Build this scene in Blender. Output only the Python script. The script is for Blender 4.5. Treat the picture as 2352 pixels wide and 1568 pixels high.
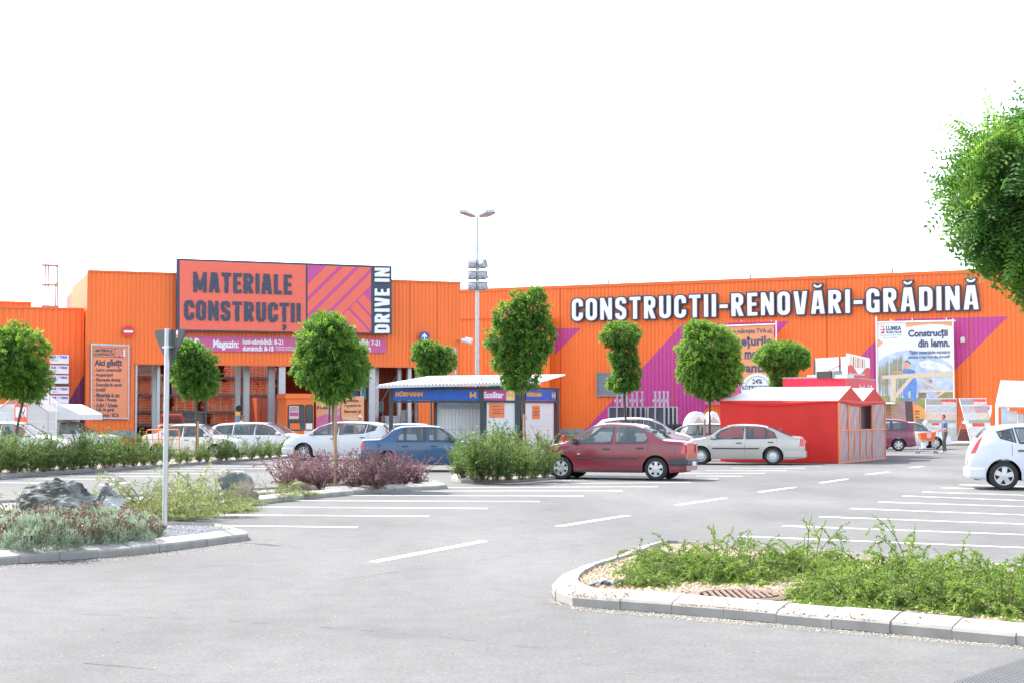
import bpy, bmesh, math, random
import numpy as np
from mathutils import Vector, Matrix, noise
R = math.radians
for o in list(bpy.data.objects): bpy.data.objects.remove(o)
SC = bpy.context.scene; COL = SC.collection
# ---------------------------------------------------------------- camera, sky, sun, exposure
FPX, CX, CY, HZ, CH = 3550.0, 1176.0, 784.0, 955.0, 1.7      # reference frame 2352 x 1568
PITCH = math.atan((HZ - CY) / FPX)
cd = bpy.data.cameras.new('camera'); cam = bpy.data.objects.new('camera', cd); COL.objects.link(cam)
cd.sensor_width = 36; cd.lens = FPX * 36 / 2352; cd.clip_start = .1; cd.clip_end = 3000
cam.location = (0, 0, CH); cam.rotation_euler = (math.pi / 2 + PITCH, 0, 0); SC.camera = cam
SUN_AZ, SUN_EL = R(-49), R(50)                                # azimuth from +Y, clockwise
S = Vector((math.sin(SUN_AZ) * math.cos(SUN_EL), math.cos(SUN_AZ) * math.cos(SUN_EL), math.sin(SUN_EL)))
W = bpy.data.worlds.new('World'); SC.world = W; W.use_nodes = True
nt = W.node_tree; bg = nt.nodes['Background']
sk = nt.nodes.new('ShaderNodeTexSky'); sk.sky_type = 'NISHITA'; sk.sun_disc = False
sk.sun_elevation = SUN_EL; sk.sun_rotation = SUN_AZ % (2 * math.pi)
sk.air_density = 1.0; sk.dust_density = 2.0; sk.ozone_density = 0.6; sk.altitude = 0
hz = nt.nodes.new('ShaderNodeHueSaturation'); hz.inputs['Saturation'].default_value = .6
nt.links.new(sk.outputs[0], hz.inputs['Color']); nt.links.new(hz.outputs[0], bg.inputs[0]); bg.inputs[1].default_value = .15
sd = bpy.data.lights.new('sun', 'SUN'); sd.energy = 2.3; sd.angle = R(.5); sd.color = (1, .95, .88)
so = bpy.data.objects.new('sun', sd); COL.objects.link(so); so.rotation_euler = S.to_track_quat('Z', 'Y').to_euler()
SC.view_settings.view_transform = 'Standard'; SC.view_settings.look = 'None'
SC.view_settings.exposure = 2.05; SC.view_settings.gamma = 1.0
# ---------------------------------------------------------------- pixel -> place
def ray(x, y):
    u, v = (x - CX) / FPX, (CY - y) / FPX
    return Vector((u, math.cos(PITCH) - v * math.sin(PITCH), math.sin(PITCH) + v * math.cos(PITCH)))
CAM = Vector((0, 0, CH))
def G(x, y, z=0.0):
    d = ray(x, y); return CAM + d * ((z - CH) / d.z)
def GL(pts, z=0.0): return [G(x, y, z) for x, y in pts]
def A(x, y, Y):
    d = ray(x, y); return CAM + d * (Y / d.y)
class Wall:                                                   # a vertical plane, seen from the camera's side
    def __init__(s, p0, p1):
        s.p = Vector((p0[0], p0[1], 0)); d = Vector((p1[0] - p0[0], p1[1] - p0[1], 0)); s.L = d.length
        s.U = d.normalized(); s.N = Vector((s.U.y, -s.U.x, 0)); s.ang = math.atan2(s.U.y, s.U.x)
    def uz(s, x, y):
        d = ray(x, y); t = (s.p - CAM).dot(s.N) / d.dot(s.N); q = CAM + d * t
        return (q - s.p).dot(s.U), q.z
    def at(s, u, z, off=0.0): return s.p + s.U * u + s.N * off + Vector((0, 0, z))
    def px(s, x, y, off=0.0): return s.at(*s.uz(x, y), off)
    def moved(s, off):
        q = s.p + s.N * off; return Wall((q.x, q.y), (q.x + s.U.x * s.L, q.y + s.U.y * s.L))
# ---------------------------------------------------------------- materials
MATS = {}
def mat(name, col, rough=.6, metal=0., var=.1, scale=3., bump=0., bscale=60., spec=.5, coat=0., dirt=0., stretch=None, trans=0.):
    if name in MATS: return MATS[name]
    m = bpy.data.materials.new(name); m.use_nodes = True; t = m.node_tree; N = t.nodes; K = t.links.new
    b = N['Principled BSDF']; tc = N.new('ShaderNodeTexCoord'); no = N.new('ShaderNodeTexNoise')
    no.inputs['Scale'].default_value = scale; no.inputs['Detail'].default_value = 5
    src = tc.outputs['Object']
    if stretch:
        mp = N.new('ShaderNodeMapping'); mp.inputs['Scale'].default_value = stretch; K(src, mp.inputs[0]); src = mp.outputs[0]
    K(src, no.inputs['Vector'])
    mr = N.new('ShaderNodeMapRange'); mr.inputs[1].default_value = .3; mr.inputs[2].default_value = .7
    mr.inputs[3].default_value = 1 - var; mr.inputs[4].default_value = 1 + var; K(no.outputs[0], mr.inputs[0])
    hs = N.new('ShaderNodeHueSaturation'); hs.inputs['Color'].default_value = (*col, 1); K(mr.outputs[0], hs.inputs['Value'])
    K(hs.outputs[0], b.inputs['Base Color'])
    b.inputs['Roughness'].default_value = rough; b.inputs['Metallic'].default_value = metal
    b.inputs['Specular IOR Level'].default_value = spec; b.inputs['Coat Weight'].default_value = coat
    b.inputs['Coat Roughness'].default_value = .03; b.inputs['Transmission Weight'].default_value = trans
    if bump:
        n2 = N.new('ShaderNodeTexNoise'); n2.inputs['Scale'].default_value = bscale; n2.inputs['Detail'].default_value = 4; K(src, n2.inputs['Vector'])
        bp = N.new('ShaderNodeBump'); bp.inputs['Strength'].default_value = bump; bp.inputs['Distance'].default_value = .02
        K(n2.outputs[0], bp.inputs['Height']); K(bp.outputs[0], b.inputs['Normal'])
    MATS[name] = m; return m
def leafmat(name, cols, rough=.45, transl=.35, spread=1.0):   # each leaf its own tone, light passes through
    m = bpy.data.materials.new(name); m.use_nodes = True; t = m.node_tree; N = t.nodes; K = t.links.new
    b = N['Principled BSDF']; g = N.new('ShaderNodeNewGeometry'); cr = N.new('ShaderNodeValToRGB')
    e = cr.color_ramp.elements
    while len(e) < len(cols): e.new(.5)
    for i, c in enumerate(cols): e[i].position = i / (len(cols) - 1); e[i].color = (*c, 1)
    K(g.outputs['Random Per Island'], cr.inputs[0]); K(cr.outputs[0], b.inputs['Base Color'])
    b.inputs['Roughness'].default_value = rough; b.inputs['Specular IOR Level'].default_value = .35
    tr = N.new('ShaderNodeBsdfTranslucent'); hs = N.new('ShaderNodeHueSaturation'); hs.inputs['Value'].default_value = 1.6; hs.inputs['Hue'].default_value = .485
    K(cr.outputs[0], hs.inputs['Color']); K(hs.outputs[0], tr.inputs[0])
    mx = N.new('ShaderNodeMixShader'); mx.inputs[0].default_value = transl
    K(b.outputs[0], mx.inputs[1]); K(tr.outputs[0], mx.inputs[2]); K(mx.outputs[0], N['Material Output'].inputs[0])
    MATS[name] = m; return m
def translucent(m, f, col):
    t = m.node_tree; N = t.nodes; tr = N.new('ShaderNodeBsdfTranslucent'); tr.inputs[0].default_value = (*col, 1); mx = N.new('ShaderNodeMixShader'); mx.inputs[0].default_value = f
    t.links.new(N['Principled BSDF'].outputs[0], mx.inputs[1]); t.links.new(tr.outputs[0], mx.inputs[2]); t.links.new(mx.outputs[0], N['Material Output'].inputs[0]); return m
def bandmat(name, col, col2, bands, **kw):                    # painted diagonal bands on a cladding: x - k z between a and b, z below zt
    m = mat(name, col, **kw); t = m.node_tree; N = t.nodes; K = t.links.new
    tc = [n for n in N if n.type == 'TEX_COORD'][0]; hs = [n for n in N if n.type == 'HUE_SAT'][0]
    sp = N.new('ShaderNodeSeparateXYZ'); K(tc.outputs['Object'], sp.inputs[0])
    def mth(op, a, b):
        n = N.new('ShaderNodeMath'); n.operation = op
        for i, q in enumerate((a, b)):
            if isinstance(q, (int, float)): n.inputs[i].default_value = q
            else: K(q, n.inputs[i])
        return n.outputs[0]
    tot = None
    for (k, a, b, zt, x0) in bands:
        v = mth('SUBTRACT', sp.outputs[0], mth('MULTIPLY', sp.outputs[2], k))
        q = mth('MULTIPLY', mth('GREATER_THAN', v, a), mth('LESS_THAN', v, b))
        q = mth('MULTIPLY', q, mth('LESS_THAN', sp.outputs[2], zt)); q = mth('MULTIPLY', q, mth('GREATER_THAN', sp.outputs[0], x0))
        tot = q if tot is None else mth('ADD', tot, q)
    mx = N.new('ShaderNodeMixRGB'); mx.inputs[1].default_value = (*col, 1); mx.inputs[2].default_value = (*col2, 1)
    K(tot, mx.inputs[0]); K(mx.outputs[0], hs.inputs['Color']); return m
# ---------------------------------------------------------------- mesh collector
class MB:
    def __init__(s): s.v = []; s.f = []; s.m = []
    def pts(s, P): n = len(s.v); s.v += [Vector(p) for p in P]; return n
    def poly(s, P, m=0): n = s.pts(P); s.f.append(tuple(range(n, n + len(P)))); s.m.append(m)
    def quad(s, a, b, c, d, m=0): s.poly((a, b, c, d), m)
    def box(s, c, size, m=0, rz=0., M=None):
        c = Vector(c); hx, hy, hz = size[0] / 2, size[1] / 2, size[2] / 2
        if M is None: M = Matrix.Rotation(rz, 3, 'Z')
        n = s.pts([c + M @ Vector((x * hx, y * hy, z * hz)) for x in (-1, 1) for y in (-1, 1) for z in (-1, 1)])
        for f in ((0, 1, 3, 2), (4, 6, 7, 5), (0, 4, 5, 1), (2, 3, 7, 6), (0, 2, 6, 4), (1, 5, 7, 3)):
            s.f.append(tuple(n + i for i in f)); s.m.append(m)
    def wbox(s, w, u0, u1, z0, z1, o0, o1, m=0):              # a box standing on / off a Wall plane
        n = s.pts([w.at(u, z, o) for u in (u0, u1) for o in (o0, o1) for z in (z0, z1)])
        for f in ((0, 1, 3, 2), (4, 6, 7, 5), (0, 4, 5, 1), (2, 3, 7, 6), (0, 2, 6, 4), (1, 5, 7, 3)):
            s.f.append(tuple(n + i for i in f)); s.m.append(m)
    def tube(s, P, r, n=8, m=0, cap=True):
        P = [Vector(p) for p in P]; k = len(P); rr = r if isinstance(r, (list, tuple)) else [r] * k
        base = len(s.v); ref = None
        for i in range(k):
            d = (P[min(i + 1, k - 1)] - P[max(i - 1, 0)])
            if d.length < 1e-9: d = Vector((0, 0, 1))
            d.normalize()
            a = d.cross(Vector((0, 0, 1)) if abs(d.z) < .95 else Vector((1, 0, 0))).normalized()
            if ref is not None and a.dot(ref) < 0: a = -a
            ref = a; b = d.cross(a)
            s.v += [P[i] + (a * math.cos(t) + b * math.sin(t)) * rr[i] for t in (2 * math.pi * j / n for j in range(n))]
        for i in range(k - 1):
            for j in range(n):
                s.f.append((base + i * n + j, base + i * n + (j + 1) % n, base + (i + 1) * n + (j + 1) % n, base + (i + 1) * n + j)); s.m.append(m)
        if cap:
            s.f.append(tuple(base + j for j in reversed(range(n)))); s.m.append(m)
            s.f.append(tuple(base + (k - 1) * n + j for j in range(n))); s.m.append(m)
    def lathe(s, prof, o=(0, 0, 0), axis='Z', n=24, m=0, cap=True):     # prof: (radius, along)
        o = Vector(o); base = len(s.v)
        for (r, h) in prof:
            for j in range(n):
                t = 2 * math.pi * j / n; a, b = r * math.cos(t), r * math.sin(t)
                s.v.append(o + Vector({'Z': (a, b, h), 'Y': (a, h, b), 'X': (h, a, b)}[axis]))
        for i in range(len(prof) - 1):
            for j in range(n):
                s.f.append((base + i * n + j, base + i * n + (j + 1) % n, base + (i + 1) * n + (j + 1) % n, base + (i + 1) * n + j)); s.m.append(m)
        for i in (0, len(prof) - 1) if cap else ():
            if prof[i][0] > 1e-6: s.f.append(tuple(base + i * n + j for j in range(n))); s.m.append(m)
    def prism(s, P, D, m=0):                                  # polygon P pushed along D
        P = [Vector(p) for p in P]; D = Vector(D); n = len(P); b = s.pts(P + [p + D for p in P])
        s.f.append(tuple(range(b, b + n))); s.m.append(m); s.f.append(tuple(b + n + i for i in reversed(range(n)))); s.m.append(m)
        for i in range(n): s.f.append((b + i, b + n + i, b + n + (i + 1) % n, b + (i + 1) % n)); s.m.append(m)
    def mesh(s, me, m=0, M=None):
        b = len(s.v); s.v += [(M @ v.co if M else v.co.copy()) for v in me.vertices]
        for p in me.polygons: s.f.append(tuple(b + i for i in p.vertices)); s.m.append(m)
    def build(s, name, mats, parent=None, smooth=None, local=False):
        if not isinstance(mats, (list, tuple)): mats = [mats]
        V = s.v
        if parent is not None and not local: I = MW(parent).inverted(); V = [I @ v for v in V]
        me = bpy.data.meshes.new(name); me.from_pydata([tuple(v) for v in V], [], s.f)
        for m in mats: me.materials.append(m)
        if len(mats) > 1: me.polygons.foreach_set('material_index', s.m)
        if smooth is not None:
            me.polygons.foreach_set('use_smooth', [True] * len(me.polygons))
            if smooth < 180: me.set_sharp_from_angle(angle=R(smooth))
        me.update(); o = bpy.data.objects.new(name, me); COL.objects.link(o)
        if parent is not None: o.parent = parent; MWS[o.name] = MW(parent)
        return o
MWS = {}
def MW(o): return MWS.get(o.name, Matrix.Identity(4))
def tag(o, label=None, cat=None, group=None, kind=None):
    if label: o['label'] = label
    if cat: o['category'] = cat
    if group: o['group'] = group
    if kind: o['kind'] = kind
    return o
def thing(name, label, cat, loc=(0, 0, 0), rz=0., group=None):
    o = bpy.data.objects.new(name, None); COL.objects.link(o); o.location = loc; o.rotation_euler = (0, 0, rz); o.empty_display_size = .2
    MWS[o.name] = Matrix.Translation(Vector(loc)) @ Matrix.Rotation(rz, 4, 'Z')
    return tag(o, label, cat, group)
KIDS = {}
def dup(root, loc, rz, scale=1., label=None, group=None):     # a copy of a thing with copies of its parts and sub-parts
    r = root.copy(); COL.objects.link(r); r.location = loc; r.rotation_euler = (0, 0, rz)
    r.scale = scale if isinstance(scale, (tuple, list)) else (scale,) * 3
    if label: r['label'] = label
    if group: r['group'] = group
    for ch in list(root.children):
        c = ch.copy(); COL.objects.link(c); c.parent = r
        for g in list(ch.children):
            d = g.copy(); COL.objects.link(d); d.parent = c
    return r
# ---------------------------------------------------------------- lettering
TS = bpy.data.scenes.new('lettering_bench'); TCACHE = {}
def curve_mesh(cu):
    ob = bpy.data.objects.new('t', cu); TS.collection.objects.link(ob); vl = TS.view_layers[0]; vl.update()
    me = bpy.data.meshes.new_from_object(ob.evaluated_get(vl.depsgraph)); bpy.data.objects.remove(ob); return me
def text_mesh(body, bold=.02, align='LEFT', space=1.0):
    k = (body, bold, align, space)
    if k not in TCACHE:
        cu = bpy.data.curves.new('t', 'FONT'); cu.body = body; cu.offset = bold; cu.align_x = align; cu.space_character = space; cu.resolution_u = 3
        TCACHE[k] = curve_mesh(cu); bpy.data.curves.remove(cu)
    return TCACHE[k]
def put_text(mb, body, P, U, w, h, m=0, bold=.02, V=(0, 0, 1), align='LEFT', space=1.0):   # fitted to a w x h box whose lower left corner is P
    me = text_mesh(body, bold, align, space); xs = [v.co.x for v in me.vertices]; ys = [v.co.y for v in me.vertices]
    x0, x1, y0, y1 = min(xs), max(xs), min(ys), max(ys); P, U, V = Vector(P), Vector(U), Vector(V); b = len(mb.v)
    for v in me.vertices: mb.v.append(P + U * ((v.co.x - x0) / (x1 - x0) * w) + V * ((v.co.y - y0) / (y1 - y0) * h))
    for p in me.polygons: mb.f.append(tuple(b + i for i in p.vertices)); mb.m.append(m)
def wtext(mb, w, body, x0, y0, x1, y1, off, m=0, bold=.02, align='LEFT'):
    ym, xm = (y0 + y1) / 2, (x0 + x1) / 2
    u0, u1 = w.uz(x0, ym)[0], w.uz(x1, ym)[0]; z0, z1 = w.uz(xm, y1)[1], w.uz(xm, y0)[1]
    put_text(mb, body, w.at(u0, z0, off), w.U, u1 - u0, z1 - z0, m, bold, align=align)
def wpoly(mb, w, P, off, m=0): mb.poly([w.px(x, y, off) for x, y in P], m)
# a condensed wood-type alphabet, drawn as distance fields (height 1)
def sd_seg(X, Y, a, b, hw):
    d = np.array(b) - np.array(a); L = np.hypot(*d); d = d / L; cx, cy = (a[0] + b[0]) / 2, (a[1] + b[1]) / 2
    u = (X - cx) * d[0] + (Y - cy) * d[1]; v = -(X - cx) * d[1] + (Y - cy) * d[0]
    qx, qy = np.abs(u) - L / 2, np.abs(v) - hw
    return np.hypot(np.maximum(qx, 0), np.maximum(qy, 0)) + np.minimum(np.maximum(qx, qy), 0)
def sd_rbox(X, Y, x0, y0, x1, y1, r):
    qx, qy = np.abs(X - (x0 + x1) / 2) - (x1 - x0) / 2 + r, np.abs(Y - (y0 + y1) / 2) - (y1 - y0) / 2 + r
    return np.hypot(np.maximum(qx, 0), np.maximum(qy, 0)) + np.minimum(np.maximum(qx, qy), 0) - r
def sd_ring(X, Y, x0, y0, x1, y1, r, t=.17, tx=.2):
    return np.maximum(sd_rbox(X, Y, x0, y0, x1, y1, r), -sd_rbox(X, Y, x0 + tx, y0 + t, x1 - tx, y1 - t, max(r - t * .8, .03)))
def glyph(ch, X, Y):
    sg = lambda a, b, hw=.1: sd_seg(X, Y, a, b, hw); mn = lambda *q: np.minimum.reduce(q); mxx = lambda *q: np.maximum.reduce(q)
    clip = lambda d: mxx(d, -Y, Y - 1); bx = lambda x0, y0, x1, y1: sd_rbox(X, Y, x0, y0, x1, y1, .001)
    if ch == 'I': return .2, bx(0, 0, .2, 1)
    if ch == 'L': return .42, mn(bx(0, 0, .2, 1), bx(0, 0, .42, .17))
    if ch == 'E': return .43, mn(bx(0, 0, .2, 1), bx(0, 0, .43, .17), bx(0, .83, .43, 1), bx(0, .42, .39, .58))
    if ch == 'T': return .5, mn(bx(.15, 0, .35, 1), bx(0, .83, .5, 1))
    if ch in 'AĂ':
        d = mn(clip(sg((.085, -.1), (.235, 1.1), .1)), clip(sg((.475, -.1), (.325, 1.1), .1)), bx(.16, .2, .4, .34))
        if ch == 'Ă': d = mn(d, np.maximum(sd_ring(X, Y, .1, 1.1, .46, 1.42, .16, .1, .1), Y - 1.26))
        return .56, d
    if ch == 'V': return .56, mn(clip(sg((.085, 1.1), (.235, -.1), .1)), clip(sg((.475, 1.1), (.325, -.1), .1)))
    if ch == 'M': return .7, mn(bx(0, 0, .18, 1), bx(.52, 0, .7, 1), clip(sg((.07, 1.05), (.35, .12), .085)), clip(sg((.63, 1.05), (.35, .12), .085)))
    if ch == 'N': return .54, mn(bx(0, 0, .18, 1), bx(.36, 0, .54, 1), clip(sg((.05, 1.1), (.49, -.1), .095)))
    if ch == 'O': return .52, sd_ring(X, Y, 0, -.01, .52, 1.01, .24)
    if ch == 'C': return .5, mxx(sd_ring(X, Y, 0, -.01, .52, 1.01, .24), -bx(.27, .37, .8, .63))
    if ch == 'G': return .52, mn(mxx(sd_ring(X, Y, 0, -.01, .52, 1.01, .24), -bx(.27, .5, .8, .66)), bx(.27, .38, .52, .53), bx(.36, 0, .52, .45))
    if ch == 'U': return .52, mn(mxx(sd_ring(X, Y, 0, -.01, .52, 1.3, .24), Y - 1))
    if ch == 'D': return .52, mn(sd_ring(X, Y, 0, 0, .52, 1, .24), bx(0, 0, .2, 1), bx(0, 0, .26, .17), bx(0, .83, .26, 1))
    if ch == 'R': return .53, mn(sd_ring(X, Y, 0, .42, .51, 1, .22), bx(0, 0, .2, 1), bx(0, .83, .26, 1), bx(0, .42, .26, .58), clip(sg((.25, .5), (.45, -.08), .1)))
    if ch == 'Ț': return .5, mn(bx(.15, 0, .35, 1), bx(0, .83, .5, 1), bx(.17, -.32, .35, -.13), clip(X * 0 + 9), sg((.28, -.3), (.22, -.42), .06))
    if ch == 'S':
        up = mxx(sd_ring(X, Y, 0, .42, .5, 1.01, .22, .16, .2), -bx(.26, .3, .8, .7)); lo = mxx(sd_ring(X, Y, 0, -.01, .5, .58, .22, .16, .2), -bx(-.3, .3, .24, .7))
        return .5, mn(up, lo, sg((.16, .6), (.34, .4), .1))
    if ch == '-': return .36, bx(0, .36, .36, .54)
    return .25, X * 0 + 9
def contours(F, lv, x0, y0, dx):
    H, Wd = F.shape; F = F - lv; F[F == 0] = 1e-6; nxt = {}; pt = {}
    def ep(k):
        i, j, h = k
        if k not in pt:
            a = F[j, i]; b = F[j, i + 1] if h == 0 else F[j + 1, i]; t = a / (a - b)
            pt[k] = (x0 + dx * (i + (t if h == 0 else 0)), y0 + dx * (j + (t if h else 0)))
        return k
    inn = F < 0; c = inn[:-1, :-1] * 1 + inn[:-1, 1:] * 2 + inn[1:, 1:] * 4 + inn[1:, :-1] * 8
    T = {1: [(3, 0)], 2: [(0, 1)], 3: [(3, 1)], 4: [(1, 2)], 5: [(3, 0), (1, 2)], 6: [(0, 2)], 7: [(3, 2)], 8: [(2, 3)], 9: [(2, 0)], 10: [(0, 1), (2, 3)], 11: [(2, 1)], 12: [(1, 3)], 13: [(1, 0)], 14: [(0, 3)]}
    for j, i in zip(*np.nonzero((c > 0) & (c < 15))):
        e = ((i, j, 0), (i + 1, j, 1), (i, j + 1, 0), (i, j, 1))
        for a, b in T[c[j, i]]: nxt[ep(e[a])] = ep(e[b])
    loops = []
    while nxt:
        s0 = k = next(iter(nxt)); L = []
        while k in nxt: L.append(pt[k]); k = nxt.pop(k)
        Q = [L[0]]
        for p in L[1:]:
            if math.hypot(p[0] - Q[-1][0], p[1] - Q[-1][1]) > .005: Q.append(p)
        if len(Q) > 5: loops.append(Q)
    return loops
GC = {}
def glyph_mesh(ch, grow=0., rough=0., depth=.0, seed=0):
    k = (ch, grow, rough, depth, seed)
    if k in GC: return GC[k]
    dx = .016; x = np.arange(-.12, .85, dx); y = np.arange(-.56, 1.6, dx); X, Y = np.meshgrid(x, y); w, d = glyph(ch, X, Y)
    if ch in 'NM' and not rough:
        for _ in range(2): e = np.pad(d, 1, 'edge'); d = sum(e[a:a + d.shape[0], b:b + d.shape[1]] for a in range(3) for b in range(3)) / 9
    if rough: d = d + rough * np.array([[noise.noise(Vector((a * 9 + seed * 7, b * 9, seed))) for a in x] for b in y]) - rough * .2
    cu = bpy.data.curves.new('g', 'CURVE'); cu.dimensions = '2D'; cu.fill_mode = 'BOTH'; cu.extrude = depth / 2
    for L in contours(d, grow, x[0], y[0], dx):
        sp = cu.splines.new('POLY'); sp.points.add(len(L) - 1); sp.use_cyclic_u = True
        for p, q in zip(sp.points, L): p.co = (*q, 0, 1)
    GC[k] = (w, curve_mesh(cu)); return GC[k]
def set_letters(txt, gap=.1, seed=False):                     # -> [(char, x position)], total width
    x = 0; out = []
    for ch in txt:
        if ch == ' ': x += .3; continue
        w = glyph(ch, np.zeros((1, 1)), np.zeros((1, 1)))[0]; out.append((ch, x)); x += w + gap
    return out, x - gap
# ---------------------------------------------------------------- palette
ORANGE = (.87, .17, .022); PURPLE = (.52, .055, .25)
M_white = mat('white_paint', (.8, .8, .8), .4, var=.03); M_dark = mat('dark_paint', (.03, .034, .045), .45, var=.1)
M_navy = mat('sign_navy', (.035, .05, .085), .45, var=.06); M_salmon = mat('sign_red', (.78, .13, .075), .4, var=.03)
M_violet = mat('sign_violet', (.5, .06, .25), .4, var=.03); M_or = mat('orange_paint', ORANGE, .42, var=.05)
M_steel = mat('galvanised_steel', (.42, .44, .46), .38, .6, var=.12, scale=9); M_grey = mat('grey_paint', (.25, .26, .28), .5, var=.08)
M_black = mat('black_rubber', (.018, .018, .02), .75, var=.2, scale=12, bump=.2); M_wood = mat('raw_wood', (.36, .22, .12), .7, var=.3, scale=6, stretch=(14, 14, 1.2), bump=.3)
M_conc = mat('kerb_concrete', (.27, .258, .235), .85, var=.14, scale=5, bump=.25, bscale=120); M_line = mat('road_paint', (.74, .74, .73), .7, var=.14, scale=7, bump=.15, bscale=90)
M_red = mat('red_paint', (.62, .03, .03), .4, var=.06); M_glassy = mat('dark_glass', (.03, .04, .045), .06, var=.05, spec=.9)
M_poster = mat('poster_peach', (.78, .26, .12), .5, var=.04); M_blue = mat('sign_blue', (.012, .06, .32), .35, var=.05)
M_beam = mat('poster_timber', (.62, .5, .36), .5, var=.1, scale=8)
def asphalt():
    m = bpy.data.materials.new('asphalt'); m.use_nodes = True; t = m.node_tree; N = t.nodes; K = t.links.new; b = N['Principled BSDF']
    tc = N.new('ShaderNodeTexCoord'); val = None
    for sc, det, lo, hi, st in ((.09, 4, .84, 1.12, None), (.5, 6, .85, 1.10, (1, .3, 1)), (3.2, 5, .93, 1.07, None), (26, 3, .86, 1.14, None), (110, 2, .72, 1.3, None)):
        n = N.new('ShaderNodeTexNoise'); n.inputs['Scale'].default_value = sc; n.inputs['Detail'].default_value = det; src = tc.outputs['Object']
        if st:
            mp = N.new('ShaderNodeMapping'); mp.inputs['Scale'].default_value = st; mp.inputs['Rotation'].default_value = (0, 0, R(-28)); K(src, mp.inputs[0]); src = mp.outputs[0]
        K(src, n.inputs['Vector']); mr = N.new('ShaderNodeMapRange'); mr.inputs[1].default_value = .3; mr.inputs[2].default_value = .7; mr.inputs[3].default_value = lo; mr.inputs[4].default_value = hi; K(n.outputs[0], mr.inputs[0])
        if val is None: val = mr.outputs[0]
        else:
            mm = N.new('ShaderNodeMath'); mm.operation = 'MULTIPLY'; K(val, mm.inputs[0]); K(mr.outputs[0], mm.inputs[1]); val = mm.outputs[0]
        last = n
    for sc, t0, t1, dk in ((.55, .60, .72, .86), (2.6, .68, .76, .8)):                 # oil drips and worn patches
        n = N.new('ShaderNodeTexNoise'); n.inputs['Scale'].default_value = sc; n.inputs['Detail'].default_value = 6; n.inputs['Roughness'].default_value = .62; K(tc.outputs['Object'], n.inputs['Vector']); mr = N.new('ShaderNodeMapRange'); mr.inputs[1].default_value = t0; mr.inputs[2].default_value = t1; mr.inputs[3].default_value = 1; mr.inputs[4].default_value = dk; K(n.outputs[0], mr.inputs[0])
        mm = N.new('ShaderNodeMath'); mm.operation = 'MULTIPLY'; K(val, mm.inputs[0]); K(mr.outputs[0], mm.inputs[1]); val = mm.outputs[0]
    hs = N.new('ShaderNodeHueSaturation'); hs.inputs['Color'].default_value = (.137, .1365, .133, 1); K(val, hs.inputs['Value']); K(hs.outputs[0], b.inputs['Base Color'])
    b.inputs['Roughness'].default_value = .95; b.inputs['Specular IOR Level'].default_value = .12
    bp = N.new('ShaderNodeBump'); bp.inputs['Strength'].default_value = .35; bp.inputs['Distance'].default_value = .006; K(last.outputs[0], bp.inputs['Height']); K(bp.outputs[0], b.inputs['Normal'])
    return m
M_asph = asphalt()
M_soil = mat('bed_soil', (.20, .15, .105), .95, var=.3, scale=6, bump=.8, bscale=45)
M_gravel = mat('grey_gravel', (.2, .195, .185), .9, var=.35, scale=40, bump=1., bscale=70)
# ---------------------------------------------------------------- ground, markings, kerbs
mb = MB(); n = 40
for i in range(n):
    for j in range(n):
        f = lambda k: (k / n * 2 - 1) ** 3 * 700
        mb.quad((f(i), f(j) + 40, 0), (f(i + 1), f(j) + 40, 0), (f(i + 1), f(j + 1) + 40, 0), (f(i), f(j + 1) + 40, 0))
tag(mb.build('asphalt_ground', M_asph), kind='structure')
def stripe(mb, a, b, w, z=.004, m=0, w2=None):
    a, b = Vector(a), Vector(b); d = (b - a).normalized(); p = Vector((-d.y, d.x, 0)); w2 = w2 or w; up = Vector((0, 0, z)); k = max(1, int((b - a).length / .6))
    for i in range(k):
        q0, q1 = a.lerp(b, i / k), a.lerp(b, (i + 1) / k); h0, h1 = (w + (w2 - w) * i / k) / 2, (w + (w2 - w) * (i + 1) / k) / 2
        mb.quad(q0 - p * h0 + up, q1 - p * h1 + up, q1 + p * h1 + up, q0 + p * h0 + up, m)
def bay(mb, tail, head):                                      # thin line that ends in a thicker bar
    t, h = G(*tail), G(*head); d = (h - t).normalized(); k = h - d * .95
    stripe(mb, t, k, .11); stripe(mb, k, h, .13, w2=.21)
mb = MB()
for t, h in [((330, 1204.5), (820, 1210)), ((440, 1181), (985, 1185)), ((520, 1163), (1120, 1167)), ((620, 1148.5), (1240, 1151)), ((730, 1137), (1340, 1138)), ((880, 1127), (1430, 1126)), ((1020, 1119), (1510, 1116.5)),
             ((1150, 1110.5), (1585, 1107)), ((1290, 1102), (1650, 1099)), ((1600, 1092), (1705, 1093)), ((1560, 1086), (1757, 1086)), ((1620, 1080), (1806, 1080)), ((1680, 1074), (1849, 1074)), ((1740, 1069), (1889, 1069))]: bay(mb, t, h)
for h, t in [((1560, 1262), (2440, 1301)), ((1700, 1231), (2440, 1260.5)), ((1800, 1207), (2440, 1230.5)), ((1885, 1186), (2440, 1206)), ((1955, 1167), (2440, 1185)), ((2020, 1152), (2440, 1165.5)), ((2075, 1138), (2440, 1152)),
             ((2120, 1129), (2440, 1139)), ((2165, 1119), (2440, 1128)), ((2205, 1112), (2440, 1119))]: bay(mb, t, h)
for t, h in [((-120, 1152), (49, 1156)), ((-120, 1106), (133, 1109)), ((-60, 1098), (262, 1100)), ((60, 1091), (375, 1093)), ((120, 1085), (480, 1087)), ((200, 1079), (560, 1081)), ((300, 1074), (640, 1075)), ((420, 1069), (700, 1070))]: bay(mb, t, h)
for a, b in [((1990, 1036), (2110, 1036)), ((2030, 1043), (2185, 1041)), ((2240, 1022), (2352, 1022))]: stripe(mb, G(*a), G(*b), .11)
tag(mb.build('bay_markings', M_line), kind='structure')
mb = MB()
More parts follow.
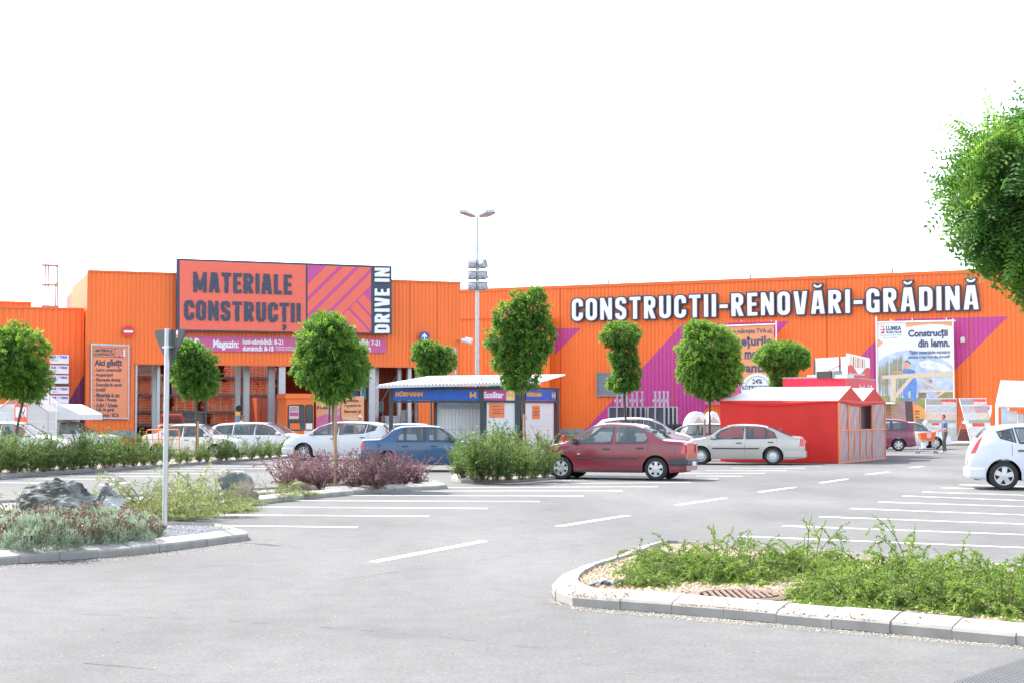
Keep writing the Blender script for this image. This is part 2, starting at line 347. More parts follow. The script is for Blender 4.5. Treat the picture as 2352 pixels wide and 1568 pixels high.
for a, b in [((858, 1290), (1110, 1242)), ((1283, 1208), (1440, 1183)), ((1555, 1159), (1665, 1143)), ((1745, 1129), (1825, 1118)), ((1885, 1108), (1945, 1099)), ((1990, 1089), (2040, 1083)), ((2090, 1073), (2120, 1070)), ((52, 1128), (166, 1119)), ((230, 1113), (300, 1107)), ((-300, 1160), (-90, 1142))]: stripe(mb, G(*a), G(*b), .15)
tag(mb.build('lane_dashes', M_line), kind='structure')
M_crack = mat('crack_tar', (.07, .07, .075), .9, var=.3)
mb = MB(); random.seed(4)
for P in ([(0, 1403), (250, 1412), (520, 1425), (800, 1443), (1010, 1462), (1180, 1482), (1280, 1490)], [(-40, 1508), (60, 1513), (190, 1521), (330, 1535), (390, 1540)], [(560, 1262), (700, 1258), (900, 1250)], [(780, 1330), (1000, 1302), (1200, 1270), (1500, 1228), (1800, 1180)], [(1900, 1330), (1700, 1290), (1500, 1240)]):
    Q = GL(P); pts = []
    for a, b in zip(Q[:-1], Q[1:]):
        k = max(2, int((b - a).length / .12))
        pts += [a.lerp(b, i / k) + Vector((0, random.uniform(-.018, .018), 0)) for i in range(k)]
    for a, b in zip(pts[:-1], pts[1:]):
        if random.random() < .8: stripe(mb, a, b, random.uniform(.003, .012), .0025)
tag(mb.build('pavement_cracks', M_crack), kind='structure')
def resample(P, step):
    P = [Vector(p) for p in P]; out = [P[0]]; acc = 0
    for a, b in zip(P[:-1], P[1:]):
        L = (b - a).length; t = step - acc
        while t <= L: out.append(a.lerp(b, t / L)); t += step
        acc = L - (t - step)
    if (out[-1] - P[-1]).length > step * .3: out.append(P[-1])
    return out
def rounded(P, k=6):                                          # Catmull-Rom through the points
    P = [Vector(p) for p in P]; out = []
    for i in range(len(P) - 1):
        a, b, c, d = P[max(i - 1, 0)], P[i], P[i + 1], P[min(i + 2, len(P) - 1)]
        for j in range(k):
            t = j / k; out.append(.5 * ((2 * b) + (c - a) * t + (2 * a - 5 * b + 4 * c - d) * t * t + (3 * b - a - 3 * c + d) * t ** 3))
    return out + [P[-1]]
M_joint = mat('kerb_joint', (.2, .18, .155), .95, var=.2)
def kerb(P, side, step=.5, hgt=1.0):
    Q = resample(P, step); n = len(Q); nrm = []
    for i in range(n):
        d = (Q[min(i + 1, n - 1)] - Q[max(i - 1, 0)]).normalized(); nrm.append(Vector((-d.y, d.x, 0)) * side)
    prof = [(0, 0), (-.004, .075), (.012, .098), (.19, .148), (.235, .15), (.25, .06)]; mb = MB()
    for i in range(n - 1):
        a, b = Q[i], Q[i + 1]; L = (b - a).length; e = .004 / L; jz = random.uniform(-.006, .006); jt = random.uniform(-.006, .006)
        for (k0, k1, sh, m) in ((e, 1 - e, 0, 0), (-.012, .012, -.006, 1)):
            A0 = [a.lerp(b, k0) + nrm[i].lerp(nrm[i + 1], max(k0, 0)) * (o - sh + (jt if m == 0 else 0)) + Vector((0, 0, max(z + sh + jz, 0) * hgt)) for o, z in prof]
            A1 = [a.lerp(b, k1) + nrm[i].lerp(nrm[i + 1], k1) * (o - sh + (jt if m == 0 else 0)) + Vector((0, 0, max(z + sh + jz, 0) * hgt)) for o, z in prof]
            for j in range(len(prof) - 1): mb.quad(A0[j], A1[j], A1[j + 1], A0[j + 1], m)
            mb.poly(A0, m); mb.poly(list(reversed(A1)), m)
    tag(mb.build('kerb', [M_conc, M_joint], smooth=25), kind='structure')
    return [q + nv * .2 for q, nv in zip(Q, nrm)]
def bed(P, mtl, z=.1):
    mb = MB(); mb.poly([p + Vector((0, 0, z)) for p in P]); tag(mb.build('planting_bed', mtl), kind='structure')
IS_A = kerb(rounded(GL([(-140, 1309), (0, 1297), (100, 1290), (200, 1283), (300, 1275), (400, 1263), (470, 1254), (530, 1245), (572, 1240)]), 4) + GL([(566, 1233), (520, 1222), (440, 1220), (330, 1217), (150, 1213), (-140, 1210)]), 1)
bed(IS_A, M_gravel)
IS_B = kerb(GL([(-140, 1207), (0, 1203), (150, 1197), (285, 1191.5), (345, 1189), (470, 1176), (590, 1159), (700, 1146), (870, 1131), (1000, 1124), (1028, 1121), (1018, 1115), (985, 1113), (800, 1122), (560, 1135), (300, 1150), (0, 1165), (-140, 1172)]), 1)
bed(IS_B, M_gravel)
IS_C = kerb(GL([(-140, 1112), (0, 1099), (60, 1093), (300, 1077), (480, 1065), (600, 1056), (670, 1051), (690, 1047), (680, 1043), (560, 1046), (300, 1058), (-140, 1078)]), 1)
bed(IS_C, M_soil)
IS_D = kerb(GL([(1100, 1080), (1050, 1090), (1036, 1102), (1062, 1109), (1180, 1108), (1264, 1101), (1330, 1092), (1300, 1078)]), 1)
bed(IS_D, M_soil)
IS_E = kerb(rounded(GL([(2480, 1500), (2285, 1477), (2125, 1463), (1990, 1450), (1850, 1437), (1710, 1424), (1585, 1413), (1465, 1403), (1350, 1396), (1300, 1388), (1272, 1373), (1276, 1352), (1312, 1328), (1400, 1298), (1480, 1269), (1520, 1261)]), 4) + GL([(1560, 1263), (1900, 1288), (2480, 1340)]), -1)
bed(IS_E, M_soil, .11)
# raised pavement along the shop, with its kerb
PV = kerb(GL([(1985, 1023.5), (2100, 1022.7), (2352, 1021.5), (2600, 1020)]), 1, 1.0, 1.3)
mb = MB(); q = [p + Vector((0, 0, .19)) for p in PV]; mb.poly(q + [q[-1] + Vector((4, 22, 0)), q[0] + Vector((-2, 22, 0))]); tag(mb.build('shop_pavement', mat('paving', (.36, .35, .34), .85, var=.12)), kind='structure')
# loose gravel
def pebbles(name, mtl, P, n, s0, s1, z, seed):
    rnd = random.Random(seed); mb = MB(); xs = [p.x for p in P]; ys = [p.y for p in P]
    def inside(x, y):
        c = False; j = len(P) - 1
        for i in range(len(P)):
            if (P[i].y > y) != (P[j].y > y) and x < (P[j].x - P[i].x) * (y - P[i].y) / (P[j].y - P[i].y) + P[i].x: c = not c
            j = i
        return c
    k = 0
    while k < n:
        x, y = rnd.uniform(min(xs), max(xs)), rnd.uniform(min(ys), max(ys))
        if not inside(x, y): continue
        s = rnd.uniform(s0, s1); k += 1; c = Vector((x, y, z)); a = rnd.uniform(0, 6.3)
        r = [c + Vector((math.cos(a + t) * s * rnd.uniform(.7, 1.2), math.sin(a + t) * s * rnd.uniform(.6, 1), rnd.uniform(-.2, .3) * s)) for t in (0, 1.3, 2.5, 3.8, 5)]
        top = c + Vector((rnd.uniform(-.3, .3) * s, rnd.uniform(-.3, .3) * s, s * rnd.uniform(.5, .9)))
        for i in range(5): mb.poly((r[i], r[(i + 1) % 5], top))
    tag(mb.build(name, mtl), kind='stuff')
def pebmat(name, cols): return leafmat(name, cols, .9, .0)
pebbles('gravel', pebmat('cream_stone', [(.46, .37, .25), (.33, .24, .15), (.54, .45, .33), (.25, .17, .11), (.48, .4, .28)]), GL([(1300, 1360), (1360, 1318), (1440, 1290), (1560, 1290), (2000, 1330), (2400, 1370), (2400, 1462), (2100, 1440), (1850, 1418), (1500, 1388), (1340, 1374)]), 9000, .012, .038, .105, 3)
pebbles('gravel', pebmat('grey_stone', [(.28, .28, .29), (.2, .2, .21), (.36, .355, .35), (.15, .15, .16)]), GL([(240, 1262), (330, 1222), (520, 1224), (540, 1234), (400, 1250)]), 5000, .012, .03, .1, 5)
gm = pebmat('road_grit', [(.42, .36, .27), (.3, .26, .2), (.5, .46, .38), (.22, .2, .18)])
pebbles('kerb_grit', gm, GL([(1262, 1374), (1262, 1384), (1330, 1402), (1720, 1436), (2352, 1492), (2352, 1484), (1720, 1426), (1300, 1389)]), 2200, .003, .011, .002, 12)
pebbles('kerb_grit', gm, GL([(0, 1298), (300, 1276), (570, 1241), (640, 1246), (300, 1286), (0, 1308)]), 1400, .003, .012, .002, 13)
pebbles('kerb_grit', gm, GL([(300, 1260), (1200, 1230), (2300, 1300), (2300, 1560), (50, 1560)]), 1500, .003, .009, .002, 14)
# ---------------------------------------------------------------- the two orange buildings
def corr(mb, w, u0, u1, z0, z1, per, dep, off=0., m=0):
    k = max(1, int(round((u1 - u0) / per))); per = (u1 - u0) / k; P = []
    for i in range(k):
        for t, o in ((0, 0), (.5, 0), (.6, -dep), (.9, -dep)): P.append((u0 + per * (i + t), off + o))
    P.append((u1, off))
    n = len(mb.v)
    for u, o in P: mb.v += [w.at(u, z0, o), w.at(u, z1, o)]
    for i in range(len(P) - 1): mb.f.append((n + 2 * i, n + 2 * i + 2, n + 2 * i + 3, n + 2 * i + 1)); mb.m.append(m)
WM = Wall(A(1155, 900, 113.4)[:2], A(2300, 900, 98.6)[:2]); WF = Wall((-22.02, 80.1), (-2.97, 87.2))
def band(w, l0, l1, r0, r1, ztop_px, x0=-1e3):
    (a, za), (b, zb) = w.uz(*l0), w.uz(*l1); k = (a - b) / (za - zb); (c, zc), (d, zd) = w.uz(*r0), w.uz(*r1); k2 = (c - d) / (zc - zd)
    k = (k + k2) / 2; return (k, a - k * za, c - k * zc, w.uz(*ztop_px)[1], x0)
M_main = bandmat('orange_cladding_banded', ORANGE, PURPLE, [band(WM, (2054, 738), (1979, 813), (2321, 722), (2192, 853), (2190, 730)), band(WM, (1567, 744), (1362, 976), (1812, 738), (1700, 852), (1690, 741)),
                 (lambda q: (q[0], -900, q[2], q[3], WM.uz(1264, 800)[0]))(band(WM, (1200, 755), (1130, 826), (1335, 753), (1264, 826), (1300, 754)))], rough=.42, var=.05, scale=.5, stretch=(1, 1, .25))
M_clad = mat('orange_cladding', ORANGE, .42, var=.06, scale=.6, stretch=(1, 1, .25))
M_edge = mat('orange_flashing', (.74, .14, .02), .4, var=.04)
main = thing('main_store', 'long orange corrugated store building with purple diagonal bands', 'store', tuple(WM.p), WM.ang)
UL = WM.uz(1035, 800)[0]; UR = WM.uz(2300, 800)[0] + 12; ZM = (WM.uz(1155, 668)[1] + WM.uz(2300, 625.5)[1]) / 2
mb = MB(); corr(mb, WM, UL, UR, .5, ZM, .29, .04)
for zz, o0 in ((ZM, 0),): pass
mb.build('front_wall', M_main, main)
mb = MB(); mb.wbox(WM, UL, UR, ZM, ZM + .22, -.3, .06); mb.wbox(WM, UL, UR, -.0, .5, -.1, .02); mb.build('roof_edge', M_edge, main)
mb = MB(); mb.wbox(WM, UL, UR, .2, ZM - .05, -40, -.2); mb.build('hall', M_clad, main)
for x in (1397, 1723, 2050): mb = MB(); u = WM.uz(x, 700)[0]; mb.tube([WM.at(u, ZM + .2, -.1), WM.at(u, ZM + .5, -.1)], .06, 6); mb.build('lightning_rod', M_grey, main)
for x in (1287, 1545, 1900, 2230): mb = MB(); u = WM.uz(x, 850)[0]; mb.wbox(WM, u - .025, u + .025, .5, ZM, .001, .012); mb.build('panel_seam', mat('seam_orange', (.55, .1, .02), .5), main)
mb = MB(); ua, ub = WM.uz(1287, 990)[0], WM.uz(1345, 990)[0]; za, zb = WM.uz(1310, 1000)[1], WM.uz(1310, 984)[1]; mb.wbox(WM, ua, ub, za, zb, .05, .2); mb.wbox(WM, ua, ub, (za + zb) / 2 - .03, (za + zb) / 2 + .03, .2, .25)
for i in range(3): mb.wbox(WM, ua + .3 + i * .8, ua + .4 + i * .8, 0, za, .07, .17)
tag(mb.build('guard_rail', M_grey), 'grey steel guard rail at the foot of the orange wall beside the hydrant', 'guard rail')
# louvre, alarm box
lv = thing('louvre', 'grey louvred ventilation grille in the orange wall behind the narrow tree', 'louvre', WM.at(0, 0))
mb = MB(); (u0, z1), (u1, z0) = WM.uz(1373, 857), WM.uz(1432, 907); mb.wbox(WM, u0, u1, z0, z1, .01, .05); mb.build('backing', M_dark, lv)
mb = MB()
for i in range(14):
    z = z0 + (z1 - z0) * (i + .5) / 14; mb.poly([WM.at(u0, z - .05, .13), WM.at(u1, z - .05, .13), WM.at(u1, z + .055, .06), WM.at(u0, z + .055, .06)])
mb.build('slats', M_grey, lv)
mb = MB()
for a in ((u0 - .06, u0, z0 - .06, z1 + .06), (u1, u1 + .06, z0 - .06, z1 + .06), (u0, u1, z1, z1 + .06), (u0, u1, z0 - .06, z0)): mb.wbox(WM, *a, .0, .15)
mb.build('frame', M_grey, lv)
mb = MB(); u, z = WM.uz(2212, 781); mb.wbox(WM, u - .14, u + .14, z - .14, z + .14, .0, .16); mb.wbox(WM, u - .1, u + .1, z + .14, z + .2, .02, .12)
tag(mb.build('alarm_box', mat('cream_plastic', (.7, .66, .55), .5)), 'small cream alarm box on the purple band right of the timber banner', 'alarm box')
# lettering of the main wall
lt = thing('wall_lettering', 'huge white dark-edged letters reading CONSTRUCȚII-RENOVĂRI-GRĂDINĂ on the orange wall', 'sign', WM.at(0, 0))
L, tw = set_letters('CONSTRUCȚII-RENOVĂRI-GRĂDINĂ', .125)
u0, zb0 = WM.uz(1316, 739.5); zt0 = WM.uz(1316, 687)[1]; u1, zb1 = WM.uz(2250, 710.5); zt1 = WM.uz(2236, 656)[1]
sx = (u1 - u0) / tw; zb_ = (zb0 + zb1) / 2; sz = ((zt0 - zb0) + (zt1 - zb1)) / 2
for ch, x in L:
    m1 = MB(); M = Matrix.Translation(WM.at(u0 + x * sx, zb_, .16)) @ Matrix((( WM.U.x, 0, WM.N.x, 0), (WM.U.y, 0, WM.N.y, 0), (0, 1, 0, 0), (0, 0, 0, 1))) @ Matrix.Diagonal((sx, sz, 1, 1))
    m1.mesh(glyph_mesh(ch, .042, 0, .16)[1], 0, M); m1.mesh(glyph_mesh(ch, -.012, 0, .19)[1], 1, M); m1.build('letter', [M_navy, M_white], lt)
# drive-in hall
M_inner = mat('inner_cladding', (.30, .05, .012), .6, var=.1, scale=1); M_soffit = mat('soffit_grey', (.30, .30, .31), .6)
fac = thing('drive_in_hall', 'orange drive-in building materials hall with a wide open front', 'store', tuple(WF.p), WF.ang)
uo0 = WF.uz(310, 850)[0]; uo1 = WF.uz(961, 850)[0]; zo = WF.uz(560, 835)[1]; ZF = (WF.uz(200, 625)[1] + WF.uz(1055, 651)[1]) / 2; ur = WF.uz(1057, 800)[0]
mb = MB(); corr(mb, WF, 0, uo0, .0, zo, .225, .035); corr(mb, WF, uo1, ur, 0, zo, .225, .035); corr(mb, WF, 0, ur, zo, ZF, .225, .035); mb.build('front_wall', M_clad, fac)
for x in (430, 940, 1005): mb = MB(); u = WF.uz(x, 720)[0]; mb.wbox(WF, u - .02, u + .02, zo, ZF, .001, .01); mb.build('panel_seam', mat('seam_orange', (.55, .1, .02), .5), fac)
mb = MB(); mb.wbox(WF, -.03, ur + .03, ZF, ZF + .1, -.2, .05); mb.wbox(WF, uo0 - .04, uo1 + .04, zo - .1, zo, -.3, .03); mb.wbox(WF, -.06, 0, 0, ZF, -.1, .03); mb.build('roof_edge', M_edge, fac)
DP = 15
WS = Wall(WF.at(0, 0, -10.5)[:2], WF.at(0, 0, -.02)[:2])
mb = MB(); corr(mb, WS, 0, WS.L, 0, ZF, .225, .03); mb.build('side_wall', M_clad, fac)
mb = MB(); [mb.wbox(WF, .05, ur - .05, ZF - .3, ZF - .1, a, b) for a, b in ((-DP, -10.5), (-2.6, -.35))]; [mb.wbox(WF, .1, ur - .05, zo + .9, zo + 1.0, a, b, 1) for a, b in ((-DP, -10.8), (-2.9, -.4))]  # roof and ceiling left open mid-depth, a gap added to let daylight onto the racks
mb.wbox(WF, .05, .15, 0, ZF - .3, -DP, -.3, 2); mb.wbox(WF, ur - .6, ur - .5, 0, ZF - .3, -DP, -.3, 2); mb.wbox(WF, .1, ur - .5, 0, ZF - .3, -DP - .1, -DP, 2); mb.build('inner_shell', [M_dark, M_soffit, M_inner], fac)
mb = MB(); mb.wbox(WF, .1, ur - .5, zo - .02, zo + .9, -.5, -.35); mb.build('lintel_soffit', M_soffit, fac)
# inner partition with cross bracing to the right of the opening
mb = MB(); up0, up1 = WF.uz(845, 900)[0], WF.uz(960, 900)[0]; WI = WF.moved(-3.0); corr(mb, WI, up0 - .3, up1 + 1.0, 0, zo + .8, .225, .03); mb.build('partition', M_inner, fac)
mb = MB(); WB = WF.moved(-2.6); a, b = up0 + .2, up1 - .4
for z0, z1 in ((.3, zo - .3), (zo - .3, .3)): mb.tube([WB.at(a, z0), WB.at(b, z1)], .05, 6)
mb.wbox(WB, (a + b) / 2 - .3, (a + b) / 2 + .3, zo / 2 - .3, zo / 2 + .3, -.02, .03); mb.build('cross_brace', M_grey, fac)
for i, (x, off, wd) in enumerate([(313, -.1, .1), (357, -5, .34), (364, -1.2, .16), (567, -3, .3), (547, -4.5, .26), (624, -1.5, .34), (648, -.25, .36), (855, -.4, .34), (866, -2.2, .2), (918, -1., .2), (941, -.3, .2), (958, -.2, .1)]):
    w = WF.moved(off); u = w.uz(x, 900)[0]; mb = MB(); h = wd / 2
    mb.wbox(w, u - h, u + h, 0, zo + .85, -.02, 0); mb.wbox(w, u - h, u + h, 0, zo + .85, -.3, -.28); mb.wbox(w, u - .02, u + .02, 0, zo + .85, -.28, -.02); mb.build('steel_column', M_steel, fac)
mb = MB(); ua, ub = WF.uz(245, 990)[0], WF.uz(309, 990)[0]; za, zb = WF.uz(280, 1003)[1], WF.uz(280, 988)[1]; mb.wbox(WF, ua, ub, za, zb, .1, .22); mb.wbox(WF, ua + .2, ua + .3, 0, za, .12, .2); mb.wbox(WF, ub - .3, ub - .2, 0, za, .12, .2)
tag(mb.build('guard_rail', M_grey), 'grey steel guard rail at the foot of the pillar under the tall list board', 'guard rail')
# low wing on the left and its purple foot
WW = Wall(WF.at(-8.6, 0, -1.5)[:2], WF.at(-.05, 0, -1.5)[:2])
zw = (WW.uz(0, 708)[1] + WW.uz(180, 712)[1]) / 2
M_wing = bandmat('orange_cladding_wing', ORANGE, (.2, .03, .14), [band(WW, (150, 935), (197, 850), (400, 935), (447, 850), (190, 780))], rough=.42, var=.05, scale=.6, stretch=(1, 1, .25))
wing = thing('low_wing', 'lower orange corrugated wing left of the drive-in hall with a purple foot', 'store wing', tuple(WW.p), WW.ang)
mb = MB(); corr(mb, WW, 0, WW.L, 0, zw, .3, .04); mb.build('front_wall', M_wing, wing)
mb = MB(); mb.wbox(WW, 0, WW.L, zw, zw + .1, -.2, .05); mb.wbox(WW, 0, WW.L, 0, zw, -9, -.1); mb.build('roof_edge', M_edge, wing)
WW2 = WW.moved(-9); mb = MB(); z2 = WW2.uz(60, 697)[1]; corr(mb, WW2, -3, WW2.L - 2.2, zw, z2, .3, .04); mb.wbox(WW2, -3, WW2.L - 2.2, z2, z2 + .1, -.2, .05); mb.build('rear_wall', M_clad, wing)
# roof ladder
lad = thing('roof_ladder', 'grey caged roof ladder standing on the low wing against the white sky', 'ladder', WW.at(WW.L - 2.5, zw, -3))
wl = WW.moved(-3); U = lambda x: wl.uz(x, 700)[0]; Zp = lambda y: wl.uz(120, y)[1]
mb = MB()
for x in (103, 110, 126, 130): mb.tube([wl.at(U(x), Zp(706), -.0 if x < 115 else .5), wl.at(U(x), Zp(611), -.0 if x < 115 else .5)], .04, 6)
mb.tube([wl.at(U(130), Zp(611), .5), wl.at(U(145), Zp(625), .6), wl.at(U(145), Zp(652), .6), wl.at(U(128), Zp(652), .5)], .03, 6); mb.build('uprights', M_grey, lad)
for y in (611, 656): mb = MB(); mb.wbox(wl, U(94), U(131), Zp(y) - .03, Zp(y) + .03, -.1, .6); mb.build('hoop', M_grey, lad)
mb = MB(); mb.wbox(wl, U(94), U(133), Zp(709), Zp(704), -.3, .8); mb.build('platform', M_grey, lad)
# projecting block between the two buildings
WK = Wall(WM.at(WM.uz(1057, 800)[0], 0, 1)[:2], WM.at(WM.uz(1264, 800)[0], 0, 1)[:2]); uk0, uk1 = WK.uz(1056, 800)[0], WK.uz(1263, 800)[0]; zk = WK.uz(1100, 733)[1]
blk = thing('entrance_block', 'lower orange block between the drive-in hall and the long store wall', 'store block', WK.at(uk0, 0))
mb = MB(); corr(mb, WK, uk0, uk1, 0, zk, .35, .05); mb.build('front_wall', M_clad, blk)
mb = MB(); mb.wbox(WK, uk0, uk1, zk, zk + .12, -.4, .08); mb.wbox(WK, uk0, uk1, 0, zk - .02, -.9, -.2); mb.build('roof_edge', M_edge, blk)
# ---------------------------------------------------------------- the big drive-in sign
def motif(mb, w, P, off, mv, mo):                             # woven stripes: violet square with orange diagonals. P: pixel corners tl tr br bl
    tl, tr, br, bl = [w.px(*p, off) for p in P]; X, Y = tr - tl, bl - tl; N = w.N
    mb.quad(bl, br, tr, tl, mv); pt = lambda x, y, e=.01: tl + X * x + Y * y + N * e
    def clip(poly):
        for ax, lim, sg in ((0, 0, 1), (0, 1, -1), (1, 0, 1), (1, 1, -1)):
            out = []
            for i in range(len(poly)):
                a, b = poly[i], poly[(i + 1) % len(poly)]; da, db = (a[ax] - lim) * sg, (b[ax] - lim) * sg
                if da >= 0: out.append(a)
                if da * db < 0: t = da / (da - db); out.append((a[0] + (b[0] - a[0]) * t, a[1] + (b[1] - a[1]) * t))
            poly = out
        return poly
    for k in (.30, .56, .82, 1.08):                            # rising stripes x + y in [k, k+.19]
        q = clip([(-1, k + 1), (k + 1, -1), (k + 1.19, -1), (-1, k + 1.19)])
        if len(q) > 2: mb.poly([pt(*p) for p in q], mo)
    for k in (-.21, .03, .27):                                 # falling stripes stop at the rising band
        q = []
        a = k; b = k + .19
        q = clip([((1.29 + a) / 2, (1.29 - a) / 2), ((1.29 + b) / 2, (1.29 - b) / 2), (2 + b, 2), (2 + a, 2)])
        if len(q) > 2: mb.poly([pt(*p, .012) for p in q], mo)
WG = WF.moved(.55)
sg = thing('store_sign', 'giant framed red sign reading MATERIALE CONSTRUCȚII with DRIVE IN at its side', 'sign', WG.px(650, 765))
q = [WG.px(406, 594), WG.px(900, 611.5), WG.px(900, 768), WG.px(406, 760.5)]
mb = MB(); mb.prism(q, -WG.N * .4); mb.build('cabinet', M_navy, sg)
mb = MB(); wpoly(mb, WG, [(412.5, 598.5), (702, 609), (702, 762), (412.5, 757)], .02); mb.build('red_panel', M_salmon, sg)
mb = MB(); motif(mb, WG, [(706, 609), (852, 615), (852, 763), (706, 760.5)], .02, 0, 1); mb.build('striped_panel', [M_violet, M_salmon], sg)
def letters_on(w, txt, x0, y0, x1, y1, off, mts, parent, rough, gap=.12, vert=False, name='letter', depth=.03):
    L, tw = set_letters(txt, gap)
    for i, (ch, x) in enumerate(L):
        g = glyph_mesh(ch, .0, rough, depth, i if rough else 0)[1]; m1 = MB()
        if not vert:
            f = (x / tw); c0 = w.px(x0, y1(0) if callable(y1) else y1, off); c1 = w.px(x1, y1(1) if callable(y1) else y1, off); t0 = w.px(x0, y0(0) if callable(y0) else y0, off)
            Ux = (c1 - c0) / tw; Uz = (t0 - c0)
        else:
            c0 = w.px(x1, y1, off); c1 = w.px(x1, y0, off); Ux = (c1 - c0) / tw; Uz = w.px(x0, y1, off) - c0
        M = Matrix.Translation(c0 + Ux * x) @ Matrix(((Ux.x, Uz.x, w.N.x, 0), (Ux.y, Uz.y, w.N.y, 0), (Ux.z, Uz.z, w.N.z, 0), (0, 0, 0, 1)))
        m1.mesh(g, 0, M); m1.build(name, mts, parent)
letters_on(WG, 'MATERIALE', 444, lambda t: 625 + t * 7, 670, lambda t: 671 + t * 6, .05, M_navy, sg, .035)
letters_on(WG, 'CONSTRUCȚII', 423, lambda t: 690 + t * 6, 690, lambda t: 735 + t * 6, .05, M_navy, sg, .035)
letters_on(WG, 'DRIVE IN', 860, 616, 894, 765, .05, M_white, sg, .02, vert=True)
# opening hours strip
WH = WF.moved(.06); hs = thing('hours_banner', 'violet strip banner with white opening hours under the big sign', 'banner', WH.px(640, 808))
mb = MB(); mb.prism([WH.px(398, 771, .03), WH.px(886, 778, .03), WH.px(886, 810, .03), WH.px(398, 806.5, .03)], -WH.N * .03); mb.build('cloth', mat('banner_violet', (.56, .1, .26), .5, var=.05), hs)
mb = MB(); wtext(mb, WH, 'ORAR', 398, 776, 462, 803, .045, bold=.05); wtext(mb, WH, 'Magazin:', 489, 780, 548, 804, .045, bold=.04)
wtext(mb, WH, 'luni-sâmbătă: 8-21', 557, 778, 650, 791, .045, bold=.035); wtext(mb, WH, 'duminică: 8-18', 557, 793, 628, 806, .045, bold=.035); wtext(mb, WH, 'Persoanele juridice pot intra\nîn magazin de la ora 7', 633, 795, 690, 805, .045)
wtext(mb, WH, 'luni-sâmbătă: 7-21', 782, 780, 872, 793, .045, bold=.035); wtext(mb, WH, 'duminică: 8-18', 782, 795, 851, 808, .045, bold=.035); mb.build('lettering', M_white, hs)
# tall list board on the pillar
WB_ = WF.moved(.12); bd = thing('list_board', 'tall peach board listing building materials on the orange pillar', 'sign board', WB_.px(252, 963))
mb = MB(); mb.prism([WB_.px(211, 790), WB_.px(294, 793), WB_.px(294, 960), WB_.px(211, 958)], -WB_.N * .08); mb.build('panel', M_poster, bd)
mb = MB(); f = lambda x0, y0, x1, y1: mb.prism([WB_.px(x0, y0, .05), WB_.px(x1, y0 + (x1 - x0) * .04, .05), WB_.px(x1, y1 + (x1 - x0) * .025, .05), WB_.px(x0, y1, .05)], -WB_.N * .13)
f(208.5, 788, 211.5, 962); f(294, 791, 297, 964); f(211.7, 788.2, 293.8, 793); f(211.7, 956, 293.8, 960); mb.build('frame', M_steel, bd)
mb = MB(); wpoly(mb, WB_, [(215, 797), (288, 800), (288, 821), (215, 818.5)], .01, 0); wpoly(mb, WB_, [(216, 798.2), (262, 800), (262, 819), (216, 817.5)], .016, 1); wpoly(mb, WB_, [(283.5, 801), (287.3, 801.1), (287.3, 819.5), (283.5, 819.3)], .016, 2)
wtext(mb, WB_, 'MATERIALE', 219, 801, 259, 808, .024, 0, .05); wtext(mb, WB_, 'CONSTRUCȚII', 217, 810, 261, 818, .024, 0, .05); motif(mb, WB_, [(263, 800), (282.5, 801), (282.5, 819.5), (263, 818.8)], .016, 3, 1)
mb.build('header', [M_navy, M_poster, M_white, M_violet], bd)
mb = MB(); wtext(mb, WB_, 'Aici găsiți:', 217, 824, 281, 844, .012, 0, .04)
for i, (t, x) in enumerate([('- Lemn construcții', 279), ('- Acoperișuri', 259), ('- Elemente drenaj', 276), ('- Execuție în uscat', 280), ('- Izolații', 242), ('- Materiale la sac', 275), ('- Dale / Pavaje', 268), ('- Scări / Schele', 270), ('- Uși de garaj', 262), ('- Cărămizi / BCA', 273)]):
    wtext(mb, WB_, t, 215.5, 844.5 + i * 11.35, x, 854.5 + i * 11.4, .012, 0, .03)
mb.build('lettering', M_navy, bd)
# round traffic signs, small peach board and camera on the facade
def disc(mb, w, x, y, rpx, off, m=0, n=28, dep=.03):
    c = w.px(x, y, off); r = (w.px(x + rpx, y, off) - c).length
    mb.prism([c + w.U * math.cos(2 * math.pi * i / n) * r + Vector((0, 0, math.sin(2 * math.pi * i / n) * r)) for i in range(n)], -w.N * dep, m); return c, r
WR = WF.moved(.25)
t = thing('no_entry_sign', 'round red no entry sign with white bar on the orange facade', 'traffic sign', WR.px(295, 775))
mb = MB(); c, r = disc(mb, WR, 295, 761.5, 13.5, 0); mb.build('disc', M_red, t); mb = MB(); u, z = WR.uz(295, 761.5); mb.wbox(WR, u - r * .78, u + r * .78, z - .055, z + .055, .002, .012); mb.build('bar', M_white, t)
mb = MB(); mb.wbox(WR, u - .03, u + .03, z - .1, z + .1, -.25, -.035); mb.build('bracket', M_steel, t)
t = thing('direction_sign', 'round blue sign with a white upward arrow on the orange facade', 'traffic sign', WR.px(975, 785))
mb = MB(); c, r = disc(mb, WR, 975, 773.5, 11.8, 0); mb.build('disc', M_blue, t); u, z = WR.uz(975, 773.5)
mb = MB(); mb.poly([WR.at(u + a * r, z + b * r, .006) for a, b in ((-.13, -.95), (.13, -.95), (.13, .1), (.5, -.18), (.5, .18), (0, .7), (-.5, .18), (-.5, -.18), (-.13, .1))]); mb.build('arrow', M_white, t)
mb = MB(); mb.wbox(WR, u - .03, u + .03, z - .1, z + .1, -.25, -.035); mb.build('bracket', M_steel, t)
t = thing('notice_board', 'peach notice board in a steel frame behind the small tree at the drive-in corner', 'sign board', WB_.px(1020, 900))
mb = MB(); mb.prism([WB_.px(968, 800), WB_.px(1044, 800.5), WB_.px(1044, 905), WB_.px(968, 905)], -WB_.N * .08); mb.build('panel', M_poster, t)
mb = MB(); wpoly(mb, WB_, [(975, 808), (1036, 808), (1036, 826), (975, 826)], .01); wtext(mb, WB_, 'P', 1005, 925 - 40, 1012, 897, .01, 0, .04); mb.build('lettering', M_navy, t)
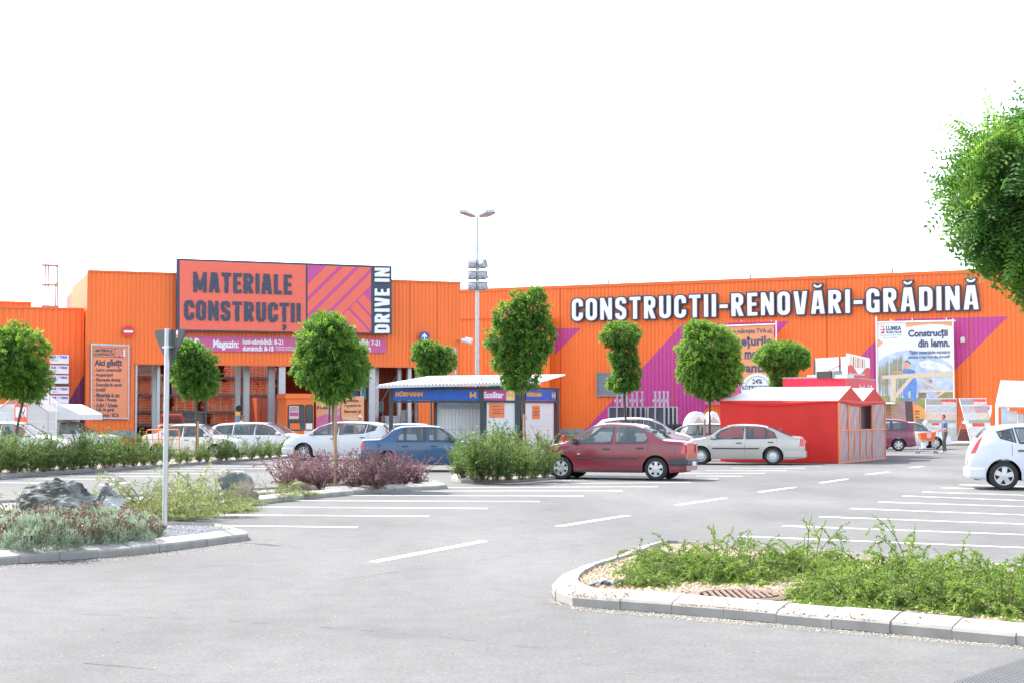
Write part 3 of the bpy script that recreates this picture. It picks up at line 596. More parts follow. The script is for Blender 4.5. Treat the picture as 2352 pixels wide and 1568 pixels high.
mb = MB(); mb.prism([WB_.px(1044, 798.5, .05), WB_.px(1047.5, 798.5, .05), WB_.px(1047.5, 907, .05), WB_.px(1044, 907, .05)], -WB_.N * .13); mb.prism([WB_.px(965, 797.5, .05), WB_.px(1043.8, 797.5, .05), WB_.px(1043.8, 800.5, .05), WB_.px(965, 800.5, .05)], -WB_.N * .13); mb.build('frame', M_steel, t)
t = thing('security_camera', 'white security camera on a bracket at the right corner of the drive-in facade', 'camera', WR.px(1058, 783))
c = WF.px(1050, 782); d = (WF.U * .8 + WF.N * .6).normalized(); mb = MB(); mb.tube([c, c + WF.N * .5, c + WF.N * .55 + WF.U * .3], .035, 8); mb.build('bracket', M_grey, t)
mb = MB(); e = c + WF.N * .55 + WF.U * .1; mb.tube([e, e + d * .55 - Vector((0, 0, .12))], .11, 10); mb.tube([e + d * .2 + Vector((0, 0, .08)), e + d * .62 - Vector((0, 0, .02))], .1, 8); mb.build('housing', M_white, t)
# ---------------------------------------------------------------- inside the drive-in
M_pipe = mat('orange_pipe', (.85, .25, .12), .4, var=.15, scale=4); M_strap = mat('strap_wood', (.6, .5, .36), .7); M_rackm = mat('rack_steel', (.16, .16, .19), .5, .3, var=.2)
WQ = WF.moved(-8.0); rk = thing('storage_rack', 'dark steel storage rack filled with bundles of orange pipes inside the drive-in hall', 'rack', WQ.px(560, 1010))
ru0, ru1 = WQ.uz(300, 900)[0], WQ.uz(640, 900)[0]; LV = [WQ.uz(500, y)[1] for y in (973, 943, 905, 865)]
for i in range(5):
    u = ru0 + (ru1 - ru0) * i / 4
    for o in (-1.3, .0): mb = MB(); mb.wbox(WQ, u - .06, u + .06, 0, 5.0, o - .06, o + .06); mb.build('upright', M_rackm, rk)
for z in LV: mb = MB(); mb.wbox(WQ, ru0, ru1, z - .12, z, -1.35, .09); mb.build('shelf', M_rackm, rk)
random.seed(11); k = 0
BL = [(0, 312, 384, 1, 'a short'), (0, 482, 560, 2, 'a low'), (0, 572, 620, 1, 'a tapering'), (1, 312, 384, 3, 'a tightly strapped'), (1, 398, 452, 3, 'a square'), (1, 466, 548, 3, 'a long'), (1, 560, 610, 2, 'a sagging'),
      (2, 312, 380, 2, 'a stepped'), (2, 520, 590, 4, 'a tall'), (2, 592, 632, 3, 'a narrow'), (3, 520, 600, 1, 'a half loaded'), (3, 602, 634, 2, 'a small')]
LVN = ['lowest', 'second', 'third', 'top']; SD = lambda x: 'left' if x < 390 else ('middle' if x < 515 else 'right')
for lv, x0, x1, rows, adj in BL:
    u0, u1 = WQ.uz(x0, 900)[0], WQ.uz(x1, 900)[0]; r = .075; z0 = LV[lv]
    t = thing('pipe_bundle', f'{adj} bundle of orange plastic pipes on the {LVN[lv]} shelf, rack {SD(x0)}', 'pipes', WQ.at((u0 + u1) / 2, z0, -.4), 0, 'bundles of orange pipes on the drive-in rack')
    for j in range(int(rows * 4.2)):
        z = z0 + r + j * r * 1.9
        for o in (-.9, -.65, -.4, -.15):
            mb = MB(); s = random.uniform(-.12, .12); mb.tube([WQ.at(u0 + s, z, o), WQ.at(u1 + s, z, o)], r * random.uniform(.93, 1), 8)
            if o > -.5: mb.build('pipe', M_pipe, t, smooth=40)
    for f in (.15, .5, .85):
        mb = MB(); u = u0 + (u1 - u0) * f; mb.wbox(WQ, u - .03, u + .03, z0, z0 + int(rows * 4.2) * r * 1.9 + .06, -.07, -.05); mb.build('strap', M_strap, t)
# grey boxes and dark goods on the free shelf places
for i, (lv, x0, x1, h, c, nm, lb) in enumerate([(0, 400, 470, .7, (.2, .2, .22), 'crate', 'dark grey crate on the lowest rack shelf behind the staked tree'), (3, 400, 440, .8, (.5, .48, .46), 'carton', 'pale carton on the top rack shelf left of the pipes'), (3, 312, 350, .6, (.45, .3, .22), 'carton', 'brown carton on the top rack shelf at its left end'), (2, 395, 500, .8, (.3, .3, .33), 'crate', 'long grey crate on the third rack shelf')]):
    u0, u1 = WQ.uz(x0, 900)[0], WQ.uz(x1, 900)[0]; mb = MB(); mb.wbox(WQ, u0, u1, LV[lv], LV[lv] + h, -1, -.1); mb.wbox(WQ, u0 - .03, u1 + .03, LV[lv] + h, LV[lv] + h + .06, -1.03, -.07, 1); mb.wbox(WQ, u0 + .1, u1 - .1, LV[lv] + h * .4, LV[lv] + h * .5, -.1, -.09, 1)
    tag(mb.build(nm, [mat(f'goods_{i}', c, .6, var=.2), M_grey]), lb, nm)
# white advertising panel, teal door frame, red machine
WA = WF.moved(-5); t = thing('advert_panel', 'pale advertising panel with a green leaf above the orange gate cabin', 'panel', WA.px(745, 910))
mb = MB(); mb.prism([WA.px(728, 870), WA.px(757, 870), WA.px(757, 915), WA.px(728, 915)], -WA.N * .1); mb.build('board', mat('advert_grey', (.62, .58, .6), .5), t)
mb = MB(); wtext(mb, WA, 'Bramac', 735, 886, 750, 889.5, .01); mb.build('lettering', M_navy, t); mb = MB(); wpoly(mb, WA, [(732, 909), (740, 902), (751, 902), (744, 908)], .01); mb.build('leaf_print', mat('print_green', (.1, .25, .1), .5), t)
mb = MB(); wpx = lambda w, x0, y0, x1, y1, o0, o1, m=0: mb.wbox(w, w.uz(x0, y0)[0], w.uz(x1, y0)[0], w.uz((x0 + x1) / 2, y1)[1], w.uz((x0 + x1) / 2, y0)[1], o0, o1, m)
WO = WF.moved(-2.2)
t = thing('goods_shelf', 'steel shelf with red machines behind the leafy tree in the drive-in hall', 'shelf', WO.px(800, 1000))
mb = MB(); wpx(WO, 790, 892, 836, 896, -.6, 0); wpx(WO, 790, 850, 792, 1015, -.6, 0); wpx(WO, 828, 840, 831, 1015, -.6, 0); wpx(WO, 790, 915, 836, 917, -.6, 0); mb.build('shelf_frame', M_steel, t)
mb = MB(); wpx(WO, 796, 862, 826, 892, -.5, -.1); wpx(WO, 816, 852, 827, 862, -.5, -.1); mb.build('machine', mat('machine_red', (.7, .05, .03), .4), t)
mb = MB(); wpx(WO, 796, 900, 826, 915, -.5, -.1); mb.build('crate_blue', mat('crate_blue', (.04, .08, .25), .5), t)
mb = MB(); wpx(WO, 832, 835, 841, 915, -.4, .0); tag(mb.build('roller_door_edge', mat('teal', (.05, .32, .36), .5)), 'narrow teal door edge beside the inner orange partition', 'door edge')
# gate cabin
WC = WF.moved(2.2); t = thing('gate_cabin', 'orange gate cabin with rounded windows at the drive-in entrance', 'cabin', WC.px(690, 1012))
u0, u1 = WC.uz(658, 950)[0], WC.uz(721, 950)[0]; zt = WC.uz(690, 914)[1]
def rrect(w, x0, y0, x1, y1, r, off, n=5):
    u0, u1 = w.uz(x0, (y0 + y1) / 2)[0], w.uz(x1, (y0 + y1) / 2)[0]; z0, z1 = w.uz((x0 + x1) / 2, y1)[1], w.uz((x0 + x1) / 2, y0)[1]; P = []
    for cx, cz, a in ((u1 - r, z1 - r, 0), (u0 + r, z1 - r, 90), (u0 + r, z0 + r, 180), (u1 - r, z0 + r, 270)):
        P += [w.at(cx + r * math.cos(R(a + 90 * i / n)), cz + r * math.sin(R(a + 90 * i / n)), off) for i in range(n + 1)]
    return P
mb = MB(); mb.wbox(WC, u0, u1, 0, zt, -2, 0); mb.build('body', M_or, t)
mb = MB(); mb.wbox(WC, u0 - .08, u1 + .08, zt, zt + .25, -2.1, .1); mb.build('roof', M_or, t)
for x0, x1, y1 in ((661.5, 698, 1007 - 20), (701.5, 718, 986)):
    mb = MB(); mb.prism(rrect(WC, x0 - 1, 928, x1 + 1, y1 + 1, .12, .02), -WC.N * .015, 0); g = mb.build('window', M_black, t); mb = MB(); mb.poly(rrect(WC, x0, 929, x1, y1, .1, .03)); mb.build('pane', M_glassy, g)
mb = MB(); mb.prism([WC.px(664, 931, .035), WC.px(686, 931, .035), WC.px(686, 961, .035), WC.px(664, 961, .035)], -WC.N * .004); wpoly(mb, WC, [(665, 946), (685, 946), (685, 954), (665, 954)], .04, 1); wtext(mb, WC, 'Toate mărfurile\npentru construcții', 665.5, 933, 684.5, 943, .04, 2); mb.build('poster', [mat('paper_pink', (.7, .45, .4), .6), M_violet, M_navy], t)
mb = MB(); mb.prism([WC.px(666, 971, .036), WC.px(688, 971, .036), WC.px(688, 985, .036), WC.px(666, 985, .036)], -WC.N * .004); wpoly(mb, WC, [(702, 971), (717, 971), (717, 985), (702, 985)], .036, 1); wpoly(mb, WC, [(699, 988), (720, 988), (720, 1010), (699, 1010)], .012, 1); mb.build('notice', [M_or, M_white], t)
WC2 = WF.moved(-4.5); t = thing('storage_container', 'dull red orange storage container in the shade behind the gate cabin', 'container', WC2.px(610, 1015))
mb = MB(); u0, u1 = WC2.uz(590, 950)[0], WC2.uz(652, 950)[0]; corr(mb, WC2, u0, u1, .05, WC2.uz(620, 914)[1], .3, .03); mb.build('front', mat('container_red', (.5, .09, .04), .5, var=.1), t); mb = MB(); mb.wbox(WC2, u0, u1, 0, WC2.uz(620, 914)[1] + .05, -2.2, -.04); mb.build('body', mat('container_red', (.5, .09, .04)), t)
mb = MB(); mb.wbox(WC2, WC2.uz(601, 950)[0], WC2.uz(613, 950)[0], .1, 2.2, .01, .05); mb.build('door', mat('door_red', (.42, .07, .03), .5), t)
# printed hoarding panels to the right of the cabin
M_hp = mat('hoarding_peach', (.8, .36, .17), .5, var=.05); M_hv = mat('hoarding_violet', (.6, .15, .32), .5); M_hr = mat('hoarding_rose', (.55, .16, .16), .5)
WP_ = WF.moved(1.2)
for i, (x0, x1, yt, txts, lb) in enumerate([(726, 782, 900, [('noi ai transport', 728, 913, 778, 924, 0), ('și transport', 728, 930, 760, 941, 0), ('HORNBACH', 756, 930, 778, 941, 2), ('Centrul tău de bricolaj', 752, 946, 778, 950, 1)], 'peach and violet printed hoarding panel right of the gate cabin'),
                                     (784, 836, 911, [('Deschidem ...', 792, 915, 830, 922, 0), ('o mașină de', 790, 927, 829, 934, 0), ('Berceni și', 791, 940, 829, 949, 0), ('HORNBACH', 788, 955, 833, 964, 2), ('Mereu aproape', 790, 969, 826, 974, 1)], 'peach printed hoarding panel beside the inner partition, behind the white hatchback')]):
    t = thing('hoarding_panel', lb, 'hoarding', WP_.px((x0 + x1) / 2, 1015), 0, 'printed hoarding panels at the drive-in')
    mb = MB(); mb.prism([WP_.px(x0, yt), WP_.px(x1, yt - 3), WP_.px(x1, 1020), WP_.px(x0, 1020)], -WP_.N * .06); mb.build('board', M_hp, t)
    mb = MB(); wpoly(mb, WP_, [(x0 + .5, 958), (x1 - .5, 935 if i == 0 else 976), (x1 - .5, 985), (x0 + .5, 992)], .008); mb.build('print_band', [M_hv, M_hr][i], t)
    mb = MB(); wpoly(mb, WP_, [(txts[-1][1] - 1, txts[-1][2] - 1), (txts[-1][3] + 1, txts[-1][2] - 1), (txts[-1][3] + 1, txts[-1][4] + 1.5), (txts[-1][1] - 1, txts[-1][4] + 1.5)], .014); mb.build('label_strip', mat('label_cream', (.75, .62, .5), .5), t)
    mb = MB()
    for s, a, b, c, d, m in txts: wtext(mb, WP_, s, a, b, c, d, .02, m, .03)
    mb.build('lettering', [mat('print_brown', (.14, .06, .05), .5), mat('print_dark', (.05, .03, .04), .5), mat('print_pale', (.85, .6, .4), .5)], t)
# stacked pavers on pallets by the partition
for x0, x1, y0, y1, lb in ((886, 918, 950, 976, 'low pallet stack of grey pavers behind the pavilion post'), (922, 948, 934, 976, 'tall pallet stack of grey pavers by the drive-in column'), (952, 962, 962, 980, 'small pallet of grey blocks at the right end of the opening')):
    w = WF.moved(-.9); t = thing('paver_pallet', lb, 'pallet', w.px((x0 + x1) / 2, 1018), 0, 'pallets of pavers in the drive-in'); u0, u1 = w.uz(x0, 960)[0], w.uz(x1, 960)[0]; ztop = w.uz(x0, y0)[1]; n = int((ztop - .14) / .16)
    mb = MB()
    for o in (-.9, -.45, -.05): mb.wbox(w, u0, u1, .0, .14, o - .05, o + .05)
    mb.build('pallet', M_wood, t)
    for i in range(n):
        mb = MB(); s = random.uniform(-.03, .03); mb.wbox(w, u0 + s, u1 + s, .14 + i * .16, .14 + i * .16 + .15, -.95, 0); mb.build('paver_layer', mat('paver', (.42, .38, .37), .8, var=.2, scale=8), t)
# insulation packs outside the low wing
M_pack = mat('pack_film', (.74, .7, .74), .25, var=.06, scale=3, bump=.15, bscale=6); M_rim = mat('pack_edge', (.5, .16, .13), .5)
WE = WW.moved(1.6)
def pack(x0, x1, y0, y1, lb, o=0, d=1.0):
    u0, u1 = WE.uz(x0, 900)[0], WE.uz(x1, 900)[0]; z0, z1 = WE.uz((x0 + x1) / 2, y1)[1], WE.uz((x0 + x1) / 2, y0)[1]; t = thing('insulation_pack', lb, 'pack', WE.at((u0 + u1) / 2, z0), 0, 'stacked insulation packs by the low wing')
    mb = MB(); mb.wbox(WE, u0, u1, z0 + .03, z1 - .03, -d, 0); mb.build('block', M_pack, t)
    mb = MB(); mb.wbox(WE, u0 - .005, u1 + .005, z1 - .03, z1, -d, .005); mb.build('edge_board', M_rim, t)
    mb = MB(); xm = x1 - x0; wtext(mb, WE, 'EUR', x0 + 3, y0 + 3.5, x0 + xm * .34, y0 + 9, .006, 0, .05); wtext(mb, WE, 'TERM', x0 + xm * .52, y0 + 3.8, x1 - 3, y0 + 9.3, .006, 0, .05); wpoly(mb, WE, [(x0 + xm * .38, y0 + 4), (x0 + xm * .47, y0 + 4), (x0 + xm * .47, y0 + 8.8), (x0 + xm * .38, y0 + 8.8)], .006, 1); wpoly(mb, WE, [(x0 + xm * .4, y0 + 5.4), (x0 + xm * .45, y0 + 5.4), (x0 + xm * .45, y0 + 7.6), (x0 + xm * .4, y0 + 7.6)], .009, 2); wtext(mb, WE, 'OPEX A', x0 + 4, y0 + 11.5, x0 + xm * .45, y0 + 15, .006, 1, .02)
    mb.build('lettering', [mat('ink_blue', (.05, .1, .4), .5), mat('ink_red', (.7, .2, .15), .5), M_pack], t)
for i, (a, b) in enumerate([(813, 836), (837, 858.5), (859.5, 881)]): pack(115, 157, a, b, ['topmost white shrink-wrapped insulation pack of the right-hand stack', 'white insulation pack just under the topmost one of the right-hand stack', 'third white insulation pack from the top, above the dark gap'][i])
for i, (a, b) in enumerate([(886, 905), (906, 927), (928, 948), (949, 969), (970, 990), (991, 1011)]): pack(116, 158, a, b, 'white insulation pack in the lower part of the right-hand stack' if i > 2 else ['white insulation pack just below the dark gap of the right-hand stack', 'second white insulation pack below the dark gap, right-hand stack', 'white insulation pack level with the camper roof, right-hand stack'][i])
for i, (a, b) in enumerate([(866, 887), (888, 908), (909, 930), (931, 952), (953, 974), (975, 996), (997, 1017)]): pack(70, 113, a, b, 'white insulation pack in the left-hand stack behind the round tree' if i > 1 else ['topmost white insulation pack of the left-hand stack beside the round tree', 'second white insulation pack from the top of the left-hand stack'][i])
for x0, x1, y in ((115, 158, 881.5),):
    mb = MB()
    for o in (-.9, -.5, -.1): u0, u1 = WE.uz(x0, 880)[0], WE.uz(x1, 880)[0]; z = WE.uz(130, 885.5)[1]; mb.wbox(WE, u0, u1, z, WE.uz(130, 881.5)[1], o - .08, o + .08)
    tag(mb.build('pallet', mat('pallet_dark', (.08, .06, .05), .8)), 'dark pallet between the upper and lower insulation packs', 'pallet')
# ---------------------------------------------------------------- garage door pavilion
V_ = lambda ox, oy, k: (lambda x, y: ((ox + x / k) * .91875, (oy + y / k) * .91875))
P0, P1, P2 = (-4.43, 56.3), (.22, 56.3), (1.79, 58.2)
W1, W2 = Wall(P0, P1), Wall(P1, P2)
M_fr = mat('pavilion_frame', (.035, .045, .055), .4, var=.08); M_door = mat('garage_door', (.66, .66, .66), .35, var=.03, scale=1); M_sblue = mat('fascia_blue', (.008, .10, .46), .35)
pv = thing('display_pavilion', 'dark framed garage door display pavilion with a tilted white roof', 'pavilion', (-1.5, 57.5, 0))
def wrect(mb, w, x0, y0, x1, y1, o0, o1, m=0):
    ym, xm = (y0 + y1) / 2, (x0 + x1) / 2; mb.wbox(w, w.uz(x0, ym)[0], w.uz(x1, ym)[0], w.uz(xm, y1)[1], w.uz(xm, y0)[1], o0, o1, m)
for w, x, wd, o in ((W1, 898, .14, 0), (W1, 1107, .14, 0), (W1, 1189, .2, 0), (W2, 1281, .13, 0), (W1, 996, .12, -1.2), (W2, 1203, .1, 0)):
    mb = MB(); u = w.uz(x, 950)[0]; mb.wbox(w, u - wd / 2, u + wd / 2, 0, 2.72, o - .12, o + .02); mb.build('post', M_fr, pv)
mb = MB(); e = .07
for w in (W1, W2): mb.wbox(w, .03, w.L - .03, 2.68, 2.77, -.12, .03); mb.wbox(w, .03, w.L - .03, 2.2, 2.27, -.12, .03)
mb.wbox(W1, .03, W1.L, 2.68, 2.76, -4, -3.9); mb.build('beam', M_fr, pv)
def fascia(w, x0, x1, txt, mt, tm, bold, nm='fascia_sign'):
    u0, u1 = w.uz(x0, 905)[0], w.uz(x1, 905)[0]; mb = MB(); mb.wbox(w, u0, u1, 2.28, 2.67, -.05, -.005); f = mb.build(nm, mt, pv); mb = MB()
    for s, a, b, zz, h, m in txt: put_text(mb, s, w.at(u0 + (u1 - u0) * a, zz, .004), w.U, (u1 - u0) * (b - a), h, m, bold)
    mb.build('lettering', tm, f); return f, u0, u1
M_ylw = mat('letter_orange', (.85, .36, .05), .4)
f, a, b = fascia(W1, 903, 1100, [('HÖRMANN', .03, .345, 2.42, .2, 0)], M_sblue, M_ylw, .06)
def logo(w, u, z, s, par, mt=None):
    mb = MB(); d = .005; mb.poly([w.at(u - s, z - s, d), w.at(u + s, z - s, d), w.at(u + s, z + s, d), w.at(u - s, z + s, d)], 1); d = .009
    for q in ((-.75, -.35), (.35, .75)): mb.poly([w.at(u + q[0] * s, z - .7 * s, d), w.at(u + q[1] * s, z - .7 * s, d), w.at(u + q[1] * s, z + .8 * s, d), w.at(u + q[0] * s, z + .8 * s, d)])
    mb.poly([w.at(u - .35 * s, z - .15 * s, d), w.at(u, z - .4 * s, d), w.at(u + .35 * s, z - .15 * s, d), w.at(u + .35 * s, z + .3 * s, d), w.at(u, z + .05 * s, d), w.at(u - .35 * s, z + .3 * s, d)])
    mb.build('emblem', [M_ylw, mt or M_sblue], par)
logo(W1, a + (b - a) * .93, 2.475, .15, f)
f, a, b = fascia(W1, 1108, 1162, [('EcoStar', .04, .9, 2.36, .24, 0)], M_violet, M_white, .05)
M_cr = mat('emblem_cream', (.75, .55, .3), .5); f, a, b = fascia(W1, 1162.5, 1183, [], M_cr, M_white, .05, 'emblem_panel'); logo(W1, (a + b) / 2, 2.475, .13, f, M_cr)
f, a, b = fascia(W2, 1208, 1278, [('HÖRMANN', .02, .5, 2.42, .19, 0)], M_sblue, M_ylw, .06); logo(W2, a + (b - a) * .9, 2.475, .14, f)
wd = W1.moved(-1.25); mb = MB(); u0, u1 = wd.uz(1001, 960)[0], wd.uz(1106, 960)[0]; corr(mb, wd, u0, u1, .03, 2.2, .13, .02); d = mb.build('garage_door', M_door, pv)
mb = MB(); mb.wbox(wd, u0 + .15, u1 - .05, 1.98, 2.08, .01, .05); mb.build('track', mat('track_blue', (.3, .38, .48), .4, .4), d); mb = MB(); mb.wbox(wd, u0, u1, 1.2, 1.23, .004, .015); mb.build('rail', M_steel, d)
mb = MB(); u0, u1 = W1.uz(1118, 960)[0], W1.uz(1184, 960)[0]; mb.wbox(W1, u0, u1, .03, 2.2, -.1, -.04)
d = mb.build('garage_door', M_door, pv)
mb = MB(); ua, ub = W2.uz(1209, 960)[0], W2.uz(1273, 960)[0]
for i in range(5): mb.wbox(W2, ua, ub, .03 + i * .434, .03 + i * .434 + .428, -.1, -.04)
d2 = mb.build('garage_door', M_door, pv)
M_flyer = mat('flyer_orange', (.8, .2, .06), .5)
for w, q, par in ((W1, (1123, 925, 1158.5, 958), d), (W2, (1224, 930, 1241.5, 961.5), d2)):
    mb = MB(); wrect(mb, w, *q, -.035, -.028); fl = mb.build('flyer', M_flyer, par); mb = MB(); x0, y0, x1, y1 = q; k = x1 - x0
    for yy, a, b in ((.2, .18, .75), (.42, .18, .95), (.58, .3, .75), (.7, .18, .95)): wtext(mb, w, 'ofertă usi', x0 + k * a, y0 + (y1 - y0) * yy - 1, x0 + k * b, y0 + (y1 - y0) * yy + 1.2, -.022, 0, .03)
    mb.build('lettering', M_navy, fl)
mb = MB(); wrect(mb, W2, 1203, 955, 1209, 962, -.02, .03); mb.build('door_handle', M_steel, pv)
mb = MB(); mb.wbox(W1, W1.uz(1000, 960)[0], W1.L, 0, 2.7, -1.5, -1.4); mb.build('back_panel', mat('pavilion_back', (.3, .31, .32), .5), pv)
FL, FR, BL_, BR = A(863, 886, 55.3), A(1242, 877, 56.2), A(983, 865, 59.5), A(1299, 861, 61.0)
mb = MB(); n = 46
for i in range(n):
    for j, (t0, t1, h0, h1) in enumerate(((0, .3, 0, 0), (.3, .5, 0, .045), (.5, .8, .045, .045), (.8, 1, .045, 0))):
        a, b = (i + t0) / n, (i + t1) / n; z = Vector((0, 0, 1)); mb.quad(FL.lerp(FR, a) + z * h0, FL.lerp(FR, b) + z * h1, BL_.lerp(BR, b) + z * h1, BL_.lerp(BR, a) + z * h0)
mb.build('roof', mat('roof_sheet', (.78, .78, .78), .35, .1, var=.05, scale=.6), pv)
mb = MB(); dn = Vector((0, 0, -.075)); fw = Vector((0, -.05, 0)); q = [FL + fw, FR + fw]; mb.prism([q[0] + dn, q[1] + dn, q[1] - dn * .05, q[0] - dn * .05], Vector((0, .08, 0))); mb.build('gutter', mat('gutter_grey', (.5, .52, .55), .35, .3), pv)
for x, w in ((1010, W1), (1037, W1), (1105, W1), (1246, W2)):
    u = w.uz(x, 900)[0]; p = w.at(u, 2.75, -.3); mb = MB(); mb.tube([p, p + Vector((0, 0, .33))], .025, 6); mb.tube([p + Vector((-.15, 0, .0)), p + Vector((0, 0, .2)), p + Vector((.15, 0, .0))], .03, 6); mb.build('roof_bracket', M_fr, pv)
# ---------------------------------------------------------------- lamp post with floodlights
LP = A(1096, 955, 71); lp = thing('lamp_post', 'tall galvanised lamp post with two wing-shaped lamps and six floodlights', 'lamp post', (LP.x, LP.y, 0)); s = 50.0
mb = MB(); mb.tube([(LP.x, LP.y, 0), (LP.x, LP.y, 4.5), (LP.x, LP.y, 10.85)], [.125, .1, .07], 12); mb.build('pole', M_steel, lp, smooth=50)
mb = MB(); mb.lathe([(.2, 0), (.2, .03), (.13, .05), (.12, .4)], (LP.x, LP.y, 0)); mb.build('base', M_steel, lp, smooth=40)
zz = lambda y: 1.7 + (955 - y) / s
for sg_, dy in ((-1, -.35), (1, -.35)):
    c = Vector((LP.x, LP.y, zz(497))); o = c + Vector((sg_ * .08, 0, 0)); mb = MB()
    for a in (-1, 1): pass
    d = Vector((sg_ * .72, dy * .3, .17)); p = Vector((.06, .34, -.06)); up = Vector((0, 0, .1))
    pr = [o + p * .3, o + d * .5 + p, o + d + p * .5, o + d * 1.05, o + d - p * .5, o + d * .5 - p, o - p * .3]
    mb.poly(pr); mb.poly([v + up * (1.4 if 0 < i < 6 else .7) for i, v in enumerate(reversed(pr))])
    for i in range(7):
        a, b = pr[i], pr[(i + 1) % 7]; ua, ub = [v + up * (1.4 if 0 < k < 6 else .7) for v, k in ((a, 6 - i), (b, 6 - (i + 1) % 7))]; mb.quad(a, b, ub, ua)
    hd = mb.build('lamp_head', M_steel, lp)
    mb = MB(); mb.poly([v - Vector((0, 0, .006)) for v in (o + d * .2 + p * .4, o + d * .55 + p * .7, o + d * .9 + p * .35, o + d * .9 - p * .35, o + d * .55 - p * .7, o + d * .2 - p * .4)]); mb.build('lens', mat('lamp_lens', (.5, .36, .3), .2), hd)
for i, (y, dz) in enumerate(((616, 0), (642, 0), (667, 0))):
    mb = MB(); z = zz(y); mb.tube([(LP.x - .42, LP.y - .15, z), (LP.x + .42, LP.y - .15, z)], .025, 6); mb.tube([(LP.x, LP.y, z), (LP.x, LP.y - .15, z)], .03, 6); mb.build('crossbar', M_steel, lp)
    for x, rz, ti in ((-.24, .15, .25), (.25, -.9 if i == 0 else -.5, .3)):
        M = Matrix.Rotation(rz, 3, 'Z') @ Matrix.Rotation(ti, 3, 'X'); c = Vector((LP.x + x, LP.y - .15, z + .19)); mb = MB(); mb.tube([c + M @ Vector((-.17, -.02, 0)), c + M @ Vector((.17, -.02, 0))], .16, 12); mb.box(c + M @ Vector((0, .1, 0)), (.4, .06, .38), M=M); mb.box(c + M @ Vector((0, -.15, -.04)), (.16, .1, .14), M=M); mb.tube([c + M @ Vector((-.19, 0, 0)), Vector((LP.x + x - .15, LP.y - .15, z))], .015, 5); fl = mb.build('floodlight', mat('lamp_grey', (.36, .37, .4), .5), lp)
        mb = MB(); mb.box(c + M @ Vector((0, .133, 0)), (.35, .005, .33), M=M); mb.build('glass', M_glassy, fl)
# ---------------------------------------------------------------- give way sign seen from behind
B = G(377.5, 1231); sp = thing('give_way_sign', 'back of a dark grey triangular give way sign on a thin galvanised post', 'traffic sign', tuple(B)); T = Vector((.012, 0, 0))
mb = MB(); mb.tube([B, B + T + Vector((0, 0, 2.94))], .036, 14); mb.build('post', mat('post_zinc', (.46, .48, .5), .35, .7, var=.08, scale=12), sp, smooth=40)
yaw = R(-38); U = Vector((math.cos(yaw), math.sin(yaw), 0)); Nn = Vector((-U.y, U.x, 0)); c = B + T - U * .02 + Nn * .055
def tri(h, e): return [c + U * x * h + Vector((0, 0, 2.93 + z)) + Nn * e for x, z in ((-.95, 0), (-1, -.03), (-.97, -.09), (-.06, -1.62 * h - .0), (0, -1.66 * h), (.06, -1.62 * h), (.97, -.09), (1, -.03), (.95, 0))]
mb = MB(); mb.prism(tri(.325, 0), Nn * .02); mb.build('plate', mat('plate_back', (.05, .057, .062), .45, var=.1), sp)
mb = MB(); mb.prism(tri(.315, .021), Nn * .003); mb.build('sign_face', M_red, sp)
mb = MB(); q = c + U * .17 + Vector((0, 0, 2.86)) - Nn * .004; mb.box(q, (.035, .004, .1), rz=yaw); st = mb.build('sticker', M_white, sp); mb = MB(); mb.box(q - Nn * .003 - Vector((0, 0, .025)), (.034, .003, .04), rz=yaw); mb.build('print', M_salmon, st)
for dz in (2.68,): mb = MB(); mb.box(B + T + Vector((0, 0, dz)) + Nn * .01, (.15, .085, .03), rz=yaw); mb.tube([B + T + Vector((0, 0, dz)) - U * .075, B + T + Vector((0, 0, dz)) - U * .1], .012, 6); mb.build('clamp', M_steel, sp)
# ---------------------------------------------------------------- red market tent and snack kiosk
LC, RC, RB = Vector((7.8, 57.97, 0)), Vector((11.8, 55.9, 0)), Vector((14.93, 61.94, 0)); LB = RB - (RC - LC)
WL, WEn = Wall(LC[:2], RC[:2]), Wall(RC[:2], RB[:2]); EZ, PZ = 2.28, 2.80
M_tent = mat('tent_red', (.75, .035, .025), .5, var=.06, scale=1.5, bump=.15, bscale=3); M_tw = mat('tent_glare_white', (.78, .70, .66), .5, var=.04, bump=.1, bscale=3); M_pvc = mat('pvc_film', (.5, .38, .41), .2, var=.05, scale=2, bump=.1, bscale=2, spec=.7); M_tf = mat('tent_frame', (.75, .22, .06), .45)  # roof fabric is coloured white to carry the sun's glare
translucent(M_tent, .35, (.85, .05, .03)); translucent(M_pvc, .3, (.6, .4, .42))
tn = thing('market_tent', 'red market tent with double gabled roof coloured white for sun glare and clear film end wall', 'tent', tuple((LC + RC + RB + LB) / 4))
mb = MB(); n = 26
for wll, m in ((WL, 0), (Wall(RB[:2], LB[:2]), 0), (Wall(LB[:2], LC[:2]), 0)):
    for i in range(n):
        for j in range(8):
            f = lambda a, b: wll.at(wll.L * a / n, .02 + (EZ - .02) * b / 8, .03 * math.sin(a * 1.1) * math.sin(b / 8 * 3.1) * .6)
            mb.quad(f(i, j), f(i + 1, j), f(i + 1, j + 1), f(i, j + 1))
mb.build('side_wall', M_tent, tn, smooth=60)
Z = lambda p, z: Vector((p.x, p.y, z)); E4 = lambda t: RC.lerp(RB, t); L4 = lambda t: LC.lerp(LB, t); ins = (RC - LC).normalized() * .9; o = .05
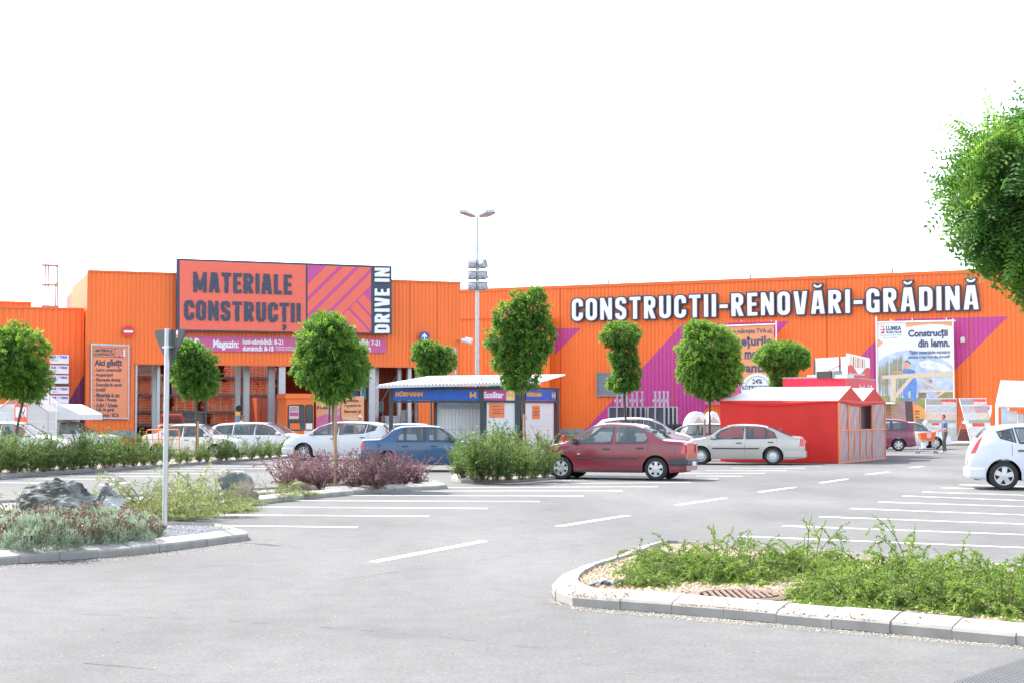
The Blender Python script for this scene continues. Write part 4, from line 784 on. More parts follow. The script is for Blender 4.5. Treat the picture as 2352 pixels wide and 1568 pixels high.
for t0, t1 in ((0, .5), (.5, 1)):
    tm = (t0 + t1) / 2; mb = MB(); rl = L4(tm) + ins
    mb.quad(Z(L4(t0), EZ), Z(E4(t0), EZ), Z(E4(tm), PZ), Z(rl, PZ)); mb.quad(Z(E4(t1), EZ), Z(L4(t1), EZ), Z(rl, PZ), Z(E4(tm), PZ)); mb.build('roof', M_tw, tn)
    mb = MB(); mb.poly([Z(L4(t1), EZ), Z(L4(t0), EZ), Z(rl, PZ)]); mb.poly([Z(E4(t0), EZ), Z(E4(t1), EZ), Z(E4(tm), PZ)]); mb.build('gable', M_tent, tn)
mb = MB()                                                     # valance: a sagging hem along the eaves
for wll in (WL, WEn):
    for i in range(20):
        a, b = wll.L * i / 20, wll.L * (i + 1) / 20; sag = lambda q: .06 + .1 * math.sin(math.pi * (q / wll.L) ** .8) ** 2
        for z0, o0, z1, o1 in ((0, .01, .5, .06), (.5, .06, 1, .045)): mb.quad(wll.at(a, EZ + .005 - sag(a) * z0 * 1.3, o0), wll.at(b, EZ + .005 - sag(b) * z0 * 1.3, o0), wll.at(b, EZ + .005 - sag(b) * z1 * 1.3, o1), wll.at(a, EZ + .005 - sag(a) * z1 * 1.3, o1))
mb.build('valance', M_tent, tn, smooth=50)
xs = [1921, 1949, 1975.5, 2003, 2029]; us = [min(max(WEn.uz(x, 1000)[0], .02), WEn.L - .02) for x in xs]; us[0], us[-1] = .03, WEn.L - .03
for i in range(4):
    for z0, z1 in ((.03, 1.18), (1.2, EZ - .03)):
        if i == 2 and z0 > 1: continue
        mb = MB(); k = 6
        for a in range(k):
            for b in range(k):
                f = lambda x, y: WEn.at(us[i] + (us[i + 1] - us[i]) * x / k, z0 + (z1 - z0) * y / k, .015 * math.sin(x * 2 + i) * math.sin(y * 1.3 + i))
                mb.quad(f(a, b), f(a + 1, b), f(a + 1, b + 1), f(a, b + 1))
        mb.build('film_panel', M_pvc, tn, smooth=60)
for i, u in enumerate(us): mb = MB(); mb.wbox(WEn, u - .03, u + .03, 0, EZ, -.03, .03); mb.build('frame_post', M_tf, tn)
for u in ((us[1] + us[2]) / 2, (us[2] + us[3]) / 2): mb = MB(); mb.wbox(WEn, u - .015, u + .015, .03, 1.18, -.015, .025); mb.build('frame_post', M_tf, tn)
for z in (.02, 1.19): mb = MB(); mb.wbox(WEn, .05, WEn.L - .05, z - .02, z + .025, -.02, .024); mb.build('frame_rail', M_tf, tn)
mb = MB(); mb.wbox(WEn, us[1] - .12, us[1] - .06, 1.2, EZ - .05, .0, .04); mb.build('frame_post', M_tf, tn)
mb = MB(); mb.wbox(WL, .3, WL.L - .3, 0, 1.0, -3.5, -2.9); mb.wbox(WL, .2, WL.L - .2, 1.0, 1.05, -3.6, -2.8, 1); mb.build('counter', [M_grey, M_wood], tn); mb = MB(); mb.wbox(WEn, us[2] - .2, WEn.L - .12, .05, EZ - .05, -.4, -.3); mb.build('opening_shade_panel', mat('opening_shade_dark', (.1, .1, .11), .6), tn)  # dark panel right behind the end wall opening stands in for the shade inside
KX = (RC - LC).normalized(); KY = (RB - RC).normalized(); K0 = Vector((13.6, 63.5, 0)); KL = K0 - KX * 2.4; KR = K0 + KY * 4.7; WK1, WK2 = Wall(KL[:2], K0[:2]), Wall(K0[:2], KR[:2]); zt = 3.27
M_crim = mat('kiosk_crimson', (.62, .02, .06), .4, var=.04)
ks = thing('snack_kiosk', 'crimson snack kiosk with flat roof rising behind the red market tent', 'kiosk', tuple((KL + KR) / 2))
mb = MB(); mb.prism([Z(KL, 0), Z(K0, 0), Z(KR, 0), Z(KL + KR - K0, 0)], (0, 0, 2.45)); mb.build('body', M_crim, ks)
mb = MB(); k = .12; mb.prism([Z(KL - KX * k - KY * k, 2.45), Z(K0 + KX * k - KY * k, 2.45), Z(KR + KX * k + KY * k, 2.45), Z(KL + KR - K0 - KX * k + KY * k, 2.45)], (0, 0, zt - 2.45)); mb.build('parapet', M_crim, ks)
mb = MB(); k = .14; mb.prism([Z(KL - KX * k - KY * k, zt), Z(K0 + KX * k - KY * k, zt), Z(KR + KX * k + KY * k, zt), Z(KL + KR - K0 - KX * k + KY * k, zt)], (0, 0, .05)); mb.build('coping', mat('coping_grey', (.33, .3, .3), .5), ks)
mb = MB(); put_text(mb, 'Snack   Grill', WK2.at(2.0, zt - .5, .14), WK2.U, 2.1, .28, 0, .03); mb.build('lettering', M_white, ks)
zk0 = zt + .05
WSn = Wall(A(1947, 850, 64)[:2], A(1998, 850, 66)[:2]); t = thing('kiosk_billboard', 'white billboard with hot dog picture over red waves on the kiosk roof', 'billboard', Z(WSn.at(0, 0), zk0))
u1 = WSn.uz(1998, 840)[0]; hb = WSn.uz(1947, 811)[1]; hb2 = WSn.uz(1998, 822)[1]
mb = MB(); mb.prism([WSn.at(0, zk0), WSn.at(u1, zk0), WSn.at(u1, hb2), WSn.at(0, hb)], -WSn.N * .06); mb.build('panel', M_white, t)
H = hb - zk0
for i in range(7):
    mb = MB(); x = .12 + i * .1; mb.poly([WSn.at(u1 * x, zk0 + H * .42, .006), WSn.at(u1 * (x + .055), zk0 + H * .42, .006), WSn.at(u1 * (x + .075), zk0 + H * (.93 - x * .2), .006), WSn.at(u1 * (x + .02), zk0 + H * (.93 - x * .2), .006)]); mb.build('picture', [mat('bun', (.75, .5, .25), .5), mat('sausage', (.6, .14, .06), .5)][i % 2], t)
mb = MB(); P = [WSn.at(0, zk0, .012), WSn.at(u1, zk0, .012)] + [WSn.at(u1 * (1 - q), zk0 + H * (.30 + .16 * math.sin(q * 8.5 + .6) + .26 * max(0, q - .6)), .012) for q in [i / 16 for i in range(17)]]; mb.poly(P); mb.build('red_wave', M_salmon if False else M_red, t)
mb = MB(); put_text(mb, 'Din gust și nu mult!', WSn.at(u1 * .06, zk0 + H * .07, .018), WSn.U, u1 * .68, H * .13, 0, .02); mb.build('lettering', M_white, t)
WS2 = Wall(A(1869, 850, 66.5)[:2], A(1946, 850, 64.2)[:2]); t = thing('kiosk_back_panel', 'blank white back of a second billboard on the kiosk roof behind the fan box', 'billboard', Z(WS2.at(0, 0), zk0)); u1 = WS2.uz(1946, 840)[0]
mb = MB(); hz = WS2.uz(1869, 823)[1]; mb.wbox(WS2, 0, u1, zk0, hz, -.05, 0); mb.build('panel', mat('panel_pale', (.62, .6, .64), .5), t)
for f in (.02, .78): mb = MB(); mb.wbox(WS2, u1 * f, u1 * f + .06, zk0, hz, .001, .05); mb.build('strut', mat('strut_brown', (.2, .06, .08), .5), t)
mb = MB(); mb.tube([WS2.at(u1 * .8, zk0 + .5, .03), WS2.at(u1 * .62, zk0, .9)], .025, 6); mb.build('strut', mat('strut_brown', (.2, .06, .08), .5), t)
WS3 = Wall(A(1850, 860, 64.6)[:2], A(1930, 860, 62.7)[:2]); t = thing('roof_fan', 'black fan unit in a grey box on the kiosk roof', 'fan', Z(WS3.at(.8, 0), zk0)); mb = MB(); wrect(mb, WS3, 1880, 851, 1913, 867, -.5, 0); mb.build('housing', M_grey, t); mb = MB(); wrect(mb, WS3, 1878, 852, 1911, 868.5, .005, .06); mb.build('grille', M_black, t)
mb = MB(); wrect(mb, WS3, 1853, 860, 1878, 868, -.4, 0); wrect(mb, WS3, 1913, 859, 1944, 868, -.4, -.05); mb.build('duct', M_steel, t)
# ---------------------------------------------------------------- big banners in front of the long wall
WN = WM.moved(1.0); z1 = V_(1960, 680, 3.92)
bn = thing('timber_banner', 'tall white framed banner Construcții din lemn showing two carpenters', 'banner', WN.px(2105, 1005))
P = lambda *q: [z1(*p) for p in q]
mb = MB(); mb.prism([WN.px(*z1(*p)) for p in ((915, 495), (1662, 478), (1668, 1420), (925, 1420))], -WN.N * .03); mb.build('cloth', mat('banner_white', (.74, .73, .76), .55, var=.03, scale=1), bn)
for a, b in (((905, 440), (918, 1440)), ((1655, 460), (1670, 1440)), ((905, 495), (1680, 478)), ((1050, 488), (1048, 460)), ((1258, 484), (1258, 455)), ((1592, 478), (1592, 448))):
    mb = MB(); mb.tube([WN.px(*z1(*a), .05), WN.px(*z1(*b), .05)], .05 if b[1] > 470 else .025, 6); mb.build('frame_tube', M_white, bn)
mb = MB(); arc = [(1195, 545)] + [(1195 + 455 * t, 545 - 40 * math.sin(t * 2.4) + 15 * t * t) for t in (.2, .4, .6, .8, 1)]
wpoly(mb, WN, P((1195, 500), (1652, 490), *reversed(arc)), .008); wpoly(mb, WN, P((922, 655), (972, 690), (922, 735)), .008); mb.build('orange_swoosh', mat('print_orange', (.8, .33, .12), .5), bn)
mb = MB(); wpoly(mb, WN, P(*[(1065 + 130 * math.cos(t), 590 + 110 * math.sin(t)) for t in [i * .39 for i in range(16)]]), .012); mb.build('round_field', mat('print_white', (.8, .8, .82), .5), bn)
mb = MB()
for x0, y0, x1, y1, m in ((950, 530, 985, 547, 0), (945, 562, 960, 575, 1), (966, 556, 988, 580, 1), (950, 586, 986, 604, 2)): wpoly(mb, WN, P((x0, y0), (x1, y0), (x1, y1), (x0, y1)), .018, m)
mb.build('emblem', [mat('print_orange', (.8, .33, .12)), M_violet, M_red], bn)
mb = MB(); Tt = lambda s, a, b, c, d, bo=.03: wtext(mb, WN, s, *z1(a, b), *z1(c, d), .018, 0, bo)
Tt('LUMEA', 1000, 530, 1152, 574, .05); Tt('PROIECTELOR', 1000, 580, 1155, 604, .04); Tt('Consultați de proiecte în magazin', 942, 612, 1152, 628, .01); Tt('Martie și Toamnă 2010', 975, 635, 1115, 650, .01)
Tt('Construcții', 1217, 563, 1606, 655, .04); Tt('din lemn.', 1313, 655, 1625, 735, .04)
mb.build('lettering', mat('print_navy', (.06, .075, .14), .5), bn)
# the printed picture, a flat print of its own
pm = lambda n, c: mat('pic_' + n, c, .55, var=.25, scale=2.2)
sky = [(928, 870), (1000, 820), (1100, 780), (1200, 762), (1300, 765), (1400, 785), (1500, 825), (1600, 880), (1655, 925), (1662, 1415), (930, 1415)]
mb = MB(); wpoly(mb, WN, P(*sky), .006); pic = mb.build('picture', pm('sky', (.42, .5, .66)), bn)
def pp(nm, m, *polys, off=.01):
    mb = MB()
    for q in polys: wpoly(mb, WN, P(*q), off)
    mb.build(nm, m, pic)
random.seed(5); tr = []
for i in range(11):
    x = 935 + i * 27 + random.uniform(-6, 6); y0 = 870 - i * 10 + random.uniform(0, 40) if i < 9 else 900; tr.append([(x, 1230), (x - 12, 1050), (x - 8, y0 + 40), (x + 4, y0 + 8), (x + 16, y0 + 50), (x + 14, 1100), (x + 10, 1230)])
pp('print_trees', pm('trees', (.30, .28, .17)), *[t for t in tr if t[3][0] < 1215]); pp('print_hedge', pm('hedge', (.24, .27, .1)), [(932, 1215), (1010, 1205), (1110, 1222), (1110, 1265), (932, 1265)], [(1500, 1170), (1660, 1170), (1660, 1240), (1500, 1240)], [(1110, 1230), (1390, 1225), (1390, 1415), (932, 1415), (932, 1266), (1110, 1266)], off=.013)
pp('print_clouds', pm('cloud', (.68, .7, .78)), [(1320, 880), (1420, 860), (1560, 900), (1650, 950), (1655, 990), (1500, 960), (1340, 930)])
jn, sk_, sh_ = pm('denim', (.1, .22, .5)), pm('skin', (.6, .33, .22)), pm('shirt', (.36, .42, .6))
pp('print_man', jn, [(1165, 960), (1200, 935), (1240, 945), (1285, 965), (1300, 1080), (1300, 1140), (1290, 1290), (1245, 1290), (1240, 1160), (1215, 1165), (1200, 1180), (1225, 1265), (1190, 1270), (1160, 1180), (1185, 1110), (1215, 1060), (1205, 980), (1160, 980)], off=.016); pp('print_head', sk_, [(1170, 900), (1175, 875), (1200, 865), (1235, 880), (1240, 915), (1225, 945), (1195, 950), (1180, 930)], [(1068, 985), (1075, 965), (1165, 965), (1165, 985)], off=.019); pp('print_hair', pm('hair', (.08, .05, .04)), [(1180, 872), (1205, 862), (1240, 885), (1240, 905), (1220, 880)], off=.022)
pp('print_helper', sh_, [(1405, 1120), (1440, 1085), (1475, 1120), (1475, 1230), (1402, 1230)], off=.016); pp('print_head', sk_, [(1415, 1075), (1420, 1060), (1450, 1060), (1450, 1090), (1430, 1105)], [(1365, 1090), (1375, 1085), (1415, 1125), (1400, 1140)], off=.019); pp('print_hair', pm('hair', (.08, .05, .04)), [(1415, 1062), (1435, 1052), (1452, 1062), (1452, 1080), (1440, 1064)], off=.022)
pp('print_beams', M_beam, [(960, 1010), (1645, 965), (1650, 1020), (965, 1045)], [(1045, 1042), (1098, 1040), (1096, 1262), (1040, 1262)], [(1225, 1030), (1272, 1030), (1105, 1225), (1080, 1205)], [(1310, 1045), (1345, 1040), (1505, 1125), (1510, 1150)], [(1330, 1150), (1655, 1148), (1655, 1172), (1330, 1176)], [(1545, 1172), (1580, 1172), (1500, 1225), (1475, 1215)], [(1620, 1020), (1655, 1005), (1655, 1060)], off=.025)
pp('print_shed', pm('shed', (.2, .13, .12)), [(1318, 1178), (1395, 1176), (1395, 1228), (1318, 1228)], off=.013)
mb = MB(); Tt = lambda s, a, b, c, d, bo=.03: wtext(mb, WN, s, *z1(a, b), *z1(c, d), .03, 0, bo); Tt('Toate materialele necesare', 1227, 763, 1627, 800, .015); Tt('pentru o lucrare de durată!', 1218, 810, 1627, 850, .015); mb.build('lettering', mat('print_navy', (.06, .075, .14), .5), bn)
z6 = V_(1680, 790, 6.818); b2 = thing('price_banner', 'peach promotional banner with a round 24% badge behind the fullest round tree', 'banner', WN.px(1720, 1005)); P6 = lambda *q: [z6(*p) for p in q]
mb = MB(); mb.prism([WN.px(*z6(*p)) for p in ((560, 175), (1735, 150), (1740, 1500), (560, 1500))], -WN.N * .03); mb.build('cloth', mat('banner_peach', (.8, .32, .14), .5, var=.04), b2)
for a, b in (((1778, 85), (1785, 1500)), ((555, 185), (1785, 140)), ((1190, 75), (1185, 105)), ((1702, 70), (1702, 95)), ((570, 60), (570, 100))): mb = MB(); mb.tube([WN.px(*z6(*a), .05), WN.px(*z6(*b), .05)], .05 if abs(a[1] - b[1]) > 40 or abs(a[0] - b[0]) > 40 else .02, 6); mb.build('frame_tube', M_white, b2)
mb = MB(); wpoly(mb, WN, P6((560, 1090), (1738, 1075), (1740, 1500), (560, 1500)), .008); mb.build('violet_field', mat('banner_violet2', (.6, .1, .26), .5), b2)
mb = MB(); c0 = (1455, 1245); wpoly(mb, WN, P6(*[(c0[0] + 275 * math.cos(t), c0[1] + 280 * math.sin(t)) for t in [i * .262 for i in range(24)]]), .014); mb.build('badge', M_white, b2)
mb = MB(); T6 = lambda s, a, b, c, d, bo=.03, of=.02: wtext(mb, WN, s, *z6(a, b), *z6(c, d), of, 0, bo); T6('Dacă se mărește TVA-ul,', 810, 215, 1712, 320, .02); T6('prețurile', 1010, 340, 1702, 555, .03); T6('me', 1240, 600, 1440, 735, .03); T6('garantat', 985, 815, 1690, 1000, .03); T6('24%', 1370, 1065, 1540, 1150, .03)
for i in range(14):
    a0, a1 = math.pi * (i + .1) / 14, math.pi * (i + .75) / 14; q = lambda a, r: (1455 + r * math.cos(a), 1185 - r * .85 * math.sin(a)); wpoly(mb, WN, P6(q(a0, 185), q(a1, 185), q(a1, 200), q(a0, 200)), .02)
wpoly(mb, WN, P6((1200, 1180), (1700, 1175), (1700, 1240), (1200, 1245)), .02); mb.build('lettering', mat('print_navy', (.06, .075, .14), .5), b2)
mb = MB(); wtext(mb, WN, 'TVA la HORNBACH', *z6(1215, 1188), *z6(1690, 1240), .03, 0, .04); wtext(mb, WN, 'Prețul cel mai bun,\nla fel de mic', *z6(850, 1100), *z6(1180, 1260), .03, 0, .03); mb.build('lettering', M_white, b2)
# ---------------------------------------------------------------- displays on the raised pavement
z3 = V_(1960, 880, 3.92); GZ = .19
def slab(Q, Y0, Y1, d=.06):                                   # corners tl tr br bl of a board whose top stands at depth Y1 and foot at Y0
    return [A(*z3(*Q[0]), Y1), A(*z3(*Q[1]), Y1), A(*z3(*Q[2]), Y0), A(*z3(*Q[3]), Y0)]
def on(B4, x, y, e=.01):
    tl, tr, br, bl = B4; n = (tr - tl).cross(bl - tl).normalized(); n = n if n.y < 0 else -n
    return tl.lerp(tr, x).lerp(bl.lerp(br, x), y) + n * e
def tile_board(nm, lb, Q, Y0, Y1, cells):
    B4 = slab(Q, Y0, Y1); t = thing(nm, lb, 'display board', tuple((B4[2] + B4[3]) / 2), 0, 'tile display boards on the shop pavement'); mb = MB(); n = (B4[1] - B4[0]).cross(B4[3] - B4[0]).normalized(); n = n if n.y > 0 else -n
    mb.prism(B4, n * .06); mb.build('board', mat('board_white', (.7, .7, .7), .5), t)
    for i, (x0, y0, x1, y1, c, k) in enumerate(cells):
        mb = MB(); mb.poly([on(B4, x0, y0), on(B4, x1, y0), on(B4, x1, y1), on(B4, x0, y1)]); mb.build('tile_sample', mat('tile_%02d%02d%02d' % tuple(int(v * 99) for v in c), c, .7, var=.2, scale=6, stretch=(1, 1, 5)), t)
    mb = MB(); tl = on(B4, cells[1][0] + .03, .13, .02); U_ = (B4[1] - B4[0]); put_text(mb, 'Realizare la dimensiune', tl, U_.normalized(), U_.length * (.92 - cells[1][0]), .16, 0, .03); mb.build('lettering', M_white, t)
    for x in (.01, .99): mb = MB(); mb.tube([on(B4, x, 0, .02), on(B4, x, 1, .02)], .025, 6); mb.build('edge_tube', M_steel, t)
    return t, B4
t, B4 = tile_board('tile_display', 'upright tile display board with grey and pink samples right behind the shopper', [(1388, 448), (1695, 448), (1690, 868), (1378, 868)], 94.0, 94.3,
    [(.02, .02, .5, .15, (.4, .33, .3), 0), (.5, .02, .98, .1, (.68, .08, .07), 0), (.5, .1, .98, .15, (.7, .5, .3), 0), (.02, .18, .98, .34, (.52, .53, .53), 0), (.02, .36, .98, .48, (.72, .5, .38), 0), (.02, .5, .98, .58, (.35, .4, .3), 0), (.22, .58, .45, .63, (.68, .08, .07), 0), (.02, .68, .98, .98, (.55, .55, .53), 0)])
t, B4 = tile_board('tile_display', 'tilted tile display board on an A-frame with red and beige samples', [(1715, 448), (1978, 448), (2052, 868), (1830, 875)], 92.6, 94.0,
    [(.02, .02, .5, .15, (.36, .32, .33), 0), (.5, .02, .98, .1, (.68, .08, .07), 0), (.5, .1, .98, .15, (.66, .46, .3), 0), (.02, .18, .5, .34, (.5, .44, .42), 0), (.5, .18, .98, .34, (.45, .3, .3), 0), (.02, .34, .5, .5, (.55, .55, .54), 0), (.5, .34, .98, .5, (.62, .52, .4), 0), (.1, .5, .98, .58, (.3, .36, .26), 0), (.25, .58, .75, .66, (.68, .08, .07), 0), (.02, .68, .98, .98, (.58, .54, .5), 0)])
mb = MB(); a = on(B4, .02, .35); f = A(*z3(1692, 865), 94.6); mb.tube([a, f], .03, 6); mb.build('rear_leg', M_steel, t)
for q, lb, yy in ((((1350, 688), (1385, 655), (1412, 672), (1378, 718)), 'white leaflet holder left of the upright tile board', 93.6), (((1752, 690), (1775, 660), (1812, 668), (1800, 712)), 'white leaflet holder on the tilted tile board', 92.5)):
    mb = MB(); mb.prism([A(*z3(*p), yy) for p in q], (0, .12, 0)); mb.tube([A(*z3(q[2][0] - 8, q[2][1] + 10), yy + .06), A(*z3(q[2][0], q[2][1] + 12), yy + .7)], .02, 6); tag(mb.build('leaflet_holder', M_white), lb, 'leaflet holder')
for j in range(6):
    mb = MB(); y0, y1 = 752 + j * 20, 768 + j * 20; p = [A(*z3(x, y), 95.2) for x, y in ((1702, y0), (1826, y0), (1826, y1), (1702, y1))]; mb.prism(p, (0, .8, 0)); tag(mb.build('tile_crate', mat('tile_dark', (.1, .05, .055), .6, var=.3, scale=4)), ['topmost dark crate of roof tiles between the two tile boards', 'second dark tile crate from the top between the two boards', 'third dark tile crate from the top between the two boards', 'fourth dark tile crate from the top between the two boards', 'dark tile crate second from the ground between the boards', 'lowest dark tile crate between the two boards'][j], 'crate', 'stacked crates of dark roof tiles')
wt = thing('timber_display', 'display of leaning brown timber panels above the burgundy people carrier', 'display', A(*z3(1120, 865), 93))
for i, (x0, x1, c, y0) in enumerate(((965, 1040, (.26, .15, .07), 492), (1041, 1112, (.34, .21, .11), 480), (1113, 1185, (.32, .21, .18), 478), (1186, 1258, (.10, .045, .04), 478))):
    mb = MB(); mb.prism([A(*z3(x0, y0), 93.2), A(*z3(x1, y0), 93.2), A(*z3(x1 + 22, 860), 92.2), A(*z3(x0 + 22, 860), 92.2)], (0, .08, 0)); mb.build('timber_panel', mat(f'timber_{i}', c, .6, var=.35, scale=3, stretch=(1, 1, 14)), wt)
mb = MB(); mb.prism([A(*z3(1259, 478), 93.2), A(*z3(1278, 478), 93.2), A(*z3(1300, 860), 92.2), A(*z3(1281, 860), 92.2)], (0, .5, 0)); mb.build('orange_side', M_tf, wt)
mb = MB(); mb.prism([A(*z3(965, 485), 92), A(*z3(1095, 488), 92), A(*z3(1080, 503), 92), A(*z3(965, 507), 92)], (0, 1.2, 0)); mb.build('awning', M_white, wt)
os_ = thing('rounded_sign', 'rounded orange information sign right of the timber panels', 'sign', A(*z3(1330, 865), 93.6)); mb = MB(); mb.prism([A(*z3(x, y), 93.6) for x, y in [(1279, 650), (1279, 515)] + [(1285 + 100 * math.sin(a), 595 - 85 * math.cos(a)) for a in (.2, .5, .8, 1.1, 1.4, 1.57)] + [(1385, 650)]], (0, .08, 0)); mb.build('panel', mat('sign_amber', (.8, .38, .08), .5), os_)
mb = MB(); wl_ = Wall((A(*z3(1279, 600), 93.58)).xy, (A(*z3(1385, 600), 93.58)).xy)
for s, y in (('abc', 575), ('lei/mp', 603), ('lei/buc', 635)): wtext(mb, wl_, s, *z3(1283, y - 9), *z3(1330, y + 6), .01, 0, .03)
mb.build('lettering', M_navy, os_); mb = MB(); mb.prism([A(*z3(x, y), 93.7) for x, y in ((1290, 650), (1380, 650), (1378, 866), (1290, 866))], (0, .3, 0)); mb.build('base_cabinet', M_grey, os_)
sb = thing('small_sign', 'small white sign with red letters on a stand behind the tilted tile board', 'sign', A(*z3(2010, 868), 96)); mb = MB(); mb.prism([A(*z3(x, y), 96) for x, y in ((1985, 516), (2038, 516), (2036, 575), (2020, 640), (1990, 640))], (0, .06, 0)); mb.build('panel', M_white, sb); mb = MB(); wl2 = Wall(A(*z3(1985, 600), 95.97).xy, A(*z3(2038, 600), 95.97).xy); wtext(mb, wl2, 'ld', *z3(1990, 525), *z3(2012, 560), .01, 0, .06); mb.build('lettering', M_red, sb); mb = MB(); mb.tube([A(*z3(2012, 640), 96.03), A(*z3(2012, 868), 96.03)], .03, 6); mb.build('stand', M_steel, sb)
# white framed garden house at the right edge
gh = thing('garden_house', 'white framed garden greenhouse with milky roof panes at the shop pavement', 'greenhouse', A(*z3(2300, 850), 88))
C = lambda x, y, Y: A(*z3(x, y), Y); rg0, rg1, ev0, ev1 = C(2138, 285, 90), C(2720, 300, 90), C(2086, 525, 87.5), C(2720, 535, 87.5); ft0, ft1 = Z(ev0, GZ), Z(ev1, GZ); bk0, bk1 = ev0 + (rg0 - ev0) * 2, ev1 + (rg1 - ev1) * 2; bk0.z, bk1.z = ev0.z, ev1.z
for a, b, r in ((rg0, ev0, .09), (ev0, ft0, .09), (rg0, rg1, .06), (ev0, ev1, .07), (rg0, bk0, .07), (bk0, Z(bk0, GZ), .07), (rg0.lerp(rg1, .45), ev0.lerp(ev1, .45), .05), (ev0.lerp(ev1, .45), ft0.lerp(ft1, .45), .05)): mb = MB(); mb.tube([a, b], r, 8); mb.build('frame_bar', M_white, gh)
M_milk = mat('milky_pane', (.62, .58, .66), .25, var=.06, scale=1)
mb = MB(); mb.quad(ev0, ev1, rg1, rg0); mb.build('roof_pane', M_milk, gh)
mb = MB(); mb.quad(ev0 + Vector((.25, .02, -.1)), ev0 + Vector((.25, .02, -1.2)), C(2190, 700, 87.6), C(2190, 545, 87.6)); mb.build('side_pane', mat('pane_blue', (.5, .6, .7), .15), gh)
for x0, y0, x1, y1, Y, c, lb in ((2175, 570, 2288, 720, 89, (.66, .64, .66), 'white cabinet standing in the garden greenhouse'), (2292, 600, 2352, 700, 89.4, (.6, .64, .74), 'pale blue box on a violet stand in the garden greenhouse')):
    mb = MB(); mb.prism([C(x0, y0, Y), C(x1, y0, Y), C(x1, 866, Y), C(x0, 866, Y)], (0, .5, 0), 0); mb.prism([C(x0 + 8, y0 + 8, Y - .02), C(x1 - 8, y0 + 8, Y - .02), C(x1 - 8, y0 + 100, Y - .02), C(x0 + 8, y0 + 100, Y - .02)], (0, .02, 0), 1); tag(mb.build('cabinet', [mat('cab_%d' % x0, c, .5), M_white]), lb, 'cabinet')
# ---------------------------------------------------------------- trailers parked upright
z7 = V_(1480, 920, 6.918); M_tdeck = mat('trailer_deck', (.06, .065, .085), .5, var=.15); M_gal = mat('galv_bright', (.55, .56, .6), .35, .6, var=.1, scale=8)
tl_lab = ['with its dark deck fully shown, first in the row', 'second from the louvre in the row', 'right behind the narrow tree trunk', 'fourth in the row, right of the narrow tree trunk', 'fifth in the row of drawbars', 'sixth, last drawbar before the gap', 'first after the gap with a wide white frame', 'second after the gap', 'third after the gap', 'last in the row, above the stacked wheels']
for i, x in enumerate((437, 523, 608, 703, 783, 878, 1100, 1175, 1250, 1318)):
    first = i in (0, 6); w = WM.moved(5.2 - .28 * (i % 6 if i < 6 else i - 6)); hw = 147 if i < 6 else 148; t = thing('car_trailer', 'upright parked car trailer ' + tl_lab[i], 'trailer', w.px(*z7(x, 1080)), 0, 'car trailers parked upright along the store wall')
    (u0, zt), (u1, _) = w.uz(*z7(x - hw + (20 if i >= 6 else 5), 676)), w.uz(*z7(x + hw - 5 if i < 6 else x + 150, 676)); um = w.uz(*z7(x, 700))[0]; zb = .45
    mb = MB(); mb.wbox(w, u0, u1, zb, zt, -.06, -.02); mb.build('deck', M_tdeck, t)
    mb = MB()
    for a in ((u0 - .05, u0 + .04, zb, zt + .06), (u1 - .04, u1 + .05, zb, zt + .06), (u0, u1, zt, zt + .06), (u0, u1, zb - .06, zb)): mb.wbox(w, *a, -.12, .05)
    mb.build('side_frame', M_gal, t)
    zd = w.uz(*z7(x, 395))[1]; mb = MB(); mb.wbox(w, um - .05, um + .05, zb, zd, .0, .09); mb.wbox(w, um - .07, um + .07, zd - .12, zd + .02, .0, .12); mb.build('drawbar', M_gal, t)
    zc = w.uz(*z7(x, 540))[1]; mb = MB(); mb.lathe([(.02, -.04), (.1, -.04), (.1, .04), (.02, .04)], w.at(um - .11, zc - .12, .12), 'X', 12); mb.tube([w.at(um - .12, zc, .06), w.at(um + .2, zc + .06, .06)], .03, 6); mb.build('jockey_wheel', M_grey, t)
    for sgn in (u0 + .0, u1 + .22):
        mb = MB(); mb.lathe([(.16, -.09), (.29, -.09), (.32, -.05), (.32, .05), (.29, .09), (.16, .09)], w.at(sgn, .85, .05), 'X', 20); wl3 = mb.build('wheel', M_black, t, smooth=40); mb = MB(); mb.lathe([(.03, .1), (.16, .085), (.16, .06)], w.at(sgn, .85, .05), 'X', 16); mb.build('rim', M_steel, wl3)
        mb = MB(); mb.lathe([(.36, -.12), (.36, .12)], w.at(sgn, .85, .05), 'X', 16); q = [f for f in mb.f if sum((mb.v[j] - w.at(sgn, .85, .05)).dot(w.N) > -.02 for j in f) == 4 and len(f) == 4]; mb.f = q; mb.m = [0] * len(q); mb.build('mudguard', M_black, t)
for x0, x1, yb, lb in ((1650, 1985, 1010, 'white dome shelter with beige door beside the thin tree trunk'), (2010, 2230, 1010, 'second white dome shelter, half behind the red tent')):
    t = thing('dome_shelter', lb, 'shelter', A(*z7((x0 + x1) / 2, 1140), 76), 0, 'white dome shelters by the store'); Y = 76; cx = (x0 + x1) / 2 + (40 if x0 < 1700 else 0); hw = (x1 - x0) / 2
    P = [z7(x0 - (60 if x0 < 1700 else 0), 1140)] + [z7(cx + hw * math.sin(a) * (1.25 if a < 0 and x0 < 1700 else 1), 745 + 390 * (1 - math.cos(a)) * .85) for a in [i * .2 - 1.5 for i in range(16)]] + [z7(x1, 1140)]
    mb = MB(); mb.prism([A(*p, Y) for p in P], (0, 2.2, 0)); mb.build('shell', M_white, t, smooth=40); mb = MB(); mb.prism([A(*z7(x, y), Y - .03) for x, y in ((cx - 100, 1140), (cx - 90, 930), (cx - 15, 835), (cx + 70, 930), (cx + 80, 1140))], (0, .02, 0)); mb.build('door', mat('door_beige', (.6, .47, .32), .6), t)
